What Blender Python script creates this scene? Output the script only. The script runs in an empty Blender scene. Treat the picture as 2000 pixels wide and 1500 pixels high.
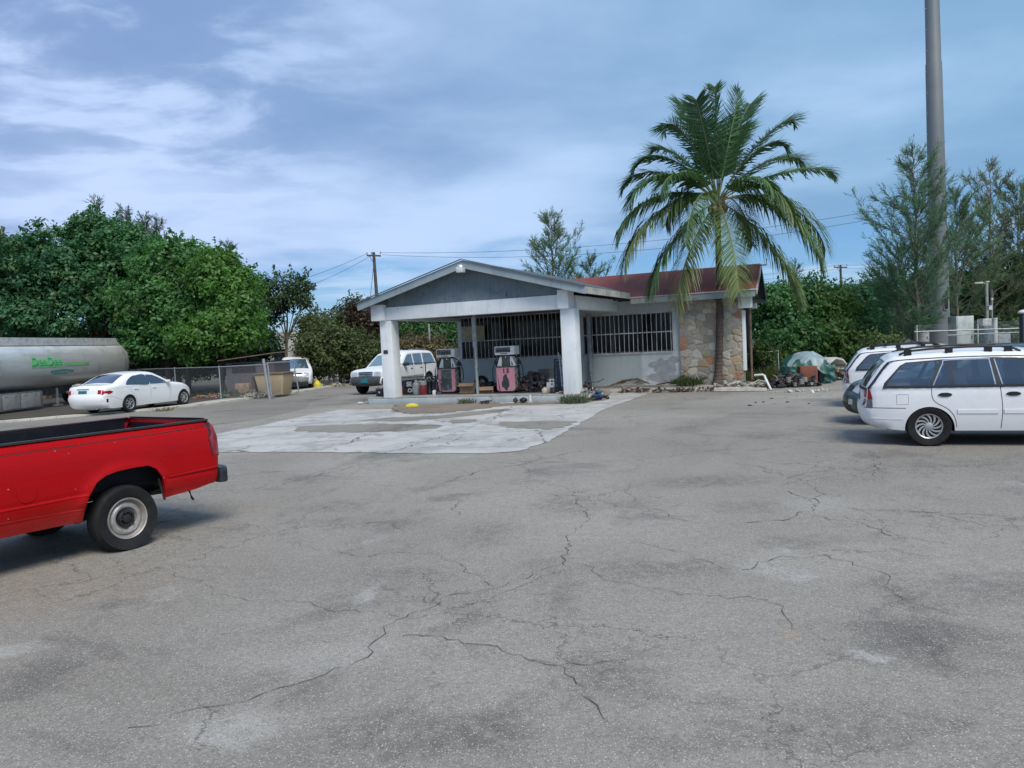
import bpy, bmesh, math, random
import numpy as np
from mathutils import Vector, Matrix
from mathutils.geometry import delaunay_2d_cdt
R = math.radians
SC = bpy.context.scene
COL = SC.collection

# ------------------------------------------------------------------ camera
CAM_H, FOC = 1.8, 1500.0            # eye height (m); focal length in pixels of the 2000 px wide photograph
ROLL, PITCH = R(2.748), R(2.973)
fwd = np.array([0, math.cos(PITCH), -math.sin(PITCH)])
_up0 = np.cross(np.array([1.0, 0, 0]), fwd)
right = math.cos(ROLL) * np.array([1.0, 0, 0]) - math.sin(ROLL) * _up0
upv = math.sin(ROLL) * np.array([1.0, 0, 0]) + math.cos(ROLL) * _up0
cam = bpy.data.objects.new("camera", bpy.data.cameras.new("camera"))
COL.objects.link(cam)
cam.data.sensor_width = 36.0
cam.data.lens = 27.0
cam.data.clip_start = 0.05
cam.data.clip_end = 3000
cam.matrix_world = Matrix(((right[0], upv[0], -fwd[0], 0), (right[1], upv[1], -fwd[1], 0),
                           (right[2], upv[2], -fwd[2], CAM_H), (0, 0, 0, 1)))
SC.camera = cam

# ------------------------------------------------------------------ exposure, sun, sky
SC.view_settings.view_transform = 'Standard'
SC.view_settings.look = 'None'
SC.view_settings.gamma = 1
SC.view_settings.exposure = 0.35
SC.cycles.use_denoising = True
SC.cycles.max_bounces = 6
SC.cycles.transparent_max_bounces = 8
SUN_EL, SUN_AZ = R(52), R(158)      # azimuth clockwise from +Y
sdir = Vector((math.sin(SUN_AZ) * math.cos(SUN_EL), math.cos(SUN_AZ) * math.cos(SUN_EL), math.sin(SUN_EL)))
sun = bpy.data.objects.new("sun", bpy.data.lights.new("sun", 'SUN'))
COL.objects.link(sun)
sun.data.energy = 2.7
sun.data.angle = R(30)
sun.data.color = (1.0, 0.93, 0.83)
sun.rotation_euler = sdir.to_track_quat('Z', 'Y').to_euler()

W = bpy.data.worlds.new("World")
SC.world = W
W.use_nodes = True


class NT:
    """tiny node-tree writer"""
    def __init__(s, tree):
        s.t = tree; s.n = tree.nodes; s.l = tree.links

    def add(s, kind, **kw):
        nd = s.n.new(kind)
        for k, v in kw.items():
            if k.startswith('_'):
                setattr(nd, k[1:], v)
        for k, v in kw.items():
            if k.startswith('_'):
                continue
            key = int(k[1:]) if k[0] == 'i' and k[1:].isdigit() else k.replace('__', ' ')
            sock = nd.inputs[key]
            if isinstance(v, bpy.types.NodeSocket):
                s.l.new(v, sock)
            else:
                sock.default_value = v
        return nd

    def math(s, op, a, b=0.0, c=0.0, clamp=False):
        return s.add('ShaderNodeMath', _operation=op, _use_clamp=clamp, i0=a, i1=b, i2=c).outputs[0]

    def mix(s, f, a, b, blend='MIX'):
        nd = s.n.new('ShaderNodeMix'); nd.data_type = 'RGBA'; nd.blend_type = blend
        for i, v in ((0, f), (6, a), (7, b)):
            if isinstance(v, bpy.types.NodeSocket):
                s.l.new(v, nd.inputs[i])
            elif i == 0:
                nd.inputs[0].default_value = v
            else:
                nd.inputs[i].default_value = (*v, 1) if len(v) == 3 else v
        return nd.outputs[2]

    def smooth(s, x, a, b):
        nd = s.add('ShaderNodeMapRange', _interpolation_type='SMOOTHSTEP', i0=x, i1=a, i2=b, i3=0.0, i4=1.0)
        return nd.outputs[0]

    def noise(s, vec, scale, detail=4, rough=.55, dist=0.0):
        return s.add('ShaderNodeTexNoise', Vector=vec, Scale=scale, Detail=float(detail), Roughness=rough, Distortion=dist).outputs[0]

    def ramp(s, f, stops):
        nd = s.n.new('ShaderNodeValToRGB'); s.l.new(f, nd.inputs[0])
        e = nd.color_ramp.elements
        while len(e) < len(stops):
            e.new(0.5)
        for el, (p, c) in zip(e, stops):
            el.position = p; el.color = (*c, 1)
        return nd.outputs[0]

    def vmul(s, v, xyz):
        return s.add('ShaderNodeVectorMath', _operation='MULTIPLY', i0=v, i1=xyz).outputs[0]


def sky():
    w = NT(W.node_tree)
    w.n.clear()
    out = w.n.new('ShaderNodeOutputWorld')
    bg = w.n.new('ShaderNodeBackground')
    tc = w.n.new('ShaderNodeTexCoord').outputs['Generated']
    sk = w.n.new('ShaderNodeTexSky')
    sk.sky_type = 'NISHITA'; sk.sun_disc = False
    sk.sun_elevation = SUN_EL; sk.sun_rotation = SUN_AZ
    sk.air_density = 1.0; sk.dust_density = 0.6; sk.ozone_density = 2.0
    base = w.mix(1.0, sk.outputs[0], (0.092, 0.098, 0.105), 'MULTIPLY')
    sep = w.add('ShaderNodeSeparateXYZ', i0=tc).outputs
    # a flat cloud deck: project the view direction onto a plane overhead
    zz = w.math('ADD', w.math('MAXIMUM', sep[2], 0.0), 0.10)
    pl = w.add('ShaderNodeCombineXYZ', i0=w.math('DIVIDE', sep[0], zz), i1=w.math('DIVIDE', sep[1], zz), i2=0.0).outputs[0]
    big = w.noise(w.vmul(pl, (.55, .45, 1)), .9, 3, .5, .3)
    mid = w.noise(w.vmul(pl, (.9, .8, 1)), 1.2, 5, .52, .2)
    fine = w.noise(w.vmul(pl, (1.0, 1.25, 1)), 2.2, 6, .55, .25)
    tone = w.math('ADD', w.math('MULTIPLY', big, .55), w.math('ADD', w.math('MULTIPLY', mid, .33), w.math('MULTIPLY', fine, .12)))
    # bluish violet on the left of the sky, more cyan on the right
    side = w.smooth(sep[0], -0.55, 0.55)
    dark = w.mix(side, (.185, .288, .515), (.182, .335, .530))
    lite = w.mix(side, (.460, .575, .815), (.360, .530, .745))
    # the deck is darkest overhead of the shop, paler in a long band low on the left and in streaks high on the left
    band = w.math('MULTIPLY', w.smooth(sep[2], .245, .17), w.smooth(sep[0], .30, -.10))
    def spot(v, width):
        d = w.add('ShaderNodeVectorMath', _operation='DISTANCE', i0=tc, i1=v).outputs['Value']
        return w.smooth(d, width, width * .25)
    streak = w.math('MULTIPLY', spot((-.42, .80, .43), .42), w.smooth(fine, .44, .62))
    streak2 = w.math('MULTIPLY', spot((-.02, .87, .48), .16), w.smooth(fine, .50, .62))
    tone = w.math('ADD', tone, w.math('ADD', w.math('MULTIPLY', band, .13), w.math('ADD', w.math('MULTIPLY', streak, .13), w.math('MULTIPLY', streak2, .10))))
    cloud = w.mix(w.smooth(tone, .405, .675), dark, lite)
    # the deck ends low over the trees and shows clear blue with thin streaks under it
    edge = w.math('ADD', w.math('ADD', sep[2], w.math('MULTIPLY', w.math('SUBTRACT', mid, .5), .16)), w.math('MULTIPLY', side, -.03))
    cover = w.smooth(edge, .060, .125)
    low = w.mix(w.smooth(sep[2], -.01, .10), (.270, .470, .640), (.095, .290, .590))
    low = w.mix(.30, low, base)
    wisp = w.smooth(w.noise(w.vmul(tc, (2.0, 2.0, 18.0)), 1.7, 5, .6, .4), .52, .68)
    low = w.mix(w.math('MULTIPLY', wisp, .7), low, (.44, .58, .74))
    hole = w.math('MULTIPLY', spot((-.60, .77, .20), .11), w.smooth(mid, .40, .52))
    cover = w.math('MULTIPLY', cover, w.math('SUBTRACT', 1.0, w.math('MULTIPLY', hole, .8)))
    col = w.mix(cover, low, cloud)
    w.l.new(col, bg.inputs[0])
    bg.inputs[1].default_value = 1.0
    w.l.new(bg.outputs[0], out.inputs[0])


sky()

# ------------------------------------------------------------------ pixel -> world helpers (photo measured in 2000x1500)
CP = np.array([0, 0, CAM_H])


def ray(x, y):
    return fwd + right * (x - 1000) / FOC + upv * (750 - y) / FOC


def gnd(x, y, z=0.0):
    d = ray(x, y)
    return CP + d * ((z - CAM_H) / d[2])


def at(x, y, Y):
    d = ray(x, y)
    return CP + d * (Y / d[1])


# ------------------------------------------------------------------ object helpers
def tag(o, label=None, cat=None, group=None, kind=None):
    if label: o['label'] = label
    if cat: o['category'] = cat
    if group: o['group'] = group
    if kind: o['kind'] = kind
    return o


def thing(name, label, cat, loc=(0, 0, 0), rotz=0.0, group=None, scale=None):
    o = bpy.data.objects.new(name, None)
    COL.objects.link(o)
    o.location = [float(v) for v in loc]
    o.rotation_euler = (0, 0, rotz)
    if scale: o.scale = (scale,) * 3
    return tag(o, label, cat, group)


def copy_tree(o, parent=None):
    c = o.copy()
    COL.objects.link(c)
    if parent: c.parent = parent
    for ch in [x for x in bpy.data.objects if x.parent == o]:
        copy_tree(ch, c)
    return c


class MB:
    """collects verts/faces for one mesh"""
    def __init__(s):
        s.v = []; s.f = []; s.m = []; s.mi = 0

    def add(s, vs, fs):
        b = len(s.v)
        s.v += [tuple(float(c) for c in p) for p in vs]
        s.f += [tuple(i + b for i in f) for f in fs]
        s.m += [s.mi] * len(fs)
        return s

    def box(s, x0, x1, y0, y1, z0, z1, rot=None, org=None):
        vs = [(x, y, z) for z in (z0, z1) for y in (y0, y1) for x in (x0, x1)]
        if rot is not None:
            M = Matrix.Rotation(rot[0], 3, rot[1]); o = Vector(org or (0, 0, 0))
            vs = [tuple(M @ (Vector(p) - o) + o) for p in vs]
        return s.add(vs, [(0, 2, 3, 1), (4, 5, 7, 6), (0, 1, 5, 4), (2, 6, 7, 3), (0, 4, 6, 2), (1, 3, 7, 5)])

    def beam(s, a, b, w, h, up=(0, 0, 1)):
        a = Vector(a); b = Vector(b); d = (b - a).normalized()
        sd = d.cross(Vector(up))
        if sd.length < 1e-4: sd = d.cross(Vector((1, 0, 0)))
        sd.normalize(); u = sd.cross(d)
        vs = []
        for p in (a, b):
            for i, j in ((-1, -1), (1, -1), (1, 1), (-1, 1)):
                vs.append(p + sd * (i * w / 2) + u * (j * h / 2))
        return s.add(vs, [(3, 2, 1, 0), (4, 5, 6, 7), (0, 1, 5, 4), (1, 2, 6, 5), (2, 3, 7, 6), (3, 0, 4, 7)])

    def tube(s, pts, r, n=8, cap=True):
        pts = [Vector(p) for p in pts]
        rs = r if isinstance(r, (list, tuple)) else [r] * len(pts)
        b = len(s.v); vs = []; fs = []
        ref = Vector((0.0137, 0.0211, 1))
        for i, p in enumerate(pts):
            d = (pts[min(i + 1, len(pts) - 1)] - pts[max(i - 1, 0)])
            d = d.normalized() if d.length > 1e-9 else Vector((0, 0, 1))
            a = d.cross(ref if abs(d.z) < .95 else Vector((1, .013, 0))).normalized(); c = a.cross(d)
            for k in range(n):
                t = 2 * math.pi * k / n
                vs.append(p + (a * math.cos(t) + c * math.sin(t)) * rs[i])
        for i in range(len(pts) - 1):
            for k in range(n):
                k2 = (k + 1) % n
                fs.append((i * n + k, i * n + k2, (i + 1) * n + k2, (i + 1) * n + k))
        if cap:
            fs.append(tuple(range(n))[::-1]); fs.append(tuple((len(pts) - 1) * n + k for k in range(n)))
        return s.add(vs, fs)

    def lathe(s, prof, n=24, axis='z', org=(0, 0, 0), cap=False):
        """prof: (radius, height) pairs"""
        vs = []; fs = []; m = len(prof)
        for k in range(n):
            t = 2 * math.pi * k / n; c, sn = math.cos(t), math.sin(t)
            for r, h in prof:
                if axis == 'z': p = (r * c, r * sn, h)
                elif axis == 'y': p = (r * c, h, r * sn)
                else: p = (h, r * c, r * sn)
                vs.append((p[0] + org[0], p[1] + org[1], p[2] + org[2]))
        for k in range(n):
            k2 = (k + 1) % n
            for i in range(m - 1):
                fs.append((k * m + i, k2 * m + i, k2 * m + i + 1, k * m + i + 1))
        if cap:
            fs.append(tuple(k * m for k in range(n))); fs.append(tuple(k * m + m - 1 for k in range(n)))
        return s.add(vs, fs)

    def prism(s, poly, axis, a0, a1):
        """extrude a 2-D polygon along an axis; poly in the other two coords (xz for y, yz for x, xy for z)"""
        n = len(poly)
        def P(p, a):
            return {'y': (p[0], a, p[1]), 'x': (a, p[0], p[1]), 'z': (p[0], p[1], a)}[axis]
        vs = [P(p, a0) for p in poly] + [P(p, a1) for p in poly]
        fs = [tuple(range(n))[::-1], tuple(range(n, 2 * n))]
        fs += [(i, (i + 1) % n, n + (i + 1) % n, n + i) for i in range(n)]
        return s.add(vs, fs)

    def rock(s, c, r, rng, flat=1.0):
        bm = bmesh.new(); bmesh.ops.create_icosphere(bm, subdivisions=1, radius=1)
        sx = [r * rng.uniform(.6, 1.3), r * rng.uniform(.6, 1.3), r * rng.uniform(.5, 1.0) * flat]
        a = rng.uniform(0, 6.3)
        vs = []
        for v in bm.verts:
            j = rng.uniform(.75, 1.2)
            x, y, z = v.co.x * sx[0] * j, v.co.y * sx[1] * j, v.co.z * sx[2] * j
            vs.append((c[0] + x * math.cos(a) - y * math.sin(a), c[1] + x * math.sin(a) + y * math.cos(a), c[2] + z))
        bm.verts.index_update()
        s.add(vs, [tuple(v.index for v in f.verts) for f in bm.faces]); bm.free()
        return s

    def build(s, name, mats, parent=None, bevel=0.0, smooth=None, loc=None, rotz=None, doubles=False, recalc=True):
        me = bpy.data.meshes.new(name)
        me.from_pydata(s.v, [], s.f)
        if not isinstance(mats, (list, tuple)): mats = [mats]
        for m in mats: me.materials.append(m)
        if len(mats) > 1: me.polygons.foreach_set('material_index', s.m)
        if bevel or doubles or recalc or smooth is not None:
            bm = bmesh.new(); bm.from_mesh(me)
            if doubles: bmesh.ops.remove_doubles(bm, verts=bm.verts, dist=2e-4)
            if recalc: bmesh.ops.recalc_face_normals(bm, faces=bm.faces)
            if bevel:
                es = [e for e in bm.edges if len(e.link_faces) == 2 and e.calc_face_angle(0) > R(40)]
                bmesh.ops.bevel(bm, geom=es, offset=bevel, segments=2, profile=.6, affect='EDGES', clamp_overlap=True)
            if smooth is not None or bevel:
                th = R(smooth if smooth is not None else 38)
                for f in bm.faces: f.smooth = True
                for e in bm.edges:
                    if len(e.link_faces) == 2 and e.calc_face_angle(0) > th: e.smooth = False
            bm.to_mesh(me); bm.free()
        o = bpy.data.objects.new(name, me)
        COL.objects.link(o)
        if parent: o.parent = parent
        if loc is not None: o.location = [float(v) for v in loc]
        if rotz is not None: o.rotation_euler = (0, 0, rotz)
        return o


def raw_mesh(name, V, F, mat, parent=None, cols=None):
    """numpy quads/tris -> object (fast path for foliage)"""
    me = bpy.data.meshes.new(name)
    V = np.asarray(V, np.float32); F = np.asarray(F, np.int32)
    k = F.shape[1]
    me.vertices.add(len(V)); me.vertices.foreach_set('co', V.ravel())
    me.loops.add(F.size); me.loops.foreach_set('vertex_index', F.ravel())
    me.polygons.add(len(F))
    me.polygons.foreach_set('loop_start', np.arange(0, F.size, k, dtype=np.int32))
    me.update(calc_edges=True)
    if cols is not None:
        at_ = me.color_attributes.new('Col', 'FLOAT_COLOR', 'POINT')
        c4 = np.ones((len(V), 4), np.float32); c4[:, :3] = cols
        at_.data.foreach_set('color', c4.ravel())
    me.materials.append(mat)
    o = bpy.data.objects.new(name, me)
    COL.objects.link(o)
    if parent: o.parent = parent
    return o


# ------------------------------------------------------------------ materials
def newmat(name):
    m = bpy.data.materials.new(name); m.use_nodes = True
    t = NT(m.node_tree)
    return m, t, t.n['Principled BSDF']


def setb(t, b, **kw):
    for k, v in kw.items():
        key = k.replace('__', ' ')
        if isinstance(v, bpy.types.NodeSocket): t.l.new(v, b.inputs[key])
        elif key == 'Base Color' and len(v) == 3: b.inputs[key].default_value = (*v, 1)
        else: b.inputs[key].default_value = v


def bump(t, b, h, strength=.3, dist=.02):
    nd = t.add('ShaderNodeBump', Strength=strength, Distance=dist, Height=h)
    t.l.new(nd.outputs[0], b.inputs['Normal'])


_mc = {}


def M(name, col, rough=.6, metal=0.0, var=.15, scale=6.0, col2=None, amt=.5, bmp=0.0, bscale=40.0, coat=0.0, spec=.5):
    """plain painted / plastic / metal surface with blotches of a second colour (dirt, fading)"""
    if name in _mc: return _mc[name]
    m, t, b = newmat(name)
    oc = t.n.new('ShaderNodeTexCoord').outputs['Object']
    n1 = t.noise(oc, scale, 6, .62, .3)
    c2 = col2 or tuple(c * (1 - var * 1.6) for c in col)
    f = t.math('MULTIPLY', t.smooth(n1, .42, .68), amt if col2 else 1.0)
    n2 = t.noise(oc, scale * 5, 4, .6)
    base = t.mix(f, col, c2)
    base = t.mix(t.math('MULTIPLY', n2, var), base, tuple(c * .55 for c in col))
    setb(t, b, Base__Color=base, Metallic=metal, Coat__Weight=coat, Coat__Roughness=.08)
    b.inputs['Specular IOR Level'].default_value = spec
    rr = t.math('ADD', rough - .06, t.math('MULTIPLY', n1, .14))
    t.l.new(rr, b.inputs['Roughness'])
    if bmp: bump(t, b, t.noise(oc, bscale, 5, .65), bmp, .01)
    _mc[name] = m
    return m


def glass(name, tint=(.02, .03, .035), refl=.25, rtint=(.8, .9, 1.0)):
    """dark car / shop glass seen from outside: tinted body colour under a mirror-like sheen"""
    if name in _mc: return _mc[name]
    m, t, b = newmat(name)
    setb(t, b, Base__Color=tint, Roughness=.04)
    b.inputs['Specular IOR Level'].default_value = .6
    g = t.add('ShaderNodeBsdfGlossy', Color=(*rtint, 1), Roughness=.03)
    lw = t.add('ShaderNodeLayerWeight', Blend=.35).outputs['Facing']
    f = t.math('ADD', refl, t.math('MULTIPLY', lw, .45), clamp=True)
    mx = t.add('ShaderNodeMixShader', i0=f, i1=b.outputs[0], i2=g.outputs[0])
    t.l.new(mx.outputs[0], t.n['Material Output'].inputs[0])
    _mc[name] = m
    return m


def leafmat(name, trans=.35, rough=.5):
    if name in _mc: return _mc[name]
    m, t, b = newmat(name)
    ca = t.add('ShaderNodeVertexColor', _layer_name='Col').outputs[0]
    setb(t, b, Base__Color=ca, Roughness=rough)
    b.inputs['Specular IOR Level'].default_value = .35
    tr = t.add('ShaderNodeBsdfTranslucent', Color=t.mix(1.0, ca, (1.15, 1.25, .6), 'MULTIPLY'))
    mx = t.add('ShaderNodeMixShader', i0=trans, i1=b.outputs[0], i2=tr.outputs[0])
    t.l.new(mx.outputs[0], t.n['Material Output'].inputs[0])
    _mc[name] = m
    return m


def vcolmat(name, rough=.8, nscale=25.0, amt=.35, bmp=.3):
    """surface whose pieces carry their own colour (stones, junk bits)"""
    if name in _mc: return _mc[name]
    m, t, b = newmat(name)
    oc = t.n.new('ShaderNodeTexCoord').outputs['Object']
    ca = t.add('ShaderNodeVertexColor', _layer_name='Col').outputs[0]
    n = t.noise(oc, nscale, 6, .65)
    setb(t, b, Base__Color=t.mix(t.math('MULTIPLY', t.smooth(n, .35, .7), amt), ca, t.mix(1.0, ca, (.45, .45, .45), 'MULTIPLY')), Roughness=rough)
    bump(t, b, n, bmp, .01)
    _mc[name] = m
    return m


BLACK = M('black_plastic', (.012, .012, .014), .5, var=.3)
RUBBER = M('tyre_rubber', (.014, .014, .016), .8, var=.3, col2=(.034, .032, .03), amt=.5, scale=9, spec=.25)
CHROME = M('chrome', (.75, .76, .78), .18, 1.0, var=.2)
STEEL = M('galvanised_steel', (.42, .45, .47), .5, .6, var=.25, col2=(.30, .29, .27), amt=.6)
DARKMETAL = M('dark_metal', (.03, .03, .034), .5, .4, var=.3, col2=(.06, .04, .03), amt=.4)
SEAM = M('panel_gap', (.03, .032, .036), .7)
WELL = M('wheel_well', (.008, .008, .009), .9)
# ------------------------------------------------------------------ ground
def asphalt(name, tint=(1, 1, 1), spark=1.0, crackk=1.0, stains=()):
    m, t, b = newmat(name)
    oc = t.n.new('ShaderNodeTexCoord').outputs['Object']
    big = t.noise(oc, .16, 5, .6, .4)
    med = t.noise(t.vmul(oc, (.8, 1.0, 1)), .75, 6, .65, .6)
    fin = t.noise(oc, 9, 6, .7)
    col = t.ramp(big, [(.30, (.190, .176, .155)), (.52, (.262, .247, .222)), (.72, (.335, .318, .288))])
    # dark oily blotches, pale scuffs
    blk = t.noise(t.vmul(oc, (1.0, .7, 1)), .32, 7, .72, 1.2)
    col = t.mix(t.math('MULTIPLY', t.smooth(blk, .54, .66), .55), col, (.120, .115, .108))
    col = t.mix(t.math('MULTIPLY', t.smooth(med, .54, .68), .60), col, (.105, .100, .094))
    pale = t.smooth(t.noise(t.vmul(oc, (1.1, 1.0, 1)), .55, 6, .68, .8), .60, .74)
    col = t.mix(t.math('MULTIPLY', pale, .55), col, (.43, .425, .415))
    # oil stains and pale scuffs that lie where the lot has them
    sn = t.add('ShaderNodeTexNoise', Vector=oc, Scale=2.2, Detail=6.0, Roughness=.72)
    so = t.add('ShaderNodeVectorMath', _operation='MULTIPLY_ADD', i0=sn.outputs['Color'], i1=(.9, .9, 0), i2=oc).outputs[0]
    for (x, y, rx, ry, c, k) in stains:
        d = t.add('ShaderNodeVectorMath', _operation='MULTIPLY_ADD', i0=so, i1=(1 / rx, 1 / ry, 0), i2=(-(x + .45) / rx, -(y + .45) / ry, 0)).outputs[0]
        ln = t.add('ShaderNodeVectorMath', _operation='LENGTH', i0=d).outputs['Value']
        f = t.math('MULTIPLY', t.smooth(ln, 1.25, .25), t.smooth(fin, .25, .60))
        col = t.mix(t.math('MULTIPLY', f, k * .82), col, c)
    brown = t.smooth(t.noise(oc, .11, 3, .5), .56, .70)
    col = t.mix(t.math('MULTIPLY', brown, .35), col, (.24, .205, .16))
    col = t.mix(t.math('MULTIPLY', t.math('SUBTRACT', fin, .45), 1.1), col, (.10, .10, .10))
    g1 = t.noise(t.vmul(oc, (1, 1, 0)), 34, 2, .6); g2 = t.noise(t.vmul(oc, (1, 1, 0)), 90, 2, .7)
    gr = t.math('ADD', .30, t.math('ADD', t.math('MULTIPLY', g1, .75), t.math('MULTIPLY', g2, .65)))
    col = t.mix(1.0, col, t.add('ShaderNodeCombineColor', i0=gr, i1=gr, i2=gr).outputs[0], 'MULTIPLY')
    # aggregate: pale and dark chips
    for sc, th, c, k in ((75, .30, (.52, .50, .46), .60), (40, .15, (.66, .64, .59), .65), (85, .30, (.06, .058, .055), .65), (120, .30, (.50, .48, .45), .5)):
        vo = t.add('ShaderNodeTexVoronoi', Vector=t.vmul(oc, (1, 1, 0)), Scale=float(sc), Randomness=1.0)
        chip = t.math('LESS_THAN', vo.outputs['Distance'], th)
        pick = t.math('GREATER_THAN', t.add('ShaderNodeSeparateColor', i0=vo.outputs['Color']).outputs[0], .62)
        col = t.mix(t.math('MULTIPLY', t.math('MULTIPLY', chip, pick), k * spark), col, c)
    # crack network, only in places
    wob = t.add('ShaderNodeTexNoise', Vector=oc, Scale=1.6, Detail=5.0, Roughness=.7)
    wv = t.add('ShaderNodeVectorMath', _operation='MULTIPLY_ADD', i0=wob.outputs['Color'], i1=(.75, .75, 0), i2=oc).outputs[0]
    h = fin
    for sc, wd, lo in ((.55, .0060, .46), (1.5, .0095, .51), (3.6, .016, .55)):
        ve = t.add('ShaderNodeTexVoronoi', _feature='DISTANCE_TO_EDGE', Vector=t.vmul(wv, (1, 1, 0)), Scale=sc)
        ln = t.math('SUBTRACT', 1.0, t.smooth(ve.outputs['Distance'], wd * .25, wd))
        mk = t.smooth(t.noise(oc, .33, 3, .5), lo, lo + .08)
        ln = t.math('MULTIPLY', ln, mk)
        col = t.mix(t.math('MULTIPLY', ln, .50 * crackk), col, (.045, .043, .04))
    col = t.mix(1.0, col, tint, 'MULTIPLY')
    col = t.mix(1.0, col, (1.0, .985, .955), 'MULTIPLY')
    setb(t, b, Base__Color=col, Roughness=.88)
    b.inputs['Specular IOR Level'].default_value = .3
    bump(t, b, t.math('ADD', fin, t.noise(oc, 60, 3, .7)), .35, .012)
    return m


def concrete(name, c0=(.50, .49, .47), c1=(.36, .35, .33), dirt=.5, sc=1.0):
    m, t, b = newmat(name)
    oc = t.n.new('ShaderNodeTexCoord').outputs['Object']
    n1 = t.noise(oc, .9 * sc, 7, .68, .5); n2 = t.noise(t.vmul(oc, (1, .45, 1)), 2.4 * sc, 6, .7, .8)
    n3 = t.noise(oc, 22 * sc, 5, .7)
    col = t.mix(t.smooth(n1, .38, .66), c0, c1)
    col = t.mix(t.math('MULTIPLY', t.smooth(n2, .54, .70), dirt), col, tuple(c * .42 for c in c1))
    col = t.mix(t.math('MULTIPLY', n3, .3), col, tuple(c * .6 for c in c1))
    wob = t.add('ShaderNodeTexNoise', Vector=oc, Scale=2.0, Detail=5.0, Roughness=.7)
    wv = t.add('ShaderNodeVectorMath', _operation='MULTIPLY_ADD', i0=wob.outputs['Color'], i1=(.5, .5, 0), i2=oc).outputs[0]
    ve = t.add('ShaderNodeTexVoronoi', _feature='DISTANCE_TO_EDGE', Vector=t.vmul(wv, (1, 1, 0)), Scale=.5 * sc)
    ln = t.math('SUBTRACT', 1.0, t.smooth(ve.outputs['Distance'], .003, .011))
    ln = t.math('MULTIPLY', ln, t.smooth(t.noise(oc, .5, 3), .44, .56))
    col = t.mix(t.math('MULTIPLY', ln, .85), col, (.06, .058, .05))
    setb(t, b, Base__Color=col, Roughness=.85)
    bump(t, b, t.math('ADD', n3, n2), .3, .01)
    return m


def sheet(name, poly, z, mat, kind='structure'):
    """flat irregular sheet at height z"""
    mb = MB(); mb.add([(p[0], p[1], z) for p in poly], [tuple(range(len(poly)))])
    o = mb.build(name, mat, recalc=False)
    if o.data.polygons[0].normal.z < 0: o.data.flip_normals()
    return tag(o, kind=kind)


def ragged(poly, amp, seg, seed, close=True):
    """resample a polygon's edges and jitter them so the edge looks broken"""
    rng = random.Random(seed); out = []; n = len(poly)
    for i in range(n if close else n - 1):
        a, b = Vector(poly[i][:2]), Vector(poly[(i + 1) % n][:2])
        L = (b - a).length; k = max(1, int(L / seg))
        nv = Vector((-(b - a).y, (b - a).x)).normalized()
        for j in range(k):
            f = j / k
            p = a.lerp(b, f)
            if j: p = p + nv * rng.uniform(-amp, amp)
            out.append((p.x, p.y))
    return out


m_, t_, b_ = newmat('scrub_soil')
oc_ = t_.n.new('ShaderNodeTexCoord').outputs['Object']
c_ = t_.mix(t_.smooth(t_.noise(oc_, .5, 6, .65), .4, .65), (.16, .135, .095), (.075, .085, .04))
setb(t_, b_, Base__Color=t_.mix(t_.noise(oc_, 8, 5, .7), c_, (.05, .05, .03)), Roughness=.95)
sheet('ground', [(-900, -400), (900, -400), (900, 1400), (-900, 1400)], 0.0, m_)

DKS, PLS, BRS = (.085, .080, .074), (.46, .45, .43), (.21, .165, .11)
stains = [(*gnd(px, py)[:2], rx, ry, c, k) for px, py, rx, ry, c, k in (
    (1380, 940, .9, .5, DKS, .55), (1765, 1165, .16, .45, DKS, .75), (1800, 1270, .14, .40, DKS, .7), (1850, 1250, .35, .3, DKS, .55), (1950, 1150, .6, .35, DKS, .45),
    (780, 1440, .55, .28, DKS, .60), (960, 1420, .35, .3, DKS, .55), (1190, 1320, .40, .35, DKS, .55), (1290, 1110, .7, .35, DKS, .55), (1090, 1165, .18, .5, DKS, .5),
    (800, 1125, .5, .25, DKS, .5), (240, 1182, .3, .15, DKS, .6), (650, 990, .6, .4, DKS, .4), (1095, 985, .35, .7, DKS, .5), (1455, 990, .5, .3, DKS, .4), (1570, 1060, .5, .3, DKS, .4),
    (940, 1040, .35, .6, DKS, .45), (1700, 1420, .6, .25, DKS, .5), (1220, 985, .4, .3, DKS, .4), (770, 1022, .5, .3, DKS, .45), (1350, 1440, .5, .2, DKS, .45),
    (430, 1425, .34, .22, PLS, .65), (1705, 1285, .10, .12, PLS, .85), (10, 1275, .3, .2, PLS, .6), (600, 1290, .7, .3, PLS, .35), (1600, 985, .5, .5, PLS, .35), (1530, 1240, .1, .1, (.36, .27, .18), .6),
    (100, 1150, 1.2, .8, BRS, .45), (420, 1000, 1.0, .7, BRS, .3))]
ASPH = asphalt('asphalt', stains=stains)
KERB = [(-60, -10), (-30, 14.6), (-16.91, 25.24), (-14.4, 27.1), (-12.66, 28.64), (-11.7, 30.4), (-11.18, 32.16), (-10.4, 34.2), (-9.9, 36.5), (-9.3, 41), (-8.6, 47), (-8, 62)]
lot = KERB + [(-1, 62), (4, 45), (8.2, 31.0), (8.6, 27.4), (9.2, 26.6), (10.6, 28.2), (13.5, 30.6), (17, 31.5), (60, 33), (60, -25), (-60, -25)]
sheet('parking_lot', lot, 0.004, ASPH)
STREET = asphalt('street_asphalt', (.86, .85, .84), .35, .6)
st = [(-60, -10.2)] + KERB[1:] + [(-3.4, 62), (-4.6, 45), (-6.6, 36), (-7.6, 29), (-6.9, 25.4), (-7.2, 22.2), (-9.5, 18.6), (-16, 12.5), (-30, 3), (-60, -16)]
sheet('street', st, 0.008, STREET)

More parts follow.
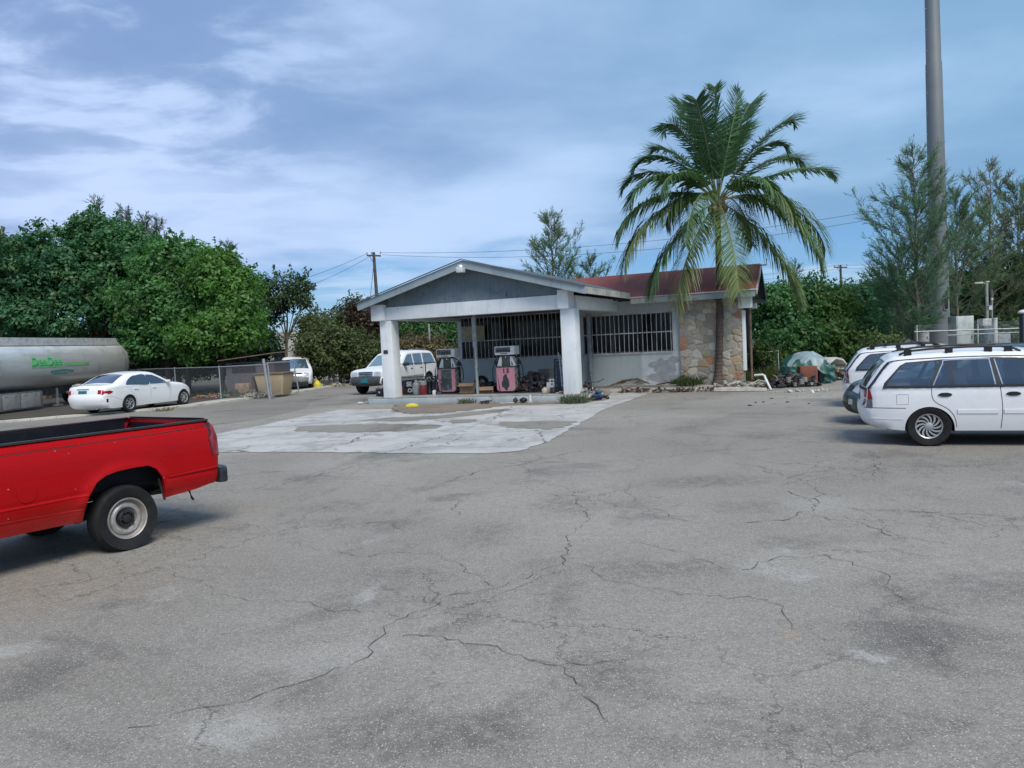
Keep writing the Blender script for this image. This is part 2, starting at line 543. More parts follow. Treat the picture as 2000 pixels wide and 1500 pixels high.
CONC = concrete('pad_concrete', (.50, .49, .465), (.33, .325, .31), .8)
pad_px = [(300, 884), (434, 884), (620, 884), (760, 886), (860, 887), (950, 887), (1012, 882), (1075, 863), (1110, 841), (1180, 801), (1240, 779), (1280, 765), (1236, 762), (1195, 768), (1180, 783), (1130, 787), (980, 789), (945, 798), (860, 806), (800, 808), (766, 806), (765, 800), (661, 801), (600, 812), (508, 832), (436, 846), (330, 862)]
pad = [tuple(gnd(*p)[:2]) for p in pad_px]
sheet('concrete_apron', ragged(pad, .05, .22, 3), 0.012, CONC)
PATCH = asphalt('patch_asphalt', (.90, .89, .87), .5, .6)
pp = [[(575, 842), (583, 834), (640, 831), (740, 829), (840, 830), (862, 834), (850, 838), (790, 843), (690, 846), (600, 845)],
      [(874, 825), (884, 821), (920, 820), (934, 823), (915, 827), (884, 828)],
      [(974, 830), (978, 825), (1060, 823), (1128, 824), (1112, 832), (1078, 840), (1010, 838), (975, 834)],
      [(700, 822), (770, 816), (850, 813), (960, 801), (1000, 800), (960, 808), (880, 817), (800, 823), (760, 824)]]
for i, q in enumerate(pp):
    o = sheet('asphalt_patch', ragged([tuple(gnd(*p)[:2]) for p in q], .11, .16, 10 + i), 0.016, PATCH)
OILY = asphalt('stained_asphalt', (.84, .77, .69), .2, .3)
SHADED = M('shaded_ground', (.055, .045, .033), .95, var=.4, scale=1.5, col2=(.10, .085, .055), amt=.6)  # dark ground sheet; shade of trees and tanker put into its colour
sheet('shaded_ground', ragged([(-30.5, 16.5), (-18.0, 26.2), (-15.4, 28.2), (-13.6, 30.2), (-12.6, 33.2), (-13.2, 40), (-14, 52), (-45, 52), (-45, 22)], .25, 1.0, 9), .028, SHADED)
sheet('stained_strip', ragged([tuple(gnd(*p)[:2]) for p in [(770, 802), (775, 790), (980, 787), (1180, 783), (1130, 789), (985, 793), (945, 799), (860, 808), (800, 810)]], .12, .2, 5), 0.020, OILY)

WALK = concrete('sidewalk_concrete', (.50, .47, .41), (.33, .30, .25), .5)
rim = [(x - .35, y + .25) for x, y in KERB]
wk = [(x - (.9 if i < 5 else 1.9), y + (.8 if i < 5 else .3)) for i, (x, y) in enumerate(KERB)]
mb = MB()
n = len(KERB)
vs = [(x, y, 0) for x, y in KERB] + [(x, y, .075) for x, y in KERB] + [(x, y, .075) for x, y in rim]
fs = []
for i in range(n - 1):
    fs += [(i, i + 1, n + i + 1, n + i), (n + i, n + i + 1, 2 * n + i + 1, 2 * n + i)]
mb.add(vs, fs)
tag(mb.build('kerb', concrete('kerb_concrete', (.62, .59, .52), (.42, .40, .35), .5, 2.0), doubles=True), kind='structure')
mb = MB()
mb.add([(x, y, .06) for x, y in rim] + [(x, y, .02) for x, y in wk], [(i, i + 1, n + i + 1, n + i) for i in range(n - 1)])
tag(mb.build('sidewalk', WALK), kind='structure')

# long wandering cracks in the old asphalt, a joint in the apron
CRACK = M('crack_dirt', (.075, .070, .062), .95, var=.5, scale=3)
mb = MB(); rng = random.Random(8)


def crack(px, w, z=.010):
    pts = []
    for a, b in zip(px[:-1], px[1:]):
        A, B = gnd(*a), gnd(*b); L = np.linalg.norm(B - A); k = max(2, int(L / .06))
        for j in range(k): pts.append(A + (B - A) * j / k)
    pts.append(gnd(*px[-1]))
    off = 0; q = []
    for i, p in enumerate(pts):
        off = off * .72 + rng.uniform(-.05, .05)
        d = pts[min(i + 1, len(pts) - 1)] - pts[max(i - 1, 0)]; d = d / (np.linalg.norm(d) + 1e-9)
        nrm = np.array([-d[1], d[0], 0])
        ww = w * rng.uniform(.06, .62)
        q.append((p + nrm * (off + ww / 2), p + nrm * (off - ww / 2)))
    vs = [(*(a[:2]), z) for pr in q for a in pr]
    mb.add(vs, [(2 * i, 2 * i + 1, 2 * i + 3, 2 * i + 2) for i in range(len(q) - 1)])


crack([(250, 1420), (420, 1378), (560, 1330), (700, 1296), (728, 1275), (735, 1240), (790, 1200), (870, 1165), (960, 1150), (1060, 1110), (1110, 1105), (1170, 1130), (1330, 1160), (1500, 1175)], .012)
crack([(790, 1242), (900, 1262), (1010, 1290), (1220, 1300)], .013)
crack([(1110, 1105), (1120, 1050), (1150, 1000), (1130, 960)], .014)
crack([(1450, 1022), (1560, 1012), (1592, 1000), (1596, 975), (1540, 960)], .022)
crack([(1592, 1008), (1680, 1024), (1750, 1048)], .016)
crack([(1440, 1112), (1530, 1090), (1620, 1083)], .014)
crack([(880, 940), (950, 918), (1010, 910), (1140, 880)], .022)
crack([(1800, 1000), (1870, 1015), (1920, 1030)], .016)
crack([(1230, 985), (1300, 1000), (1350, 1020)], .012)
crack([(890, 1010), (900, 985), (940, 965)], .014)
crack([(1160, 905), (1290, 895), (1420, 880)], .018)
crack([(1690, 880), (1720, 905), (1700, 930)], .016)
crack([(750, 886), (850, 858), (960, 822), (985, 800)], .035, .018)
crack([(670, 870), (720, 848), (760, 838)], .03, .018)
crack([(880, 850), (1060, 836), (1120, 838)], .02, .018)
crack([(500, 835), (640, 826), (700, 815)], .03, .018)
crack([(1560, 930), (1640, 915), (1760, 905), (1900, 912), (1990, 905)], .012)
crack([(1340, 930), (1420, 948), (1500, 940), (1560, 930)], .012)
crack([(640, 930), (760, 950), (880, 940)], .010)
crack([(560, 1060), (700, 1085), (860, 1075), (960, 1150)], .010)
crack([(1240, 1060), (1330, 1075), (1440, 1112)], .010)
crack([(1620, 1083), (1700, 1120), (1760, 1180), (1900, 1210)], .010)
crack([(340, 1120), (420, 1160), (560, 1175), (790, 1200)], .009)
crack([(1500, 1175), (1560, 1230), (1660, 1260)], .009)
crack([(1040, 1290), (1120, 1340), (1180, 1420)], .010)
crack([(1270, 895), (1230, 930), (1240, 985)], .010)
crack([(1010, 910), (1060, 945), (1130, 960)], .010)
tag(mb.build('pavement_cracks', CRACK, recalc=False), kind='structure')

# ------------------------------------------------------------------ service station
YAW = R(24)
UU = np.array([math.cos(YAW), -math.sin(YAW), 0]); VV = np.array([math.sin(YAW), math.cos(YAW), 0])
OO = np.array([1.539, 23.05, 0.0])


def uv(a, b, z=0.0):
    return OO + UU * a + VV * b + np.array([0, 0, z])


def paint_mat(name, c0, c1, peel, pk=.5, sc=1.0, lowdirt=True):
    m, t, b = newmat(name)
    oc = t.n.new('ShaderNodeTexCoord').outputs['Object']
    n1 = t.noise(oc, .8 * sc, 6, .6, .3); n2 = t.noise(t.vmul(oc, (1.2, 1.2, .8)), 2.2 * sc, 8, .7, .5)
    n3 = t.noise(t.vmul(oc, (3, 3, .35)), 3.0, 5, .6)
    col = t.mix(t.smooth(n1, .4, .65), c0, c1)
    col = t.mix(t.math('MULTIPLY', t.smooth(n2, .60, .66), pk), col, peel)
    col = t.mix(t.math('MULTIPLY', t.smooth(n3, .52, .75), .28), col, tuple(c * .5 for c in c1))
    setb(t, b, Base__Color=col, Roughness=.75)
    bump(t, b, t.noise(oc, 45, 5, .65), .25, .006)
    return m


WHITE = paint_mat('white_wall_paint', (.76, .79, .80), (.66, .70, .71), (.36, .37, .36), .25)
WALLP = paint_mat('pale_wall_paint', (.50, .55, .56), (.44, .49, .50), (.34, .35, .33), .3)
SILLP = paint_mat('lower_wall_paint', (.60, .635, .65), (.50, .54, .55), (.33, .335, .33), .55)
GREY = paint_mat('blue_grey_board', (.155, .200, .228), (.125, .165, .19), (.05, .055, .055), .85, 2.6)
FASC = paint_mat('fascia_paint', (.27, .33, .36), (.22, .275, .30), (.13, .13, .115), .6, 1.6)
FASW = paint_mat('weathered_fascia', (.42, .43, .40), (.28, .28, .25), (.075, .065, .05), 1.0, 3.0)
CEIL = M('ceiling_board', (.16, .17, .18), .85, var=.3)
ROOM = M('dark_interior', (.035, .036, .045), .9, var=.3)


def roofmat(name, c0, c1, c2):
    m, t, b = newmat(name)
    oc = t.n.new('ShaderNodeTexCoord').outputs['Object']
    br = t.add('ShaderNodeTexBrick', _offset=.5, Vector=oc, Color1=(.9, .9, .9, 1), Color2=(.62, .62, .62, 1), Mortar=(.35, .35, .35, 1), Scale=1.0, Mortar__Size=.012, Brick__Width=.32, Row__Height=.15)
    n1 = t.noise(oc, .7, 6, .65, .4); n2 = t.noise(t.vmul(oc, (2.5, .6, 1)), 1.6, 6, .65)
    col = t.mix(t.smooth(n1, .36, .66), c0, c1)
    col = t.mix(t.math('MULTIPLY', t.smooth(n2, .5, .72), .6), col, c2)
    col = t.mix(.5, col, t.mix(1.0, col, br.outputs[0], 'MULTIPLY'))
    setb(t, b, Base__Color=col, Roughness=.9)
    bump(t, b, br.outputs['Fac'], -.4, .012)
    return m


REDROOF = roofmat('red_shingle', (.285, .068, .054), (.215, .062, .050), (.25, .11, .08))
GREYROOF = roofmat('grey_shingle', (.12, .13, .14), (.08, .09, .095), (.06, .05, .05))

ST = thing('service_station', 'abandoned white filling station with red shingle roof, gabled pump canopy and barred windows', 'building', OO, -YAW)
G = .10   # floor plinth height
# plinth / walkway round the shop
mb = MB(); mb.box(-6.6, 5.1, 4.25, 10.8, 0.0, G)
mb.build('plinth', concrete('plinth_concrete', (.40, .38, .34), (.24, .23, .20), .8), ST, bevel=.02)
mb = MB(); mb.box(.3, 5.1, 3.05, 3.22, 0, .12); mb.box(-1.2, .28, 3.6, 3.74, 0, .09)
mb.build('walkway_kerb', concrete('old_kerb', (.56, .53, .47), (.34, .32, .28), .7, 2.0), ST, bevel=.02)
mb = MB(); mb.box(.29, 5.1, 3.225, 4.24, 0, .08)
mb.build('walkway', concrete('walk_dirt', (.32, .29, .24), (.18, .17, .13), .9, 2.0), ST)

WT, WS, WR = 2.66, 1.30, 3.12
WA = 2.89       # window head, sill, wall top
mb = MB()
mb.box(-6.13, 1.15, 5.0, 5.18, G, WS)                         # below the windows
mb.build('lower_wall', paint_mat('sage_wall_paint', (.43, .485, .485), (.37, .43, .43), (.30, .31, .29), .25), ST)
mb = MB(); mb.box(1.152, 2.54, 4.997, 5.18, G, WS)
mb.build('lower_wall', SILLP, ST)['label'] = 'patchy lower wall with paint worn to grey'
mb = MB()
mb.box(-1.12, 2.54, 5.0, 5.18, WT, WR); mb.box(-6.13, -1.121, 5.0, 5.18, WA, WR)
mb.box(-6.13, -5.98, 5.0, 5.18, WS + .001, WA - .001); mb.box(2.27, 2.54, 5.0, 5.18, WS + .001, WT - .001); mb.box(-1.12, -.98, 5.0, 5.18, WS + .001, WT - .001)
mb.build('upper_wall', WALLP, ST)
# worn grey patch on the lower right wall: real thin skim of bare render
rng = random.Random(4)
for cx, cz, rx, rz, k in ((2.0, .72, .42, .36, 22), (1.85, .40, .62, .17, 22), (2.28, 1.0, .2, .16, 16), (1.55, .85, .2, .12, 14), (2.35, .3, .2, .12, 14)):
    mb = MB()
    ring = [(cx + rx * math.cos(a) * rng.uniform(.7, 1.12), cz + rz * math.sin(a) * rng.uniform(.65, 1.15)) for a in [2 * math.pi * i / k for i in range(k)]]
    ring = [(min(x, 2.53), max(z, G + .01)) for x, z in ring]
    mb.prism(ring, 'y', 4.991 - .001 * rx, 4.998)
    mb.build('bare_render_patch', M('bare_render', (.36, .375, .38), .9, var=.4, scale=5, col2=(.50, .52, .53), amt=.8), ST)
# side and back walls, room
mb = MB(); mb.box(-6.13, -5.95, 5.19, 10.4, G, WR); mb.box(-5.94, 3.54, 10.22, 10.4, G, WR)
mb.build('back_wall', WALLP, ST)
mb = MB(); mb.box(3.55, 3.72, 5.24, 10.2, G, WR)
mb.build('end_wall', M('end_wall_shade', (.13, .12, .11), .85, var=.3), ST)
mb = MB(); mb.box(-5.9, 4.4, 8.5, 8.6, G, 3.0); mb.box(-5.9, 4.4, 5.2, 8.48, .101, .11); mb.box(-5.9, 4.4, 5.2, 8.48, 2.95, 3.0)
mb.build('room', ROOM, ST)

# rubble stone facing: one mesh, stones raised out of the mortar, each stone its own colour
def stone_panel(name, u0, u1, z0, z1, vface, seed, parent, step=.024):
    rs = np.random.RandomState(seed)
    nx, nz = int((u1 - u0) / step) + 1, int((z1 - z0) / step) + 1
    X, Z = np.meshgrid(np.linspace(u0, u1, nx), np.linspace(z0, z1, nz))
    # seeds on a jittered grid, stones wider than tall
    cells = []; y = z0 - .2
    while y < z1 + .2:
        rh = rs.uniform(.17, .29); x = u0 - .3 + rs.uniform(-.2, .1)
        while x < u1 + .3:
            cw = rs.uniform(.18, .42); cells.append((x + rs.uniform(-.06, .06), y + rs.uniform(-.08, .08))); x += cw
        y += rh
    S = np.array(cells)
    wx = X + .05 * np.sin(7 * Z + 3 * X) + .025 * np.sin(23 * X + 11 * Z) + .012 * np.sin(41 * Z - 17 * X); wz = Z + .04 * np.sin(9 * X + 2 * Z) + .022 * np.sin(27 * Z + 8 * X)
    D = np.sqrt((wx[..., None] - S[:, 0]) ** 2 * .75 + (wz[..., None] - S[:, 1]) ** 2 * 1.15)
    i1 = D.argmin(-1); ds = np.sort(D, -1); e = ds[..., 1] - ds[..., 0]
    h = np.clip(e / .055, 0, 1) ** .6
    pal = np.array([(.42, .375, .30), (.37, .33, .275), (.48, .435, .36), (.35, .33, .29), (.41, .29, .18), (.42, .22, .12), (.54, .51, .45), (.40, .335, .23), (.33, .32, .29)])
    pc = pal[rs.choice(len(pal), len(S), p=[.2, .15, .15, .13, .08, .05, .1, .08, .06])] * rs.uniform(.8, 1.15, (len(S), 1))
    lift = rs.uniform(.4, 1.0, len(S))
    col = pc[i1]; mort = np.array([.36, .32, .25])
    k = np.clip((e - .012) / .02, 0, 1)[..., None]
    col = col * k + mort * (1 - k)
    low_dark = (np.clip((.55 - Z) / .5, 0, 1) * (rs.rand(nz, nx) * .3 + .55) * (.5 + .5 * np.sin(5 * X + 3 * Z) ** 2))[..., None]
    col = col * (1 - .75 * low_dark) + np.array([.10, .10, .07]) * .75 * low_dark      # darker olive tone towards the wall foot
    n = rs.rand(nz, nx) * .006
    Y = vface - h * .05 * lift[i1] - n
    V = np.stack([X, Y, Z], -1).reshape(-1, 3)
    idx = np.arange(nx * nz).reshape(nz, nx)
    F = np.stack([idx[:-1, :-1], idx[:-1, 1:], idx[1:, 1:], idx[1:, :-1]], -1).reshape(-1, 4)
    o = raw_mesh(name, V, F, vcolmat('rubble_stone', .85, 30, .4, .35), parent, col.reshape(-1, 3))
    return o


stone_panel('stone_wall', 2.545, 4.62, G, 3.06, 4.90, 5, ST)
mb = MB(); mb.box(2.55, 4.64, 4.905, 5.235, G, 3.06)
mb.build('stone_backing', M('mortar', (.30, .285, .25), .9, var=.3), ST)
mb = MB(); mb.box(4.622, 4.72, 4.86, 5.1, .55, 2.55); mb.build('corner_board', WHITE, ST, bevel=.01)
mb = MB(); mb.box(4.56, 4.98, 4.62, 4.86, 2.62, 3.0); mb.build('eave_return', WHITE, ST, bevel=.01)
mb = MB(); mb.tube([(4.80, 5.6, .2), (4.80, 5.6, 2.9)], .045, 8); mb.build('downpipe', M('rust_pipe', (.19, .13, .10), .7, var=.4), ST, smooth=40)

# barred windows
for (a, b, WT) in ((-5.98, -1.12, WA), (-.98, 2.27, 2.66)):
    mb = MB()
    fr = M('window_frame_dark', (.05, .055, .06), .6)
    for q in ((a, a + .05, WS, WT), (b - .05, b, WS, WT), (a + .051, b - .051, WS, WS + .05), (a + .051, b - .051, WT - .05, WT)):
        mb.box(q[0], q[1], 5.06, 5.12, q[2], q[3])
    npan = 4 if b - a > 4 else 3
    for i in range(1, npan):
        x = a + (b - a) * i / npan; mb.box(x - .03, x + .03, 5.065, 5.115, WS + .051, WT - .051)
    w = mb.build('window', fr, ST)
    mb = MB(); mb.box(a + .052, b - .052, 5.085, 5.092, WS + .052, WT - .052)
    gm, gt, gb = newmat('shop_glass')
    setb(gt, gb, Base__Color=(.02, .025, .03), Roughness=.06)
    tr = gt.add('ShaderNodeBsdfTransparent', Color=(.55, .6, .62, 1))
    mx = gt.add('ShaderNodeMixShader', i0=.62, i1=gb.outputs[0], i2=tr.outputs[0]); gt.l.new(mx.outputs[0], gt.n['Material Output'].inputs[0])
    mb.build('pane', gm, w)
    mb = MB(); k = int((b - a) / .165); rr = random.Random(int(a * 10))
    for i in range(k + 1):
        x = a + .04 + (b - a - .08) * i / k
        mb.beam((x + rr.uniform(-.012, .012), 4.93, WS - .04), (x + rr.uniform(-.018, .018), 4.93, WT + .02), .017, .017, (0, 1, 0))
    for z in (WS - .02, 1.98, WT):
        mb.beam((a - .03, 4.945, z), (b + .03, 4.945, z), .012, .035)
    mb.build('grille', M('grille_bars', (.62, .61, .62), .6, .1, var=.3, col2=(.25, .17, .15), amt=.7, scale=4), w)
mb = MB(); mb.box(1.78, 2.2, 5.5, 5.9, .11, 2.15); mb.build('shelf_unit', M('orange_wood', (.36, .14, .06), .7), ST, bevel=.01)
mb = MB(); mb.box(-.85, -.1, 5.45, 5.8, .11, 1.62); mb.build('counter', M('red_counter', (.22, .07, .05), .7), ST, bevel=.01)
mb = MB(); mb.box(.3, .42, 5.3, 5.9, .11, 2.5); mb.build('partition', M('teal_partition', (.12, .19, .22), .8), ST)
mb = MB(); mb.box(-5.9, -4.9, 4.86, 4.90, 1.98, 2.56)
mb.build('window_board', M('yellowed_board', (.42, .38, .25), .8, var=.3, col2=(.22, .2, .15), amt=.7, scale=3), ST, bevel=.006)

# main gable roof, ridge parallel to the front
EV, RV, BV, EZ, RZ = 4.40, 7.7, 11.0, 3.13, 4.22
U0, U1, UR, UB = -6.6, 5.15, 4.98, 4.80          # the right rake is not quite square to the front
mb = MB()
th = .07
for (va, vb, ua) in ((EV, RV, U1), (BV, RV, UB)):
    mb.mi = 0; mb.add([(U0, va, EZ + th), (ua, va, EZ + th), (UR, vb, RZ + th), (U0, vb, RZ + th)], [(0, 1, 2, 3)])
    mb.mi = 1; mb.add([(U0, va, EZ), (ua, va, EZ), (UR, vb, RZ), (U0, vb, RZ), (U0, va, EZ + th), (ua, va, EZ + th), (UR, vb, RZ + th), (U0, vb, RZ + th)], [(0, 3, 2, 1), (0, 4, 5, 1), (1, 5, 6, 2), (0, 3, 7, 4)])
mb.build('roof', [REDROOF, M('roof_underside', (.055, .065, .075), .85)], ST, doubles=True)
mb = MB()
mb.box(1.0, U1 - .02, EV - .04, EV - .003, EZ - .16, EZ + .045)
mb.build('fascia', FASC, ST)
mb = MB(); mb.box(U0, UB - .02, BV + .003, BV + .04, EZ - .16, EZ + .045); mb.build('fascia', FASC, ST)
mb = MB(); mb.box(1.0, 2.55, EV - .052, EV - .042, EZ - .15, EZ + .02); mb.build('weathered_trim', FASW, ST)
mb = MB(); mb.box(1.0, U1, EV - .07, EV - .043, EZ + .05, EZ + .085); mb.build('drip_edge', M('white_drip', (.62, .63, .62), .5, var=.3, col2=(.3, .2, .15), amt=.5), ST)
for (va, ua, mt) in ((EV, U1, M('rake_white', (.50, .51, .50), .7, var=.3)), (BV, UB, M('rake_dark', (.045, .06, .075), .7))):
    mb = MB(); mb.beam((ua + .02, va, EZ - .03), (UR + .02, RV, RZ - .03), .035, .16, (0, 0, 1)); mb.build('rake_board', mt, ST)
mb = MB(); mb.prism([(5.3, 3.121), (10.1, 3.121), (7.7, 4.1)], 'x', 3.55, 3.7); mb.build('gable_wall', GREY, ST)
mb = MB(); mb.tube([(4.9, 7.4, 4.2), (5.22, 7.4, 4.2), (5.22, 7.4, 4.42)], .03, 6); mb.build('vent_pipe', STEEL, ST)
mb = MB(); mb.box(4.3, 4.55, 10.0, 10.25, 2.75, 2.95); mb.build('rear_bracket', WALLP, ST)

# canopy over the pumps
CX = -2.97
for x in (-6.40, 0.0):
    mb = MB(); mb.box(x, x + .45, 0.0, .45, .20, 2.775)
    mb.build('column', WHITE, ST, bevel=.015)
mb = MB(); mb.box(-6.12, -.02, -.02, .38, 2.78, 3.205); mb.build('beam', WHITE, ST, bevel=.012)
for x0, x1 in ((-6.62, -6.125), (-.015, .32)):
    mb = MB(); mb.box(x0, x1, -.16, .40, 2.777, 3.30 if x0 < -3 else 3.34); mb.build('beam_end', WHITE, ST, bevel=.012)
for x in (-6.35, .02):
    mb = MB(); mb.box(x, x + .36, .46, 4.98, 2.78, 3.18); mb.build('side_beam', WHITE, ST, bevel=.012)
mb = MB(); mb.box(-5.985, .015, .39, 4.97, 2.90, 2.94); mb.build('ceiling', CEIL, ST)
AZ, FZ, HX = 4.40, 3.33, 3.92        # apex, foot height, half span
sl = (AZ - FZ) / HX
# gable boards
mb = MB(); rng = random.Random(2); x = -6.05
while x < 0.1:
    w = .145
    top = AZ - .06 - abs(x + w / 2 - CX) * sl
    t1 = AZ - .06 - abs(x - CX) * sl; t2 = AZ - .06 - abs(x + w - CX) * sl
    if min(t1, t2) > 3.23:
        d = rng.uniform(0, .004)
        mb.add([(x, .02 - d, 3.208), (x + w - .003, .02 - d, 3.208), (x + w - .003, .02 - d, t2), (x, .02 - d, t1), (x, .06, 3.208), (x + w - .008, .06, 3.208), (x + w - .008, .06, t2), (x, .06, t1)],
               [(0, 1, 2, 3), (1, 5, 6, 2), (0, 3, 7, 4), (3, 2, 6, 7)])
    x += w
mb.build('gable_boards', GREY, ST)
mb = MB(); mb.prism([(-6.2, 3.2), (.26, 3.2), (.26, 3.33), (CX, AZ - .05), (-6.2, 3.33)], 'y', .062, .12); mb.build('gable_backing', CEIL, ST)
# roof slopes
VF, VB = -.42, 7.4
mb = MB()
for s in (-1, 1):
    x1 = CX + s * HX
    mb.add([(x1, VF, FZ), (CX, VF, AZ), (CX, VB, AZ), (x1, 4.38, FZ), (x1, VF, FZ + .06), (CX, VF, AZ + .06), (CX, VB, AZ + .06), (x1, 4.38, FZ + .06)],
           [(0, 1, 2, 3), (4, 7, 6, 5), (0, 4, 5, 1), (0, 3, 7, 4), (3, 2, 6, 7)])
mb.build('canopy_roof', GREYROOF, ST)
mb = MB()
for s in (-1, 1):
    x1 = CX + s * (HX + .02)
    z1 = FZ - .02
    mb.add([(x1, VF - .045, z1 - .17), (CX, VF - .045, AZ - .19), (CX, VF - .045, AZ + .05), (x1, VF - .045, z1 + .06),
            (x1, VF - .003, z1 - .17), (CX, VF - .003, AZ - .19), (CX, VF - .003, AZ + .05), (x1, VF - .003, z1 + .06)],
           [(0, 1, 2, 3), (7, 6, 5, 4), (0, 4, 5, 1), (2, 6, 7, 3), (0, 3, 7, 4)])
mb.build('rake_fascia', FASC, ST)
mb = MB()
for s in (-1, 1):
    x1 = CX + s * (HX + .03)
    mb.beam((x1, VF - .08, FZ + .065), (CX, VF - .08, AZ + .085), .06, .025)
mb.build('roof_trim', M('trim_dark', (.13, .17, .19), .7), ST)
mb = MB(); x1 = CX + HX
mb.box(x1 + .003, x1 + .04, VF - .04, 4.36, FZ - .17, FZ + .03); mb.build('side_fascia', FASW, ST)
mb = MB(); x1 = CX - HX
mb.box(x1 - .04, x1 - .003, VF - .04, 4.36, FZ - .17, FZ + .03); mb.build('side_fascia', FASC, ST)
for s in (-1, 1):
    xa, xb = CX + s * HX, CX + s * 3.3
    za, zb = FZ - .03, FZ - .03 + (HX - 3.3) * sl
    mb = MB(); mb.add([(xa, VF, za), (xb, VF, zb), (xb, 4.38, zb), (xa, 4.38, za)], [(0, 1, 2, 3)]); mb.build('soffit', M('soffit_paint', (.20, .25, .28), .8), ST)
# floodlight under the apex
L = MB(); L.box(CX - .10, CX + .12, VF - .30, VF - .06, AZ - .34, AZ - .17); fl = L.build('floodlight', M('lamp_housing', (.62, .64, .65), .45, .1), ST, bevel=.03)
L = MB(); L.lathe([(0, .09), (.06, .08), (.10, .04), (.115, 0)], 14, 'z', (CX + .01, VF - .18, AZ - .17)); L.build('lamp_dome', M('lamp_dome', (.78, .79, .80), .2, .6), fl, smooth=50)
# number plate on the left column
mb = MB(); mb.box(-6.30, -6.13, -.018, -.003, 1.68, 1.80); mb.build('small_sign', M('navy_sign', (.02, .035, .06), .5), ST, bevel=.004)
# drainpipe of grey block pieces behind the right column
mb = MB()
mb.tube([(-.72, 4.88, .12), (-.72, 4.88, 2.75)], .085, 12)
for z in (.5, .95, 1.25, 1.9): mb.tube([(-.72, 4.88, z), (-.72, 4.88, z + .05)], .10, 12)
mb.build('drainpipe', M('grey_pvc', (.27, .29, .31), .6, var=.3), ST, smooth=40)

# pump island with rounded ends
ISL = thing('pump_island', 'long raised concrete pump island with rounded chipped end under the canopy', 'island', OO, -YAW)
mb = MB()
poly = [(-6.95, -.03), (.35, -.03)] + [(.55 + .52 * math.sin(a), .49 - .52 * math.cos(a)) for a in [math.pi * i / 12 for i in range(1, 12)]] + [(.35, 1.01), (-6.95, 1.01)] + [(-6.95 - .25 * math.sin(a), .49 + .52 * math.cos(a)) for a in [math.pi * i / 8 for i in range(1, 8)]]
mb.prism(poly, 'z', 0, .19)
mb.build('island_base', paint_mat('island_paint', (.42, .48, .50), (.36, .41, .42), (.20, .20, .18), .8, 1.5), ISL, bevel=.02)
mb = MB(); mb.prism([(x * .999 - .003, .49 + (y - .49) * .985) for x, y in poly], 'z', .1905, .215)
mb.build('island_top', concrete('island_top', (.40, .39, .36), (.22, .21, .19), .9, 2.0), ISL, bevel=.008)
mb = MB(); mb.tube([(-3.36, .95, .215), (-3.36, .95, 2.89)], .05, 10); mb.box(-3.43, -3.29, .9, .97, 1.75, 2.75)
tag(mb.build('conduit_post', M('galv_post', (.36, .40, .41), .6, .3, var=.3), None, loc=OO, rotz=-YAW, smooth=40), 'thin galvanised conduit post between the two pumps, reaching the canopy ceiling', 'post')
# ------------------------------------------------------------------ vehicles
def cpaint(name, col, rough=.28, col2=None, amt=.3, scale=2.5, coat=.6):
    if name in _mc: return _mc[name]
    m, t, b = newmat(name)
    oc = t.n.new('ShaderNodeTexCoord').outputs['Object']
    n1 = t.noise(oc, scale, 7, .68, .4); n2 = t.noise(oc, 38, 4, .7)
    z = t.add('ShaderNodeSeparateXYZ', i0=oc).outputs[2]
    c = t.mix(t.math('MULTIPLY', t.smooth(n1, .45, .72), amt), col, col2 or tuple(x * .7 for x in col))
    road = t.math('MULTIPLY', t.smooth(t.math('ADD', z, t.math('MULTIPLY', n1, .35)), .80, .35), .38)   # road dust thrown up low on the body
    c = t.mix(road, c, tuple(.5 * x + .5 * y for x, y in zip(col, (.22, .19, .15))))
    c = t.mix(t.math('MULTIPLY', t.smooth(n2, .6, .8), .12), c, (.12, .11, .10))
    setb(t, b, Base__Color=c, Coat__Weight=coat, Coat__Roughness=.06)
    t.l.new(t.math('ADD', rough, t.math('MULTIPLY', n1, .22)), b.inputs['Roughness'])
    bump(t, b, n1, .06, .03)
    _mc[name] = m
    return m


WHITEP = cpaint('white_car_paint', (.74, .76, .78))
WHITEP2 = cpaint('white_sedan_paint', (.80, .81, .82))
REDP = cpaint('red_truck_paint', (.36, .0015, .003), .34, (.29, .002, .004), .5, coat=.16)
REDP.node_tree.nodes['Principled BSDF'].inputs['Specular IOR Level'].default_value = .10
GREENP = cpaint('dark_teal_paint', (.012, .035, .042), .3)
OLDWHITE = cpaint('chalky_white_paint', (.70, .71, .71), .5, (.56, .57, .57), .5, coat=.1)
GLASS = glass('car_glass', (.012, .017, .022), .02)
GLASS2 = glass('pale_car_glass', (.075, .11, .14), .20, (.72, .88, 1.0))
TRIM = M('window_rubber', (.02, .021, .025), .6)
REDLENS = M('red_lens', (.36, .008, .012), .25, coat=.25, spec=.3)
DARKLENS = M('grey_lens', (.16, .13, .14), .2, coat=.6)
CLEARLENS = M('headlight_lens', (.55, .58, .60), .15, .3, coat=.8)
TEALPLATE = M('teal_plate', (.01, .16, .20), .5)


def crom(pts, n=6):
    P = [Vector((p[0], p[1])) for p in pts]; out = []
    for i in range(len(P) - 1):
        p0 = P[max(i - 1, 0)]; p1, p2 = P[i], P[i + 1]; p3 = P[min(i + 2, len(P) - 1)]
        k = max(2, min(n, int((p2 - p1).length / .03) + 1))
        for j in range(k):
            t = j / k
            a = .5 * ((2 * p1) + (p2 - p0) * t + (2 * p0 - 5 * p1 + 4 * p2 - p3) * t * t + (3 * p1 - p0 - 3 * p2 + p3) * t ** 3)
            out.append((a.x, a.y))
    out.append(tuple(P[-1])); return out


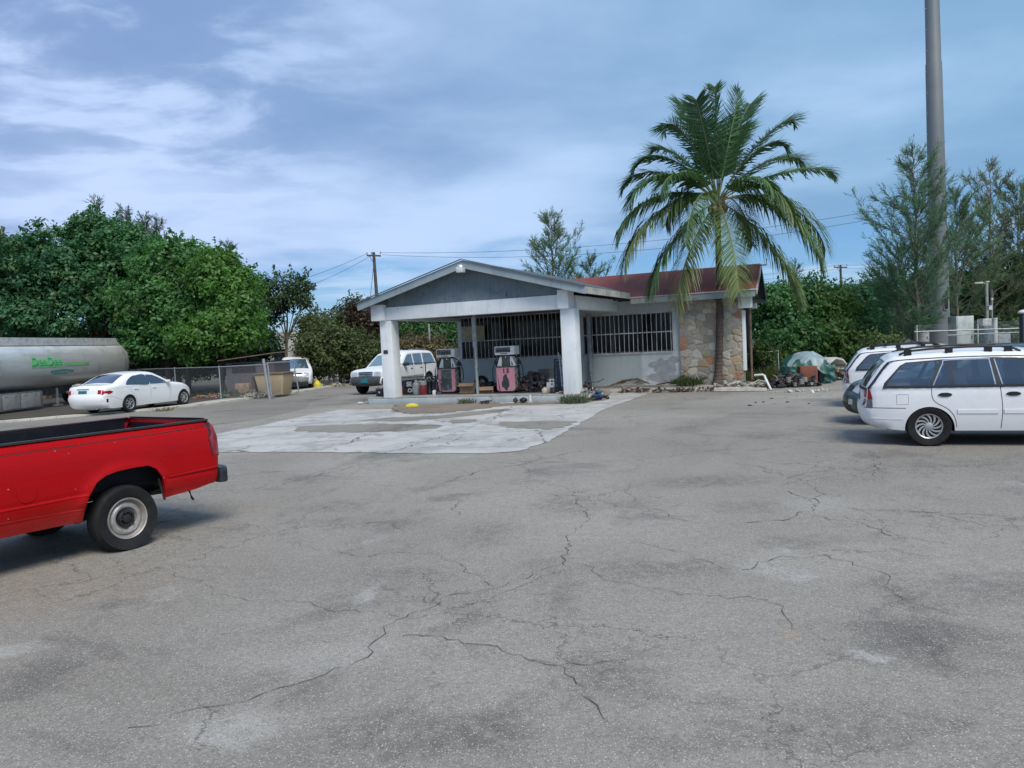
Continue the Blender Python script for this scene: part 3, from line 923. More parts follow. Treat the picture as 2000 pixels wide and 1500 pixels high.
class Shell:
    """car body hull: side panels over a silhouette with wheel arches, joined by a crowned strip along the silhouette.
    front is +x; top runs rear-bottom -> roof -> front-bottom"""
    def __init__(s, top, half, belt, tum, arches, sill, kf=.16, lf=.9, kr=.12, lr=.7, r=.07, low=.05, ch=.045, cv=.12, nt=10):
        s.out = crom(top); s.half = half; s.belt = belt; s.tum = tum; s.arches = arches; s.sill = sill
        s.kf, s.lf, s.kr, s.lr, s.r, s.low, s.ch, s.cv, s.nt = kf, lf, kr, lr, r, low, ch, cv, nt
        A = np.array(s.out); s.A = A[:-1]; s.B = A[1:]
        s.x0, s.x1 = A[:, 0].min(), A[:, 0].max()
        # smoothed normals
        s.nrm = []
        for i in range(len(A)):
            d = A[min(i + 2, len(A) - 1)] - A[max(i - 2, 0)]; d = d / (np.linalg.norm(d) + 1e-9)
            s.nrm.append((-d[1], d[0]))

    def Wd(s, x, z):
        w = s.half
        a = max(0.0, (x - (s.x1 - s.lf)) / s.lf); w -= s.kf * a ** 2.4
        b = max(0.0, ((s.x0 + s.lr) - x) / s.lr); w -= s.kr * b ** 2.4
        if z > s.belt:
            q = z - s.belt; w -= s.tum * (q if q > .06 else q * q / .12 + .0) if q > .06 else s.tum * q * q / .12
            if q > .06: w += s.tum * .03
        else:
            q = (s.belt - z); w -= s.low * max(0, (q - .2) / .5) ** 2
            w -= .012 * math.exp(-((q - .0) / .05) ** 2)
        P = np.array([x, z]); AB = s.B - s.A; t = np.clip(((P - s.A) * AB).sum(1) / (AB ** 2).sum(1).clip(1e-9), 0, 1)
        d = np.sqrt(((s.A + AB * t[:, None] - P) ** 2).sum(1).min())
        if d < s.r: w -= s.r * .8 * (1 - math.sqrt(max(0, 1 - ((s.r - d) / s.r) ** 2)))
        return w

    def bottom(s):
        """front-bottom -> rear-bottom with the wheel arches cut out"""
        pts = []
        xf, zf = s.out[-1]; xr, zr = s.out[0]
        ar = sorted(s.arches, key=lambda a: -a[0]); cur = xf
        for (cx, cz, rad) in ar:
            th = math.asin(max(-1, min(1, (s.sill - cz) / rad)))
            xa = cx + rad * math.cos(th)
            k = max(2, int((cur - xa) / .12))
            for j in range(1, k): pts.append((cur + (xa - cur) * j / k, s.sill if j > 1 else (s.sill + zf) / 2))
            m = 22
            for j in range(m + 1):
                a = th + (math.pi - 2 * th) * j / m
                pts.append((cx + rad * math.cos(a), cz + rad * math.sin(a)))
            cur = cx - rad * math.cos(th)
        k = max(2, int((cur - xr) / .12))
        for j in range(1, k): pts.append((cur + (xr - cur) * j / k, s.sill if j < k - 1 else (s.sill + zr) / 2))
        return pts

    def body(s, name, mat, parent, res=.075, holes=()):
        poly = s.out + s.bottom()
        V2, T = tri2d(poly, res, holes)
        W = [s.Wd(x, z) for x, z in V2]
        mb = MB()
        mb.add([(x, w, z) for (x, z), w in zip(V2, W)], T)
        mb.add([(x, -w, z) for (x, z), w in zip(V2, W)], [t[::-1] for t in T])
        vs = []; n = s.nt
        for i in range(len(s.out)):
            for j in range(n + 1): vs.append(s.sp(i, -1 + 2 * j / n))
        fs = [(i * (n + 1) + j, i * (n + 1) + j + 1, (i + 1) * (n + 1) + j + 1, (i + 1) * (n + 1) + j) for i in range(len(s.out) - 1) for j in range(n)]
        mb.add(vs, fs)
        return mb.build(name, mat, parent, smooth=50, doubles=True)

    def sp(s, i, t, off=0.0):
        """point on the strip at outline index i (may be fractional), lateral t"""
        i = max(0, min(len(s.out) - 1.001, i)); a = int(i); f = i - a
        x = s.out[a][0] * (1 - f) + s.out[a + 1][0] * f; z = s.out[a][1] * (1 - f) + s.out[a + 1][1] * f
        nx = s.nrm[a][0] * (1 - f) + s.nrm[a + 1][0] * f; nz = s.nrm[a][1] * (1 - f) + s.nrm[a + 1][1] * f
        w = s.Wd(x, z)
        c = s.ch * nz * nz + s.cv * nx * nx
        d = c * (1 - t * t) + off
        return (x + nx * d, t * w, z + nz * d)

    def idx(s, x, z):
        return int(np.argmin([(p[0] - x) ** 2 + (p[1] - z) ** 2 for p in s.out]))

    def side(s, name, poly, off, mat, parent, sides=(1, -1), res=.07, skirt=True, smooth_n=0, holes=()):
        if smooth_n: poly = crom(list(poly) + [poly[0]], smooth_n)[:-1]
        V2, T = tri2d(poly, res, holes)
        obs = []
        for sd in sides:
            mb = MB()
            mb.add([(x, sd * (s.Wd(x, z) + off), z) for x, z in V2], T)
            if skirt:
                n = len(poly)
                vs = [(x, sd * (s.Wd(x, z) + off), z) for x, z in poly] + [(x, sd * (s.Wd(x, z) - .012), z) for x, z in poly]
                mb.add(vs, [(i, (i + 1) % n, n + (i + 1) % n, n + i) for i in range(n)])
            obs.append(mb.build(name, mat, parent, smooth=40, doubles=True))
        return obs

    def line(s, name, pts, width, off, mat, parent, sides=(1, -1)):
        P = crom(pts, 10); obs = []
        for sd in sides:
            mb = MB(); vs = []
            for i, p in enumerate(P):
                d = Vector(P[min(i + 1, len(P) - 1)]) - Vector(P[max(i - 1, 0)]); d.normalize(); nn = (-d.y, d.x)
                for k, o2 in ((-.5, 0), (-.5, off), (.5, off), (.5, 0)):
                    x, z = p[0] + nn[0] * k * width, p[1] + nn[1] * k * width
                    vs.append((x, sd * (s.Wd(x, z) + (o2 if o2 else -.004)), z))
            fs = []
            for i in range(len(P) - 1):
                for k in range(3): fs.append((i * 4 + k, i * 4 + k + 1, i * 4 + k + 5, i * 4 + k + 4))
            obs.append(mb.add(vs, fs).build(name, mat, parent, smooth=60))
        return obs

    def strip(s, name, i0, i1, t0, t1, off, mat, parent, n=10, m=8, mirror=False):
        for sg in ((1, -1) if mirror else (1,)):
            mb = MB(); vs = []
            for a in range(m + 1):
                i = i0 + (i1 - i0) * a / m
                for b in range(n + 1): vs.append(s.sp(i, sg * (t0 + (t1 - t0) * b / n), off))
            fs = [(a * (n + 1) + b, a * (n + 1) + b + 1, (a + 1) * (n + 1) + b + 1, (a + 1) * (n + 1) + b) for a in range(m) for b in range(n)]
            mb.add(vs, fs)
            ring = [(a, 0) for a in range(m + 1)] + [(m, b) for b in range(1, n + 1)] + [(a, n) for a in range(m - 1, -1, -1)] + [(0, b) for b in range(n - 1, 0, -1)]
            rv = []
            for (a, b) in ring:
                i = i0 + (i1 - i0) * a / m; t = t0 + (t1 - t0) * b / n
                rv += [s.sp(i, sg * t, off), s.sp(i, sg * t, -.01)]
            k = len(ring)
            mb.add(rv, [(2 * q, 2 * q + 1, 2 * ((q + 1) % k) + 1, 2 * ((q + 1) % k)) for q in range(k)])
            o = mb.build(name, mat, parent, smooth=40, doubles=True)
        return o

    def underside(s, parent):
        mb = MB()
        x0 = s.out[0][0] + .12; x1 = s.out[-1][0] - .12
        mb.box(x0, x1, -s.half * .55, s.half * .55, s.sill - .02, s.sill + .05)
        for (cx, cz, rad) in s.arches:
            for sd in (1, -1):
                w = s.half
                n = 14; vs = []
                for j in range(n + 1):
                    a = math.pi * (-.12 + 1.24 * j / n)
                    x, z = cx + (rad + .012) * math.cos(a), max(s.sill - .02, cz + (rad + .012) * math.sin(a))
                    yo = s.Wd(x, max(z, .3)) - .015
                    vs += [(x, sd * yo, z), (x, sd * (w - .36), z)]
                mb.add(vs, [(2 * j, 2 * j + 2, 2 * j + 3, 2 * j + 1) for j in range(n)])
                mb.add([(cx + (rad + .012) * math.cos(math.pi * (-.12 + 1.24 * j / n)), sd * (w - .36), max(s.sill - .02, cz + (rad + .012) * math.sin(math.pi * (-.12 + 1.24 * j / n)))) for j in range(n + 1)], [tuple(range(n + 1))])
        # sill floor closing the hull
        mb.box(x0, x1, -s.half * .9, s.half * .9, s.sill + .051, s.sill + .06) if not s.arches else None
        return mb.build('underbody', WELL, parent)


def in_poly(q, P):
    A = np.array(P); B = np.roll(A, -1, 0)
    c = (A[:, 1] > q[1]) != (B[:, 1] > q[1]); d = np.where(B[:, 1] == A[:, 1], 1e-12, B[:, 1] - A[:, 1])
    return (c & (q[0] < A[:, 0] + (q[1] - A[:, 1]) / d * (B[:, 0] - A[:, 0]))).sum() % 2 == 1


def dens(poly, step=.06):
    out = []
    for a, b in zip(poly, list(poly[1:]) + [poly[0]]):
        k = max(1, int(math.hypot(b[0] - a[0], b[1] - a[1]) / step))
        out += [(a[0] + (b[0] - a[0]) * j / k, a[1] + (b[1] - a[1]) * j / k) for j in range(k)]
    return out


def tri2d(poly, res, holes=()):
    n = len(poly)
    P = np.array(poly)
    xs = np.arange(P[:, 0].min() + res * .5, P[:, 0].max(), res); zs = np.arange(P[:, 1].min() + res * .5, P[:, 1].max(), res * .7)
    pts = [Vector(p) for p in poly]
    A = P; B = np.roll(P, -1, 0); AB = B - A; L2 = (AB ** 2).sum(1).clip(1e-12)
    for ix, x in enumerate(xs):
        for z in zs + (res * .35 if ix % 2 else 0):
            q = np.array([x, z])
            c = (A[:, 1] > z) != (B[:, 1] > z)
            xi = A[:, 0] + (z - A[:, 1]) / np.where(AB[:, 1] == 0, 1e-12, AB[:, 1]) * AB[:, 0]
            if (c & (x < xi)).sum() % 2 == 0: continue
            t = np.clip(((q - A) * AB).sum(1) / L2, 0, 1)
            if np.sqrt(((A + AB * t[:, None] - q) ** 2).sum(1).min()) < res * .35: continue
            pts.append(Vector((x, z)))
    ed = [(i, (i + 1) % n) for i in range(n)]
    for h in holes:
        k0, k = len(pts), len(h); pts += [Vector(p) for p in h]; ed += [(k0 + i, k0 + (i + 1) % k) for i in range(k)]
    r = delaunay_2d_cdt(pts, ed, [list(range(n))], 1, 1e-5)
    V = [tuple(v) for v in r[0]]; F = [tuple(f) for f in r[2]]
    for h in holes:
        F = [f for f in F if not in_poly((sum(V[i][0] for i in f) / 3, sum(V[i][1] for i in f) / 3), h)]
    return V, F


def wheel_meshes(key, Rt, wd, rr, style, flat=0.0):
    """wheel built round the local y axis, outer face towards +y; returns [(name, mesh)]"""
    h = wd / 2
    T = MB()
    T.lathe([(rr - .012, -h * .75), (rr + .012, -h * .98), (Rt * .80 + rr * .2, -h * 1.02), (Rt - .03, -h * .92), (Rt - .008, -h * .72), (Rt, -h * .4), (Rt, h * .4), (Rt - .008, h * .72), (Rt - .03, h * .92), (Rt * .80 + rr * .2, h * 1.02), (rr + .02, h * .98), (rr - .004, h * .80), (rr - .012, h * .6)], 40, 'y')
    if flat:
        cz = Rt - flat
        T.v = [(x, y * (1 + .22 * max(0, (-z - cz * .55) / (cz * .45)) ) if z < -cz * .55 else y, max(z, -cz)) for x, y, z in T.v]
    t = T.build('wheel', RUBBER, smooth=35)
    rimm = M('rim_alloy', (.55, .56, .57), .35, .75, var=.25, col2=(.22, .18, .15), amt=.35)
    rims = M('rim_steel', (.52, .50, .47), .42, .6, var=.3, col2=(.25, .17, .12), amt=.5, scale=14)
    D = MB(); yf = h * .82
    if style == 'steel':
        D.lathe([(rr, yf), (rr - .006, yf + .012), (rr - .016, yf + .006), (rr - .028, yf - .035), (rr * .80, yf - .05), (rr * .76, yf - .03), (rr * .66, yf - .018), (rr * .55, yf - .022), (rr * .47, yf - .05), (rr * .44, yf - .055), (0, yf - .06)], 40, 'y')
        d = D.build('rim', rims, t, smooth=30)
        Hb = MB(); Hb.lathe([(rr * .43, yf - .052), (rr * .40, yf - .02), (rr * .30, yf - .012), (rr * .24, yf - .028), (rr * .2, yf - .005), (0, yf)], 24, 'y')
        for k in range(5):
            a = 2 * math.pi * k / 5; Hb.lathe([(.015, yf - .02), (.013, yf + .004), (0, yf + .006)], 8, 'y', (rr * .33 * math.cos(a), 0, rr * .33 * math.sin(a)))
        Hb.build('hub_cap', DARKMETAL, t, smooth=30)
    else:
        D.lathe([(rr, yf), (rr - .005, yf + .012), (rr - .016, yf + .006), (rr - .026, yf - .02), (rr - .03, yf - .06)], 40, 'y')
        D.lathe([(.055, yf - .055), (.052, yf - .004), (.03, yf + .004), (0, yf + .005)], 20, 'y')
        if style == 'swirl':
            for k in range(12):
                a0 = 2 * math.pi * k / 12; vs = []; m = 7
                for j in range(m + 1):
                    f = j / m; r = .045 + (rr - .065) * f; a = a0 - .62 * f ** 1.2
                    wv = .010 + .011 * f
                    for sg, y in ((-1, yf - .035), (-1, yf - .006 - .006 * (1 - f)), (1, yf - .006 - .006 * (1 - f)), (1, yf - .035)):
                        aa = a + sg * wv / r * .9
                        vs.append((r * math.cos(aa), y, r * math.sin(aa)))
                D.add(vs, [(j * 4 + q, j * 4 + q + 1, j * 4 + q + 5, j * 4 + q + 4) for j in range(m) for q in range(3)])
        else:
            for k in range(7):
                a0 = 2 * math.pi * k / 7
                for (r0, r1, w0, w1) in ((.04, rr - .02, .028, .045),):
                    c, sn = math.cos(a0), math.sin(a0); vs = []
                    for r, w, y in ((r0, w0, yf - .008), (r1, w1, yf - .002)):
                        for sg, yy in ((-1, yf - .04), (-.8, y), (.8, y), (1, yf - .04)):
                            vs.append((r * c - sg * w / 2 * sn, yy, r * sn + sg * w / 2 * c))
                    D.add(vs, [(q, q + 1, q + 5, q + 4) for q in range(3)])
        D.build('rim', rimm, t, smooth=30)
        K = MB(); K.lathe([(rr - .03, yf - .06), (.05, yf - .07), (0, yf - .07)], 24, 'y'); K.build('brake_disc', DARKMETAL, t)
    return t


def put_wheels(root, proto, spots):
    """spots: (x, y, z, side) ; first uses proto itself"""
    used = False
    for (x, y, z, sd) in spots:
        w = proto if not used else copy_tree(proto)
        used = True
        w.parent = root; w.location = (x, y, z); w.rotation_euler = (0, 0, 0 if sd > 0 else math.pi)


# ---- white estate car (and its twin further back)
def estate():
    t = thing('estate_car', 'x', 'car')
    top = [(-.66, .27), (-.76, .31), (-.82, .38), (-.855, .52), (-.845, .62), (-.825, .66), (-.815, .78), (-.80, .88), (-.72, 1.02), (-.60, 1.19), (-.50, 1.285), (-.38, 1.335), (-.1, 1.362), (.5, 1.38), (1.1, 1.365), (1.45, 1.32), (1.62, 1.26), (1.95, 1.07), (2.2, .945), (2.34, .91), (2.8, .86), (3.15, .78), (3.36, .68), (3.43, .60), (3.45, .50), (3.45, .38), (3.40, .27), (3.30, .22)]
    s = Shell(top, .835, .87, .36, [(0.01, .265, .325), (2.55, .265, .325)], .235, r=.085, ch=.05, cv=.07, kr=.09)
    panes = [[(-.55, .91), (-.53, .955), (-.33, 1.195), (-.26, 1.23), (.16, 1.247), (.02, .908)],
             [(.075, .908), (.205, 1.20), (.26, 1.248), (.275, 1.248), (.285, .905)], [(.315, .905), (.305, 1.25), (.775, 1.258), (.835, .902)],
             [(.945, .902), (.865, 1.258), (1.25, 1.238), (1.48, 1.18), (1.95, .94), (1.97, .905)]]
    panes = [dens(p) for p in panes]
    s.body('body', WHITEP, t, holes=panes)
    s.underside(t)
    put_wheels(t, wheel_meshes('e', .305, .185, .186, 'swirl'), [(0, .735, .302, 1), (0, -.735, .302, -1), (2.55, .735, .302, 1), (2.55, -.735, .302, -1)])
    # side glass: black surround, then each pane; the openings are real
    q = dens([(-.60, .885), (-.58, .95), (-.36, 1.20), (-.28, 1.245), (.20, 1.275), (.85, 1.283), (1.25, 1.262), (1.52, 1.20), (2.02, .94), (2.08, .885), (.9, .872)])
    s.side('window_surround', q, .003, TRIM, t, holes=panes)
    gm, gt, gb = newmat('see_through_glass')
    tr = gt.add('ShaderNodeBsdfTransparent', Color=(.55, .64, .66, 1)); gl = gt.add('ShaderNodeBsdfGlossy', Color=(.85, .93, 1, 1), Roughness=.02)
    lw = gt.add('ShaderNodeLayerWeight', Blend=.3).outputs['Fresnel']
    mx = gt.add('ShaderNodeMixShader', i0=gt.math('ADD', .17, gt.math('MULTIPLY', lw, .5), clamp=True), i1=tr.outputs[0], i2=gl.outputs[0]); gt.l.new(mx.outputs[0], gt.n['Material Output'].inputs[0])
    for p in panes: s.side('side_window', p, .004, gm, t, skirt=False)
    CAB = M('cabin_grey', (.13, .135, .14), .8, var=.3)
    mb = MB(); mb.box(-.74, 2.1, -.70, .70, .30, .80); mb.build('cabin_floor', CAB, t, bevel=.03)
    for x, yy in ((.42, (-.36, .36)), (1.28, (-.36, .36))):
        for y in yy:
            mb = MB(); mb.prism([(x - .02, .8), (x + .16, .8), (x + .05, 1.12), (x - .10, 1.12)], 'y', y - .24, y + .24); mb.box(x - .09, x + .01, y - .13, y + .13, 1.13, 1.25); mb.build('car_seat', CAB, t, bevel=.03)
    mb = MB(); mb.box(1.92, 2.15, -.66, .66, .8, .93); mb.build('dashboard', CAB, t, bevel=.03)
    mb = MB(); mb.box(-.60, -.20, -.5, .45, .80, .93); mb.build('boot_cover', M('boot_cover', (.35, .36, .37), .8), t, bevel=.04)
    for p in ([(.06, .90), (.20, 1.21), (.25, 1.262), (.8, 1.268)], [(.845, .90), (.79, 1.262)], [(.93, .90), (.853, 1.262)]):
        s.line('window_trim', p, .017, .010, CHROME, t)
    s.line('roof_gutter', [(-.5, 1.262), (-.25, 1.288), (.5, 1.305), (1.2, 1.29), (1.5, 1.225), (2.1, .90)], .012, .004, SEAM, t)
    for p in ([(.04, .87), (.05, .72), (.11, .64), (.24, .56), (.33, .44), (.36, .29)], [(.905, .87), (.93, .55), (.91, .27)], [(2.0, .87), (2.03, .7), (2.02, .5), (1.98, .27)], [(-.86, .585), (-.6, .578), (-.30, .572)]):
        s.line('panel_seam', p, .009, .0015, SEAM, t)
    s.line('belt_seam', [(-.60, .876), (.5, .870), (1.95, .866)], .012, .009, TRIM, t)
    s.line('rub_strip', [(.37, .515), (.88, .512)], .055, .010, WHITEP, t); s.line('rub_strip', [(.95, .512), (1.98, .505)], .055, .010, WHITEP, t)
    for x in (.12, .97):
        s.side('door_handle', [(x, .765), (x + .045, .79), (x + .14, .79), (x + .185, .765), (x + .14, .738), (x + .045, .738)], .012, BLACK, t, smooth_n=4)
    s.line('fuel_flap', [(-.42, .76), (-.41, .775), (-.28, .775), (-.265, .76), (-.265, .645), (-.28, .63), (-.41, .63), (-.42, .645), (-.42, .76)], .006, .001, M('faint_gap', (.30, .31, .33), .6), t, sides=(-1,))
    # tail: hatch glass, lamps, plate recess
    i0, i1 = s.idx(-.82, .88), s.idx(-.53, 1.26)
    s.strip('rear_window', i0, i1, -.84, .84, .006, GLASS, t)
    s.strip('hatch_seal', i0 - 2, i0 - .5, -.97, .97, .007, TRIM, t)
    s.line('hatch_edge', [(-.80, .86), (-.70, 1.0), (-.58, 1.17), (-.50, 1.255)], .032, .006, TRIM, t)
    for nm, z0, z1, mm in (('tail_lamp', .71, .86, REDLENS), ('reverse_lamp', .59, .705, DARKLENS)):
        s.side(nm, [(-.83 if z0 < .7 else -.81, z0), (-.742, z0), (-.748 if z1 < .8 else -.77, z1 - .02), (-.80 if z1 > .8 else -.752, z1), (-.80 if z1 > .8 else -.815, z1)], .006, mm, t)
        s.strip(nm, s.idx(-.9, z0 + .02), s.idx(-.83, z1), .80, .985, .005, mm, t, n=4, m=4, mirror=True)
    s.strip('number_plate', s.idx(-.86, .66), s.idx(-.845, .76), -.26, .26, .006, TEALPLATE, t, n=3, m=2)
    s.line('bumper_crease', [(-.84, .43), (-.6, .415), (-.34, .41)], .02, .004, WHITEP, t)
    # front
    s.strip('windscreen', s.idx(1.62, 1.26), s.idx(2.2, .945), -.86, .86, .006, GLASS2, t)
    s.strip('headlight', s.idx(3.36, .68), s.idx(3.44, .56), .50, .93, .006, CLEARLENS, t, n=5, m=4, mirror=True)
    s.strip('grille', s.idx(3.40, .65), s.idx(3.45, .55), -.40, .40, .005, BLACK, t, m=3)
    s.strip('air_intake', s.idx(3.45, .40), s.idx(3.42, .30), -.5, .5, .004, BLACK, t, m=3)
    # roof rails, spoiler lip
    mb = MB()
    for sd in (1, -1):
        y = sd * .60
        mb.tube([(-.36, y, 1.36), (-.24, y, 1.408), (.05, y, 1.432), (.55, y, 1.445), (.95, y, 1.437), (1.12, y, 1.40), (1.2, y, 1.355)], .017, 8)
        for x in (-.24, .30, .80, 1.05): mb.box(x - .05, x + .05, y - .022, y + .022, 1.33, 1.435)
    mb.build('roof_rail', BLACK, t, smooth=40)
    mb = MB()
    for sd in (1, -1):
        mb.box(1.62, 1.80, sd * .80, sd * .93, .93, 1.03)
    mb.build('wing_mirror', WHITEP, t, bevel=.03)
    return t


E1 = estate()
ang = R(-22)
hd = np.array([math.cos(ang), math.sin(ang), 0]); lft = np.array([-hd[1], hd[0], 0])
c0 = gnd(1815, 872) + lft * .80
E1.location = c0; E1.rotation_euler = (0, 0, ang)
E1.name = 'estate_car'
tag(E1, 'nearest white estate car with roof rails, its rear wheel and doors nearest the camera', 'car', 'white estate cars parked side by side')
E2 = copy_tree(E1)
E2.location = at(1727, 716, 17.6) * np.array([1, 1, 0]); E2.rotation_euler = (0, 0, R(-26)); E2.scale = (.96,) * 3
E2['label'] = 'white estate car partly hidden behind the nearer white one and the dark car nose'
mb = MB()
for x in (.05, .75): mb.beam((x, -.62, 1.46), (x, .62, 1.46), .05, .03)
o = mb.build('roof_bar', BLACK, E2)

# ---- dark teal car whose nose shows between the two white cars
def dark_car():
    t = thing('dark_car', 'dark teal car with only its nose and headlight showing between two white estates', 'car')
    top = [(-.95, .28), (-1.05, .40), (-1.06, .6), (-1.0, .82), (-.85, .93), (-.5, .97), (.1, 1.27), (.5, 1.34), (1.1, 1.34), (1.5, 1.26), (2.15, .93), (2.3, .89), (2.9, .81), (3.18, .72), (3.27, .62), (3.33, .54), (3.36, .44), (3.35, .33), (3.28, .24), (3.15, .2)]
    s = Shell(top, .83, .84, .36, [(0, .28, .33), (2.5, .28, .33)], .22, kf=.24, lf=1.0)
    s.body('body', GREENP, t); s.underside(t)
    put_wheels(t, wheel_meshes('d', .30, .18, .18, 'spoke'), [(0, .73, .30, 1), (0, -.73, .30, -1), (2.5, .73, .30, 1), (2.5, -.73, .30, -1)])
    q = [(-.25, .86), (.2, 1.16), (.5, 1.25), (1.1, 1.25), (1.42, 1.17), (1.95, .86)]
    s.side('side_window', q, .004, GLASS, t)
    s.strip('windscreen', s.idx(1.5, 1.26), s.idx(2.15, .93), -.86, .86, .006, GLASS, t)
    s.strip('rear_window', s.idx(-.5, .97), s.idx(.1, 1.27), -.84, .84, .006, GLASS, t)
    a, b = s.idx(3.16, .73), s.idx(3.31, .57)
    s.strip('headlight', a, b, .52, .985, .008, CLEARLENS, t, n=6, m=5, mirror=True)
    s.side('headlight', [(2.90, .57), (2.97, .65), (3.12, .665), (3.25, .61), (3.28, .53), (3.1, .515), (2.97, .53)], .014, CLEARLENS, t, smooth_n=4)
    s.strip('grille', s.idx(3.24, .66), s.idx(3.32, .56), -.42, .42, .006, BLACK, t, m=4)
    s.strip('bumper_slot', s.idx(3.355, .42), s.idx(3.33, .29), -.7, .7, .005, BLACK, t, m=4)
    s.strip('indicator', s.idx(3.36, .46), s.idx(3.358, .38), .62, .85, .008, M('clear_indicator', (.62, .63, .60), .3), t, n=3, m=3, mirror=True)
    s.strip('tail_lamp', s.idx(-1.03, .62), s.idx(-.99, .83), .55, .97, .006, REDLENS, t, n=4, m=4, mirror=True)
    return t


DC = dark_car()
ang = R(165)
hd = np.array([math.cos(ang), math.sin(ang), 0])
DC.rotation_euler = (0, 0, ang); DC.location = at(1661, 806, 14.6) * np.array([1, 1, 0]) - hd * 3.36

# ---- white saloon on the far pavement
def saloon():
    t = thing('saloon_car', 'white saloon with teal number plate parked on the left kerb before the tanker', 'car')
    top = [(-.95, .22), (-1.05, .27), (-1.13, .36), (-1.17, .52), (-1.155, .64), (-1.12, .72), (-1.09, .86), (-1.05, .955), (-.98, .985), (-.72, 1.01), (-.52, 1.04), (-.2, 1.19), (.12, 1.32), (.45, 1.385), (.95, 1.405), (1.35, 1.37), (1.65, 1.26), (2.1, 1.03), (2.26, .96), (2.75, .90), (3.15, .80), (3.40, .68), (3.50, .56), (3.53, .42), (3.50, .27), (3.42, .20)]
    s = Shell(top, .86, .92, .40, [(0.0, .30, .335), (2.87, .30, .335)], .20, kf=.22, lf=.9, kr=.12, lr=.8, r=.10)
    s.body('body', WHITEP2, t); s.underside(t)
    put_wheels(t, wheel_meshes('s', .305, .20, .205, 'spoke'), [(0, .765, .305, 1), (0, -.765, .305, -1), (2.87, .765, .305, 1), (2.87, -.765, .305, -1)])
    s.side('side_window', [(-.13, .98), (-.08, 1.06), (.08, 1.18), (.3, 1.275), (.48, 1.295), (.92, 1.30), (1.02, .945), (.4, .955)], .005, GLASS, t, smooth_n=3)
    s.side('side_window', [(1.07, .943), (.965, 1.30), (1.3, 1.275), (1.55, 1.18), (1.98, .96), (1.96, .935)], .005, GLASS, t)
    s.line('window_pillar', [(.36, .955), (.27, 1.25)], .02, .007, TRIM, t)
    s.strip('rear_window', s.idx(-.52, 1.04), s.idx(.10, 1.315), -.84, .84, .006, GLASS, t)
    s.strip('windscreen', s.idx(1.45, 1.34), s.idx(2.2, .98), -.86, .86, .006, GLASS, t)
    for p in ([(.02, .92), (.10, .75), (.28, .58), (.38, .38), (.40, .22)], [(1.04, .93), (1.08, .6), (1.05, .22)], [(2.05, .93), (2.12, .7), (2.1, .4), (2.05, .22)], [(-1.1, .62), (-.7, .60), (-.35, .45)]):
        s.line('panel_seam', p, .008, .0015, M('faint_gap', (.30, .31, .33), .6), t)
    for x in (.22, 1.15): s.side('door_handle', [(x, .80), (x, .83), (x + .2, .825), (x + .2, .795)], .02, WHITEP2, t)
    s.side('tail_lamp', [(-1.12, .70), (-1.08, .86), (-.86, .83), (-.74, .79), (-.80, .74), (-.9, .71)], .008, REDLENS, t)
    s.strip('tail_lamp', s.idx(-1.13, .72), s.idx(-1.08, .86), .84, 1.0, .008, REDLENS, t, n=5, m=4, mirror=True)
    s.strip('number_plate', s.idx(-1.12, .71), s.idx(-1.095, .83), -.26, .26, .012, TEALPLATE, t, n=3, m=2)
    s.strip('boot_trim', s.idx(-1.09, .86), s.idx(-1.08, .895), -.38, .38, .012, CHROME, t, n=4, m=2)
    s.side('exhaust_vent', [(-1.0, .43), (-1.0, .55), (-.93, .55), (-.93, .43)], .004, BLACK, t)
    s.strip('headlight', s.idx(3.28, .75), s.idx(3.46, .62), .50, .95, .006, CLEARLENS, t, n=5, m=4, mirror=True)
    s.strip('grille', s.idx(3.42, .66), s.idx(3.52, .52), -.4, .4, .005, BLACK, t, m=3)
    mb = MB()
    for sd in (1, -1): mb.box(1.86, 2.0, sd * .84, sd * .99, .95, 1.05)
    mb.build('wing_mirror', WHITEP2, t, bevel=.03)
    mb = MB(); mb.tube([(-1.1, -.45, .24), (-.7, -.45, .24)], .05, 12); mb.build('exhaust_pipe', STEEL, t, smooth=40)
    return t


SL = saloon()
d = np.array([.77, 2.76]); ang = math.atan2(d[1], d[0])
hd = np.array([math.cos(ang), math.sin(ang), 0]); lft = np.array([-hd[1], hd[0], 0])
SL.rotation_euler = (0, 0, ang); SL.location = gnd(255, 806) + lft * .84 + np.array([0, 0, .03])

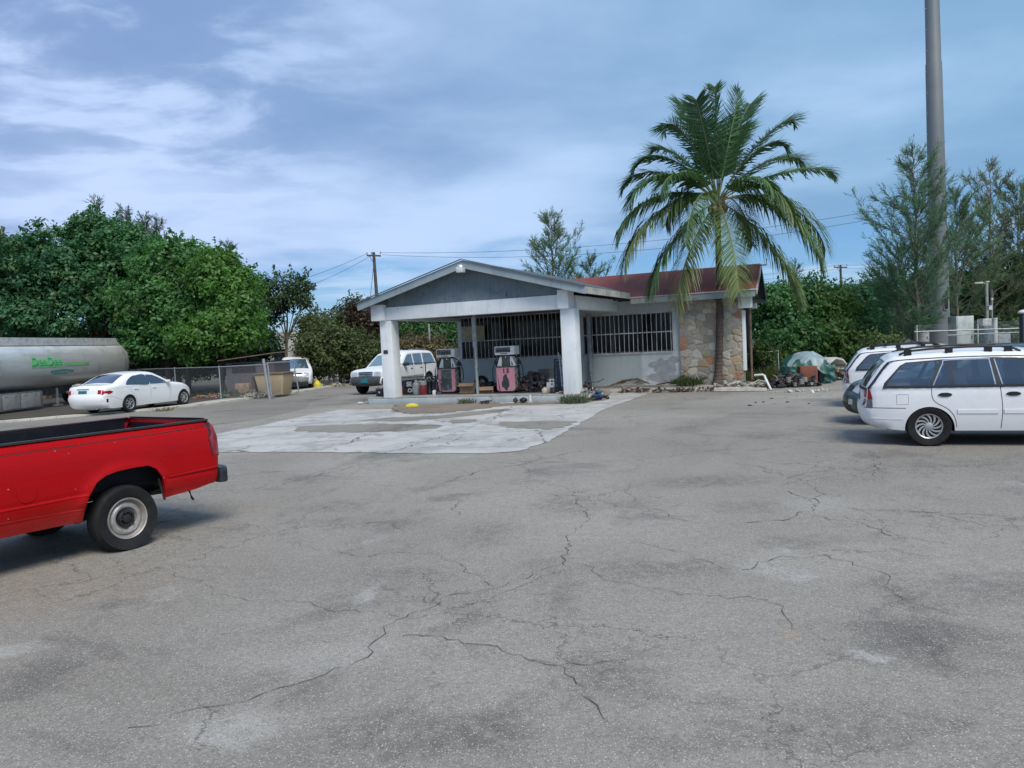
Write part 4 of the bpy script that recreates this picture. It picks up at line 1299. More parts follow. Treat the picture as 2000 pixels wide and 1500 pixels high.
# ---- old white off-road estate with dark bumper behind the canopy
def offroader():
    t = thing('offroad_car', 'old white off-roader with dark bumper and teal plate behind the left column', 'car')
    top = [(-.80, .46), (-.92, .50), (-.95, .66), (-.92, .70), (-.92, .98), (-.88, 1.06), (-.74, 1.48), (-.66, 1.60), (-.5, 1.675), (-.2, 1.70), (.6, 1.715), (1.3, 1.70), (1.62, 1.64), (1.8, 1.56), (2.35, 1.14), (2.5, 1.07), (3.2, 1.03), (3.55, .96), (3.62, .90), (3.64, .72), (3.70, .68), (3.72, .48), (3.66, .42), (3.5, .40)]
    s = Shell(top, .87, 1.06, .30, [(0, .36, .42), (2.84, .36, .42)], .40, kf=.10, lf=.7, kr=.06, lr=.5, r=.07, ch=.04, cv=.07)
    s.body('body', OLDWHITE, t); s.underside(t)
    put_wheels(t, wheel_meshes('o', .36, .23, .20, 'spoke'), [(0, .75, .36, 1), (0, -.75, .36, -1), (2.84, .75, .36, 1), (2.84, -.75, .36, -1)])
    for q in ([(-.66, 1.12), (-.56, 1.45), (-.45, 1.58), (.28, 1.60), (.40, 1.10)], [(.52, 1.10), (.40, 1.60), (1.12, 1.60), (1.20, 1.10)], [(1.30, 1.10), (1.22, 1.60), (1.55, 1.57), (1.72, 1.48), (2.2, 1.12)]):
        s.side('side_window', q, .005, GLASS, t)
    s.strip('windscreen', s.idx(1.8, 1.56), s.idx(2.38, 1.13), -.88, .88, .006, glass('green_windscreen', (.10, .16, .16), .2, (.7, .9, .9)), t)
    s.strip('rear_window', s.idx(-.86, 1.10), s.idx(-.7, 1.55), -.82, .82, .006, GLASS, t)
    CLAD = M('grey_cladding', (.05, .055, .06), .55, var=.3)
    s.strip('front_bumper', s.idx(3.64, .71), s.idx(3.5, .40), -1, 1, .02, CLAD, t, n=12, m=8)
    s.side('front_bumper', [(3.34, .69), (3.62, .69), (3.67, .66), (3.69, .50), (3.64, .43), (3.32, .43)], .02, CLAD, t)
    s.line('body_cladding', [(.46, .60), (2.38, .60)], .13, .02, M('silver_cladding', (.33, .34, .34), .5, var=.3), t)
    s.line('sill_step', [(.44, .44), (2.40, .44)], .09, .03, CLAD, t)
    for cx in (0, 2.84):
        s.line('arch_flare', [(cx + .45 * math.cos(a), .36 + .45 * math.sin(a)) for a in [math.pi * (.06 + .88 * i / 9) for i in range(10)]], .07, .022, OLDWHITE, t)
    a, b = s.idx(3.62, .92), s.idx(3.64, .75)
    s.strip('headlight', a, b, .56, .93, .012, CLEARLENS, t, n=4, m=3, mirror=True)
    s.side('indicator', [(3.47, .77), (3.47, .90), (3.60, .89), (3.61, .77)], .008, M('clear_indicator', (.62, .63, .60), .3), t)
    g = s.strip('grille', a, b, -.48, .48, .012, CHROME, t, m=3)
    for k in range(3):
        f0 = a + (b - a) * (.12 + .30 * k); s.strip('grille_slot', f0, f0 + (b - a) * .2, -.42, .42, .018, BLACK, g, m=2)
    s.strip('number_plate', s.idx(3.70, .66), s.idx(3.715, .50), -.24, .24, .035, TEALPLATE, t, n=3, m=2)
    for p in ([(.46, 1.06), (.46, .8), (.40, .66), (.40, .48)], [(1.25, 1.06), (1.27, .5)], [(2.32, 1.04), (2.36, .8), (2.34, .5)]):
        s.line('panel_seam', p, .01, .0015, SEAM, t)
    for x in (.56, 1.36): s.side('door_handle', [(x, .95), (x, .99), (x + .16, .99), (x + .16, .95)], .012, BLACK, t)
    s.line('hood_edge', [(2.55, 1.0), (3.2, .965), (3.56, .91)], .015, .003, SEAM, t)
    mb = MB()
    for sd in (1, -1): mb.box(1.95, 2.1, sd * .86, sd * 1.06, 1.10, 1.24)
    mb.build('wing_mirror', BLACK, t, bevel=.03)
    mb = MB()
    for sd in (1, -1): mb.tube([(-.3, sd * .56, 1.70), (-.2, sd * .56, 1.765), (1.1, sd * .56, 1.775), (1.2, sd * .56, 1.71)], .016, 6)
    mb.build('roof_rail', M('faded_rail', (.35, .36, .36), .6), t, smooth=40)
    return t


OF = offroader()
hdv = np.array([-.40, -.92]); hdv /= np.linalg.norm(hdv); ang = math.atan2(hdv[1], hdv[0])
hd = np.array([hdv[0], hdv[1], 0]); lft = np.array([-hd[1], hd[0], 0])
OF.rotation_euler = (0, 0, ang)
OF.location = gnd(709, 769) - hd * 2.84 + lft * .76

# ---- white people carrier behind the fence
def minivan():
    t = thing('white_van', 'white van with grey bumper facing the street behind the beige bin', 'van')
    top = [(-.75, .36), (-.85, .42), (-.88, .75), (-.85, 1.1), (-.72, 1.6), (-.55, 1.75), (-.2, 1.80), (1.2, 1.80), (1.75, 1.75), (2.1, 1.60), (2.85, 1.15), (3.0, 1.08), (3.5, .98), (3.72, .86), (3.78, .72), (3.80, .66), (3.84, .60), (3.84, .40), (3.75, .32), (3.6, .30)]
    s = Shell(top, .90, 1.06, .30, [(0, .33, .38), (2.9, .33, .38)], .30, kf=.16, lf=.8, r=.09, cv=.11)
    s.body('body', OLDWHITE, t); s.underside(t)
    put_wheels(t, wheel_meshes('v', .33, .2, .19, 'spoke'), [(0, .79, .33, 1), (0, -.79, .33, -1), (2.9, .79, .33, 1), (2.9, -.79, .33, -1)])
    for q in ([(-.6, 1.12), (-.5, 1.6), (.6, 1.66), (.65, 1.1)], [(.75, 1.1), (.7, 1.66), (1.6, 1.64), (1.75, 1.1)], [(1.85, 1.1), (1.72, 1.62), (2.1, 1.5), (2.6, 1.14)]):
        s.side('side_window', q, .005, GLASS, t)
    s.strip('windscreen', s.idx(2.02, 1.64), s.idx(2.88, 1.13), -.88, .88, .006, GLASS2, t)
    s.strip('headlight', s.idx(3.66, .90), s.idx(3.78, .73), .58, .95, .008, CLEARLENS, t, n=4, m=3, mirror=True)
    g = s.strip('grille', s.idx(3.70, .88), s.idx(3.79, .69), -.48, .48, .006, CHROME, t, m=3)
    i0, i1 = s.idx(3.70, .88), s.idx(3.79, .69)
    for k in range(2):
        f0 = i0 + (i1 - i0) * (.1 + .45 * k); s.strip('grille_slot', f0, f0 + (i1 - i0) * .3, -.42, .42, .012, BLACK, g, m=2)
    BG = M('bumper_grey', (.20, .21, .22), .6, var=.3)
    s.strip('front_bumper', s.idx(3.80, .65), s.idx(3.84, .48), -1, 1, .02, BG, t, n=12, m=5)
    s.strip('front_bumper', s.idx(3.84, .46), s.idx(3.62, .30), -1, 1, .012, M('valance', (.06, .06, .065), .6), t, n=12, m=5)
    mb = MB()
    for sd in (1, -1): mb.box(2.3, 2.42, sd * .9, sd * 1.12, 1.12, 1.28)
    mb.build('wing_mirror', BLACK, t, bevel=.03)
    return t


VN = minivan()
p = at(580, 755, 38.5); ang = math.atan2(-.97, .28)
hd = np.array([math.cos(ang), math.sin(ang), 0])
VN.rotation_euler = (0, 0, ang); VN.location = np.array([p[0], p[1], 0]) - hd * 3.8; VN.scale = (.92,) * 3

# ---- red pickup, tail towards us
def pickup():
    t = thing('pickup_truck', 'red pickup truck with an empty black bed and a flat rear tyre', 'pickup truck')
    # bed sides: outline x from tail (-1.10) to cab (1.36); rear wheel at 0
    top = [(-.96, .475), (-1.045, .49), (-1.075, .63), (-1.10, .80), (-1.105, .95), (-1.085, 1.09), (-1.05, 1.135), (-1.0, 1.15), (0, 1.14), (1.36, 1.13)]
    outl = crom(top, 5)
    arch = [(.375, .355), (.365, .47), (.335, .60), (.26, .705), (.17, .755), (.05, .778), (-.12, .785), (-.26, .78), (-.345, .735), (-.40, .64), (-.43, .50), (-.44, .425)]
    poly = outl + [(1.36, .36), (.9, .362), (.6, .36)] + arch + [(-.6, .432), (-.8, .447)]
    HW = .885
    def Wd(x, z):
        w = HW - .035 * max(0, (z - .63) / .5) ** 1.6 - .05 * max(0, (.60 - z) / .2) ** 1.5
        w -= .05 * max(0, (-x - .95) / .15) ** 2
        w -= .055 * max(0, (z - .90) / .2) ** 2
        if z > 1.085: w -= .012 + .02 * max(0, (z - 1.12) / .03)
        # flare over the arch
        d = math.hypot(x * .95 + .03, (z - .38) * 1.0)
        w += .032 * math.exp(-((d - .41) / .055) ** 2) * (1 if z > .5 else .5)
        w -= .010 * math.exp(-((z - .615) / .012) ** 2)
        w -= .006 * math.exp(-((z - .48) / .008) ** 2)
        w -= .012 * math.exp(-((z - 1.085) / .008) ** 2)
        return w
    V2, T = tri2d(poly, .035)
    mb = MB()
    for sd in (1, -1):
        mb.add([(x, sd * Wd(x, z), z) for x, z in V2], [f if sd > 0 else f[::-1] for f in T])
        n = len(poly)
        vs = [(x, sd * Wd(x, z), z) for x, z in poly] + [(x, sd * (Wd(x, z) - .03), z) for x, z in poly]
        mb.add(vs, [(i, (i + 1) % n, n + (i + 1) % n, n + i) for i in range(n)])
    mb.build('bed_side', REDP, t, smooth=42, doubles=True)
    BED = M('bed_liner', (.006, .007, .012), .65, var=.3, col2=(.016, .016, .02), amt=.5, spec=.2)
    mb = MB()
    for sd in (1, -1):
        y = sd * (HW - .165)
        mb.box(-1.02, 1.34, min(y, y + sd * .012), max(y, y + sd * .012), .62, 1.12)
        mb.box(-.42, .40, min(y, y - sd * .16), max(y, y - sd * .16), .62, .86)
        mb.box(-1.0, 1.33, min(y - sd * .012, y - sd * .001), max(y - sd * .012, y - sd * .001), .90, .915)
        for k in range(8): x = -.85 + .29 * k; mb.box(x, x + .06, min(y - sd * .01, y - sd * .001), max(y - sd * .01, y - sd * .001), 1.02, 1.05)
    mb.box(-1.03, 1.34, -HW + .165, HW - .165, .58, .62)
    mb.box(1.30, 1.34, -HW + .165, HW - .165, .62, 1.13)
    for k in range(11): y = -.66 + .13 * k; mb.box(-1.0, 1.3, y, y + .06, .621, .635)
    mb.build('bed', BED, t, bevel=.006)
    mb = MB()
    for sd in (1, -1):
        mb.add([(x, sd * y, z) for x in (-1.04, 1.35) for y, z in ((HW - .105, 1.135), (HW - .105, 1.153), (HW - .16, 1.153), (HW - .16, 1.10))], [(0, 1, 5, 4), (1, 2, 6, 5), (2, 3, 7, 6), (0, 3, 2, 1), (4, 5, 6, 7)])
    mb.build('bed_rail', M('rail_cap', (.025, .026, .03), .38, coat=.2), t)
    mb = MB(); mb.box(-1.095, -1.045, -.70, .70, .60, 1.15); tg = mb.build('tailgate', REDP, t, bevel=.015)
    mb = MB(); mb.box(-1.044, -1.034, -.68, .68, .64, 1.10); mb.box(-1.06, -1.03, -.69, .69, 1.152, 1.162); mb.build('tailgate_liner', BED, tg)
    mb = MB(); mb.box(-1.103, -1.096, -.14, .14, .95, 1.03); mb.build('tailgate_handle', BLACK, tg, bevel=.01)
    # corner posts and tail lamps
    mb = MB()
    for sd in (1, -1):
        mb.box(-1.075, -.99, min(sd * .705, sd * (HW - .06)), max(sd * .705, sd * (HW - .12)), .50, 1.09)
    mb.build('corner_post', REDP, t, bevel=.012)
    for sd in (1, -1):
        mb = MB()
        lo = [(-.992, .770), (-1.118, .752), (-1.124, .95), (-1.108, 1.082), (-1.07, 1.114), (-.985, 1.108), (-.970, .95)]
        mb.add([(x, sd * (Wd(x, z) + .003), z) for x, z in tri2d(lo, .05)[0]], tri2d(lo, .05)[1]); mb.build('lamp_seal', M('red_seam', (.06, .004, .005), .7), t, smooth=40); mb = MB()
        lp = [(-1.005, .785), (-1.115, .765), (-1.12, .95), (-1.105, 1.07), (-1.075, 1.10), (-1.0, 1.095), (-.985, .95)]
        V3, T3 = tri2d(lp, .05)
        mb.add([(x, sd * (Wd(x, z) + .006), z) for x, z in V3], T3)
        n = len(lp); mb.add([(x, sd * (Wd(x, z) + .006), z) for x, z in lp] + [(x, sd * (Wd(x, z) - .12), z) for x, z in lp], [(i, (i + 1) % n, n + (i + 1) % n, n + i) for i in range(n)])
        mb.build('tail_lamp', M('truck_lamp', (.33, .010, .030), .2, coat=.5, var=.3, col2=(.16, .004, .008), amt=.7, scale=3.5), t, smooth=40, doubles=True)
    # step bumper
    mb = MB()
    mb.prism([(-1.08, -.87), (-1.17, -.88), (-1.235, -.76), (-1.26, -.3), (-1.26, .3), (-1.235, .76), (-1.17, .88), (-1.08, .87)], 'z', .46, .63)
    bp = mb.build('rear_bumper', M('bumper_black', (.02, .024, .032), .32, .2, var=.3, col2=(.09, .10, .12), amt=.5), t, bevel=.025)
    mb = MB(); mb.box(-1.27, -1.262, -.16, .16, .50, .60); mb.build('number_plate', TEALPLATE, bp)
    # pressed feature lines along the bed side
    for nm, ln, wd_, up_ in (('crease', [(-.98, 1.098), (0, 1.085), (1.35, 1.066)], .012, .007), ('crease', [(-1.07, .642), (-.75, .632), (-.475, .622)], .016, .008), ('crease', [(.345, .603), (.8, .60), (1.35, .598)], .016, .008), ('crease', [(.365, .474), (.8, .482), (1.35, .49)], .012, .006)):
        Pc = crom(ln, 14); mb = MB()
        for sd in (1,):
            vs = []
            for (x, z) in Pc:
                for dz, o2 in ((-wd_, -.001), (-wd_ * .2, up_), (wd_ * .3, up_), (wd_, -.001)): vs.append((x, Wd(x, z + dz) + o2, z + dz))
            mb.add(vs, [(i * 4 + k, i * 4 + k + 1, i * 4 + k + 5, i * 4 + k + 4) for i in range(len(Pc) - 1) for k in range(3)])
        mb.build(nm, REDP, t, smooth=80)
    mb = MB(); Pc = crom([(-.985, 1.080), (0, 1.067), (1.35, 1.048)], 14); vs = []
    for (x, z) in Pc: vs += [(x, Wd(x, z - .004) + .0015, z - .004), (x, Wd(x, z + .004) + .0015, z + .004)]
    mb.add(vs, [(2 * i, 2 * i + 1, 2 * i + 3, 2 * i + 2) for i in range(len(Pc) - 1)]); mb.build('panel_seam', M('red_seam', (.06, .004, .005), .7), t)
    # fuel flap, chips
    mb = MB(); rim_ = [(.85 + .085 * math.cos(a), .715 + .085 * math.sin(a)) for a in [2 * math.pi * i / 20 for i in range(20)]]
    mb.add([(x, Wd(x, z) + .004, z) for x, z in rim_] + [(.85 + (x - .85) * .93, Wd(x, z) + .0045, .715 + (z - .715) * .93) for x, z in rim_] + [(x, Wd(x, z) - .004, z) for x, z in rim_],
           [(i, (i + 1) % 20, 20 + (i + 1) % 20, 20 + i) for i in range(20)] + [(i, (i + 1) % 20, 40 + (i + 1) % 20, 40 + i) for i in range(20)])
    mb.add([(.85 + (x - .85) * .93, Wd(x, z) + .0045, .715 + (z - .715) * .93) for x, z in rim_], [tuple(range(20))])
    mb.build('fuel_flap', REDP, t, smooth=30)
    mb = MB(); rg = random.Random(3)
    for k in range(12):
        x, z = rg.uniform(-1.0, 1.3), rg.uniform(.5, 1.08)
        if math.hypot(x, z - .4) < .45: continue
        r = rg.uniform(.002, .005); mb.add([(x + r * math.cos(a) * rg.uniform(.6, 2), Wd(x, z) + .0012, z + r * math.sin(a)) for a in (0, 1.2, 2.4, 3.7, 5)], [(0, 1, 2, 3, 4)])
    mb.build('paint_chips', M('bare_primer', (.45, .33, .30), .8), t)
    # wheel, axle, springs, frame
    put_wheels(t, wheel_meshes('p', .318, .205, .200, 'steel', flat=.016), [(-.035, .778, .302, 1), (-.035, -.778, .302, -1), (3.34, .76, .302, 1), (3.34, -.76, .302, -1)])
    mb = MB()
    for sd in (1, -1):
        mb.beam((-1.05, sd * .42, .52), (3.6, sd * .42, .52), .07, .12)
        mb.tube([(-.62, sd * .52, .48), (-.3, sd * .52, .40), (0, sd * .52, .37), (.3, sd * .52, .39), (.6, sd * .52, .46)], .025, 6)
        mb.tube([(-.30, sd * .48, .62), (-.06, sd * .56, .30)], .025, 8)
    mb.tube([(0, -.7, .31), (0, .7, .31)], .045, 10); mb.lathe([(0, -.16), (.1, -.1), (.13, 0), (.1, .1), (0, .16)], 14, 'y', (0, 0, .31))
    mb.tube([(-.95, .5, .42), (-.3, .45, .44), (.5, .4, .40), (1.5, .3, .38)], .03, 8)
    mb.beam((-.42, .8, .62), (-.45, .83, .40), .02, .02); mb.tube([(-.75, .80, .43), (-.77, .80, .36), (-.79, .80, .33)], .012, 6)
    mb.build('chassis', DARKMETAL, t, smooth=40)
    # cab and bonnet (ahead of the frame edge)
    ct = [(1.40, .40), (1.40, .75), (1.40, 1.12), (1.44, 1.20), (1.52, 1.60), (1.62, 1.70), (1.9, 1.735), (2.3, 1.715), (2.5, 1.63), (2.95, 1.20), (3.05, 1.14), (3.9, 1.06), (4.18, .98), (4.24, .9), (4.26, .6), (4.22, .45)]
    s = Shell(ct, .885, 1.10, .30, [(3.34, .38, .40)], .37, kf=.06, lf=.5, kr=0, lr=.1, r=.06, cv=.03)
    s.body('cab', REDP, t)
    s.side('side_window', [(1.58, 1.14), (1.64, 1.58), (1.75, 1.63), (2.25, 1.62), (2.42, 1.55), (2.78, 1.14)], .005, GLASS, t)
    s.strip('windscreen', s.idx(2.5, 1.63), s.idx(2.95, 1.2), -.88, .88, .006, GLASS, t)
    s.strip('rear_window', s.idx(1.45, 1.24), s.idx(1.53, 1.60), -.8, .8, .006, GLASS, t)
    s.line('panel_seam', [(1.52, 1.10), (1.5, .8), (1.5, .42)], .01, .0015, SEAM, t); s.line('panel_seam', [(2.82, 1.10), (2.84, .7), (2.8, .42)], .01, .0015, SEAM, t)
    s.strip('headlight', s.idx(4.22, .93), s.idx(4.255, .72), .55, .95, .006, CLEARLENS, t, n=4, m=3, mirror=True)
    s.strip('front_bumper', s.idx(4.26, .62), s.idx(4.22, .46), -1, 1, .05, CHROME, t, m=4)
    return t


PK = pickup()
a57 = R(57)
hd = np.array([-math.cos(a57), -math.sin(a57), 0]); lft = np.array([-hd[1], hd[0], 0])
# heading left/towards the camera: the left flank faces the lens
PK.rotation_euler = (0, 0, math.atan2(hd[1], hd[0]))
PK.location = gnd(250, 1076) - lft * .885
PK.location.z = 0.004
# ------------------------------------------------------------------ tanker trailer
TK = thing('tanker_trailer', 'long aluminium fuel tanker trailer with green lettering parked under the left trees', 'tanker')
tdir = np.array([.087, .996, 0]); tdir /= np.linalg.norm(tdir)
TK.location = (-20.3, 39.0, 0); TK.rotation_euler = (0, 0, math.atan2(tdir[1], tdir[0]))   # local +x points to the rounded rear end, away from us


def alu():
    m, t, b = newmat('brushed_aluminium')
    oc = t.n.new('ShaderNodeTexCoord').outputs['Object']
    n1 = t.noise(t.vmul(oc, (.35, 2, 2)), 1.2, 5, .6, .3); n2 = t.noise(t.vmul(oc, (.2, 9, 9)), 1.5, 4, .6)
    n3 = t.noise(oc, .8, 6, .65)
    c = t.mix(t.smooth(n1, .35, .7), (.86, .85, .83), (.70, .695, .68))
    c = t.mix(t.math('MULTIPLY', t.smooth(n3, .52, .70), .5), c, (.27, .25, .22))
    setb(t, b, Base__Color=c, Metallic=.6)
    t.l.new(t.math('ADD', .34, t.math('MULTIPLY', n2, .22)), b.inputs['Roughness'])
    bump(t, b, n1, .12, .05)
    return m


ALU = alu()
TZ0, TZ1, TW = .86, 2.90, 1.22
zc, rz = (TZ0 + TZ1) / 2, (TZ1 - TZ0) / 2
mb = MB(); ns = 48; secs = [(-13.0, .55), (-12.9, .85), (-12.6, 1.0)] + [(-12.0 + i, 1.0) for i in range(12)] + [(-.75, 1.0), (-.45, .985), (-.22, .94), (-.08, .86), (-.01, .74), (.02, .5), (.03, .0)]
vs = []
for x, k in secs:
    for j in range(ns):
        a = 2 * math.pi * j / ns; c, s_ = math.cos(a), math.sin(a)
        e = .80
        vs.append((x, TW * k * math.copysign(abs(c) ** e, c), zc + rz * k * math.copysign(abs(s_) ** e, s_)))
mb.add(vs, [(i * ns + j, i * ns + (j + 1) % ns, (i + 1) * ns + (j + 1) % ns, (i + 1) * ns + j) for i in range(len(secs) - 1) for j in range(ns)])
mb.build('tank', ALU, TK, smooth=50, doubles=True)
for xb in (-9.8, -.62):
    mb = MB(); vs = []
    for x in (xb - .035, xb + .035):
        for j in range(ns):
            a = 2 * math.pi * j / ns; c, s_ = math.cos(a), math.sin(a); e = .80; k = 1.004 if xb < -1 else .996
            vs.append((x, TW * k * math.copysign(abs(c) ** e, c), zc + rz * k * math.copysign(abs(s_) ** e, s_)))
    mb.add(vs, [(j, (j + 1) % ns, ns + (j + 1) % ns, ns + j) for j in range(ns)]); mb.build('tank_band', M('band_alu', (.52, .52, .51), .45, .5, var=.3), TK, smooth=50)
mb = MB()
for y0, y1 in ((-.92, -.80), (.80, .92)):
    mb.add([(-12.5, y0, 2.70), (-.62, y0, 2.70), (-.85, y0, 3.03), (-12.5, y0, 3.03), (-12.5, y1, 2.72), (-.62, y1, 2.72), (-.85, y1, 3.03), (-12.5, y1, 3.03)],
           [(0, 1, 2, 3), (7, 6, 5, 4), (0, 4, 5, 1), (1, 5, 6, 2), (2, 6, 7, 3), (3, 7, 4, 0)])
mb.box(-.86, -.80, -.79, .79, 2.72, 3.02); mb.box(-12.5, -12.44, -.79, .79, 2.72, 3.02)
mb.build('spill_rail', M('rail_alu', (.66, .66, .65), .5, .2, var=.2), TK)
mb = MB()
for x in (-9, -6.2, -3.4): mb.lathe([(0, 3.06), (.22, 3.05), (.26, 3.0), (.26, 2.85)], 16, 'z', (x, 0, 0))
mb.build('manhole_cover', ALU, TK, smooth=40)
mb = MB(); mb.tube([(-4.7, -1.20, .82), (.6, -1.20, .82)], .11, 14, cap=False); mb.tube([(-4.7, -1.20, .82), (.6, -1.20, .82)], .095, 14)
mb.box(-4.4, -4.35, -1.31, -1.09, .70, .95); mb.build('hose_tube', M('tube_alu', (.60, .60, .57), .45, .3, var=.3, col2=(.35, .28, .2), amt=.5), TK, smooth=40)
mb = MB(); mb.box(-4.35, -4.0, -1.315, -1.3, .72, .80); mb.build('marker_lamp', M('faded_red', (.30, .07, .05), .5), TK)
mb = MB(); mb.box(-9.6, .1, -.42, -.30, .55, .88); mb.box(-9.6, .1, .30, .42, .55, .88); mb.box(-3.9, .2, -1.12, -1.02, .60, .68); mb.box(.1, .18, -1.1, 1.1, .55, .75)
mb.build('chassis', M('trailer_frame', (.10, .10, .105), .6, .2, var=.4, col2=(.30, .29, .27), amt=.5), TK)
mb = MB(); mb.box(-9.1, -6.75, -1.22, -.72, .12, .80); bxx = mb.build('toolbox', M('toolbox_alu', (.20, .20, .205), .5, .35, var=.3), TK, bevel=.012)
mb = MB(); mb.box(-9.02, -8.08, -1.232, -1.223, .17, .75); mb.box(-8.03, -6.90, -1.232, -1.223, .17, .75)
for x in (-8.9, -8.35, -7.85, -7.25): mb.box(x, x + .12, -1.245, -1.2325, .68, .72)
mb.build('toolbox_door', M('toolbox_door', (.36, .36, .35), .5, .3, var=.35, col2=(.22, .21, .19), amt=.5), bxx, bevel=.006)
mb = MB()
for y in (-.75, .75):
    mb.tube([(-5.2, y, .85), (-5.2, y, .12)], .06, 8); mb.box(-5.35, -5.05, y - .14, y + .14, .06, .12)
mb.tube([(-5.2, -.75, .55), (-5.2, .75, .55)], .03, 6); mb.tube([(-4.9, -1.0, .62), (-3.4, -1.0, .60), (-3.2, -.8, .5)], .05, 8)
for x in (-4.7, -4.1, -3.5): mb.lathe([(0, -.05), (.11, -.05), (.12, .05), (0, .05)], 12, 'y', (x, -1.05, .48))
mb.build('valve_gear', M('valve_grey', (.30, .30, .30), .5, .3, var=.4), TK, smooth=40)
mb = MB(); mb.box(-3.05, -2.5, -1.12, -.75, .30, .72); mb.build('side_tank', DARKMETAL, TK, bevel=.04)
wt = wheel_meshes('t', .48, .26, .28, 'steel')
put_wheels(TK, wt, [(-1.9, -.95, .48, -1), (-.8, -.95, .48, -1), (-1.9, .95, .48, 1), (-.8, .95, .48, 1), (-11.2, -.95, .48, -1), (-10.0, -.95, .48, -1), (-11.2, .95, .48, 1), (-10.0, .95, .48, 1)])


def text_mesh(name, txt, size, mat, parent, place, depth=.01, shear=0.0, spacing=1.0):
    """lettering: built-in font turned into a mesh; place(x, y) -> local point on the carrying surface"""
    cu = bpy.data.curves.new(name, 'FONT'); cu.body = txt; cu.size = size; cu.extrude = 0; cu.shear = shear; cu.offset = .012; cu.space_character = spacing
    tmp = bpy.data.objects.new(name, cu); COL.objects.link(tmp)
    dg = bpy.context.evaluated_depsgraph_get()
    me = tmp.evaluated_get(dg).to_mesh()
    vs = [place(v.co.x, v.co.y) for v in me.vertices]; fs = [tuple(p.vertices) for p in me.polygons]
    tmp.evaluated_get(dg).to_mesh_clear(); bpy.data.objects.remove(tmp); bpy.data.curves.remove(cu)
    mb = MB(); mb.add(vs, fs)
    return mb.build(name, mat, parent)


def tank_y(z):
    q = max(-1, min(1, (z - zc) / rz)); a_s = abs(q) ** (1 / .80); return -TW * (max(0, 1 - a_s * a_s)) ** (.5 * .80)


LIME = M('lime_letter', (.16, .62, .20), .5, var=.1); GRN = M('green_letter', (.005, .34, .20), .5, var=.15)
ZT = 1.87
text_mesh('lettering', 'DeeDee', .50, LIME, TK, lambda x, y: (-7.3 + x * 1.12, tank_y(ZT + y) - .012, ZT + y))
text_mesh('lettering', 'DeeDee', .50, GRN, TK, lambda x, y: (-7.26 + x * 1.12, tank_y(ZT - .06 + y) - .006, ZT - .06 + y))
mb = MB()
def band(x0, x1, z0, z1, off=.008, n=10, wave=0):
    vs = []
    for i in range(n + 1):
        x = x0 + (x1 - x0) * i / n; w = wave * math.sin(math.pi * i / n)
        for z in (z0 + w, z1 + w): vs.append((x, tank_y(z) - off, z))
    mb.add(vs, [(2 * i, 2 * i + 2, 2 * i + 3, 2 * i + 1) for i in range(n)])
band(-7.25, -5.35, ZT - .12, ZT - .05)
band(-5.3, -3.5, ZT - .08, ZT + .05)
mb.build('stripe', M('lime_stripe', (.22, .52, .22), .5), TK)
mb = MB(); band(-6.1, -4.6, 1.50, 1.60, .006, 8, .05); band(-5.9, -5.0, 1.44, 1.50, .006); mb.build('painted_mark', M('sea_green_mark', (.10, .33, .27), .5), TK)

# ------------------------------------------------------------------ foliage
RS = np.random.RandomState(11)
LEAF = leafmat('leaves'); NEEDLE = leafmat('needles', .25, .6)
BARK = M('bark', (.16, .125, .095), .9, var=.4, scale=3, col2=(.26, .23, .19), amt=.6, bmp=.5, bscale=14)
GREYBARK = M('grey_bark', (.20, .18, .155), .9, var=.4, scale=4, bmp=.4, bscale=18)


def unit(v):
    return v / np.linalg.norm(v, axis=-1, keepdims=True).clip(1e-9)


def leaf_quads(P, N, S, asp=.55, fold=.25):
    """kite-shaped leaves at P facing N, length S"""
    n = len(P)
    r = unit(RS.randn(n, 3)); T = unit(np.cross(N, r)); B = np.cross(N, T)
    S = S[:, None]
    a = P - T * S * .5; c = P + T * S * .5; m = P - T * S * .05
    b = m + B * S * asp * .5 + N * S * fold * .2; d = m - B * S * asp * .5 + N * S * fold * .2
    V = np.stack([a, b, c, d], 1).reshape(-1, 3)
    return V, np.arange(4 * n).reshape(n, 4)


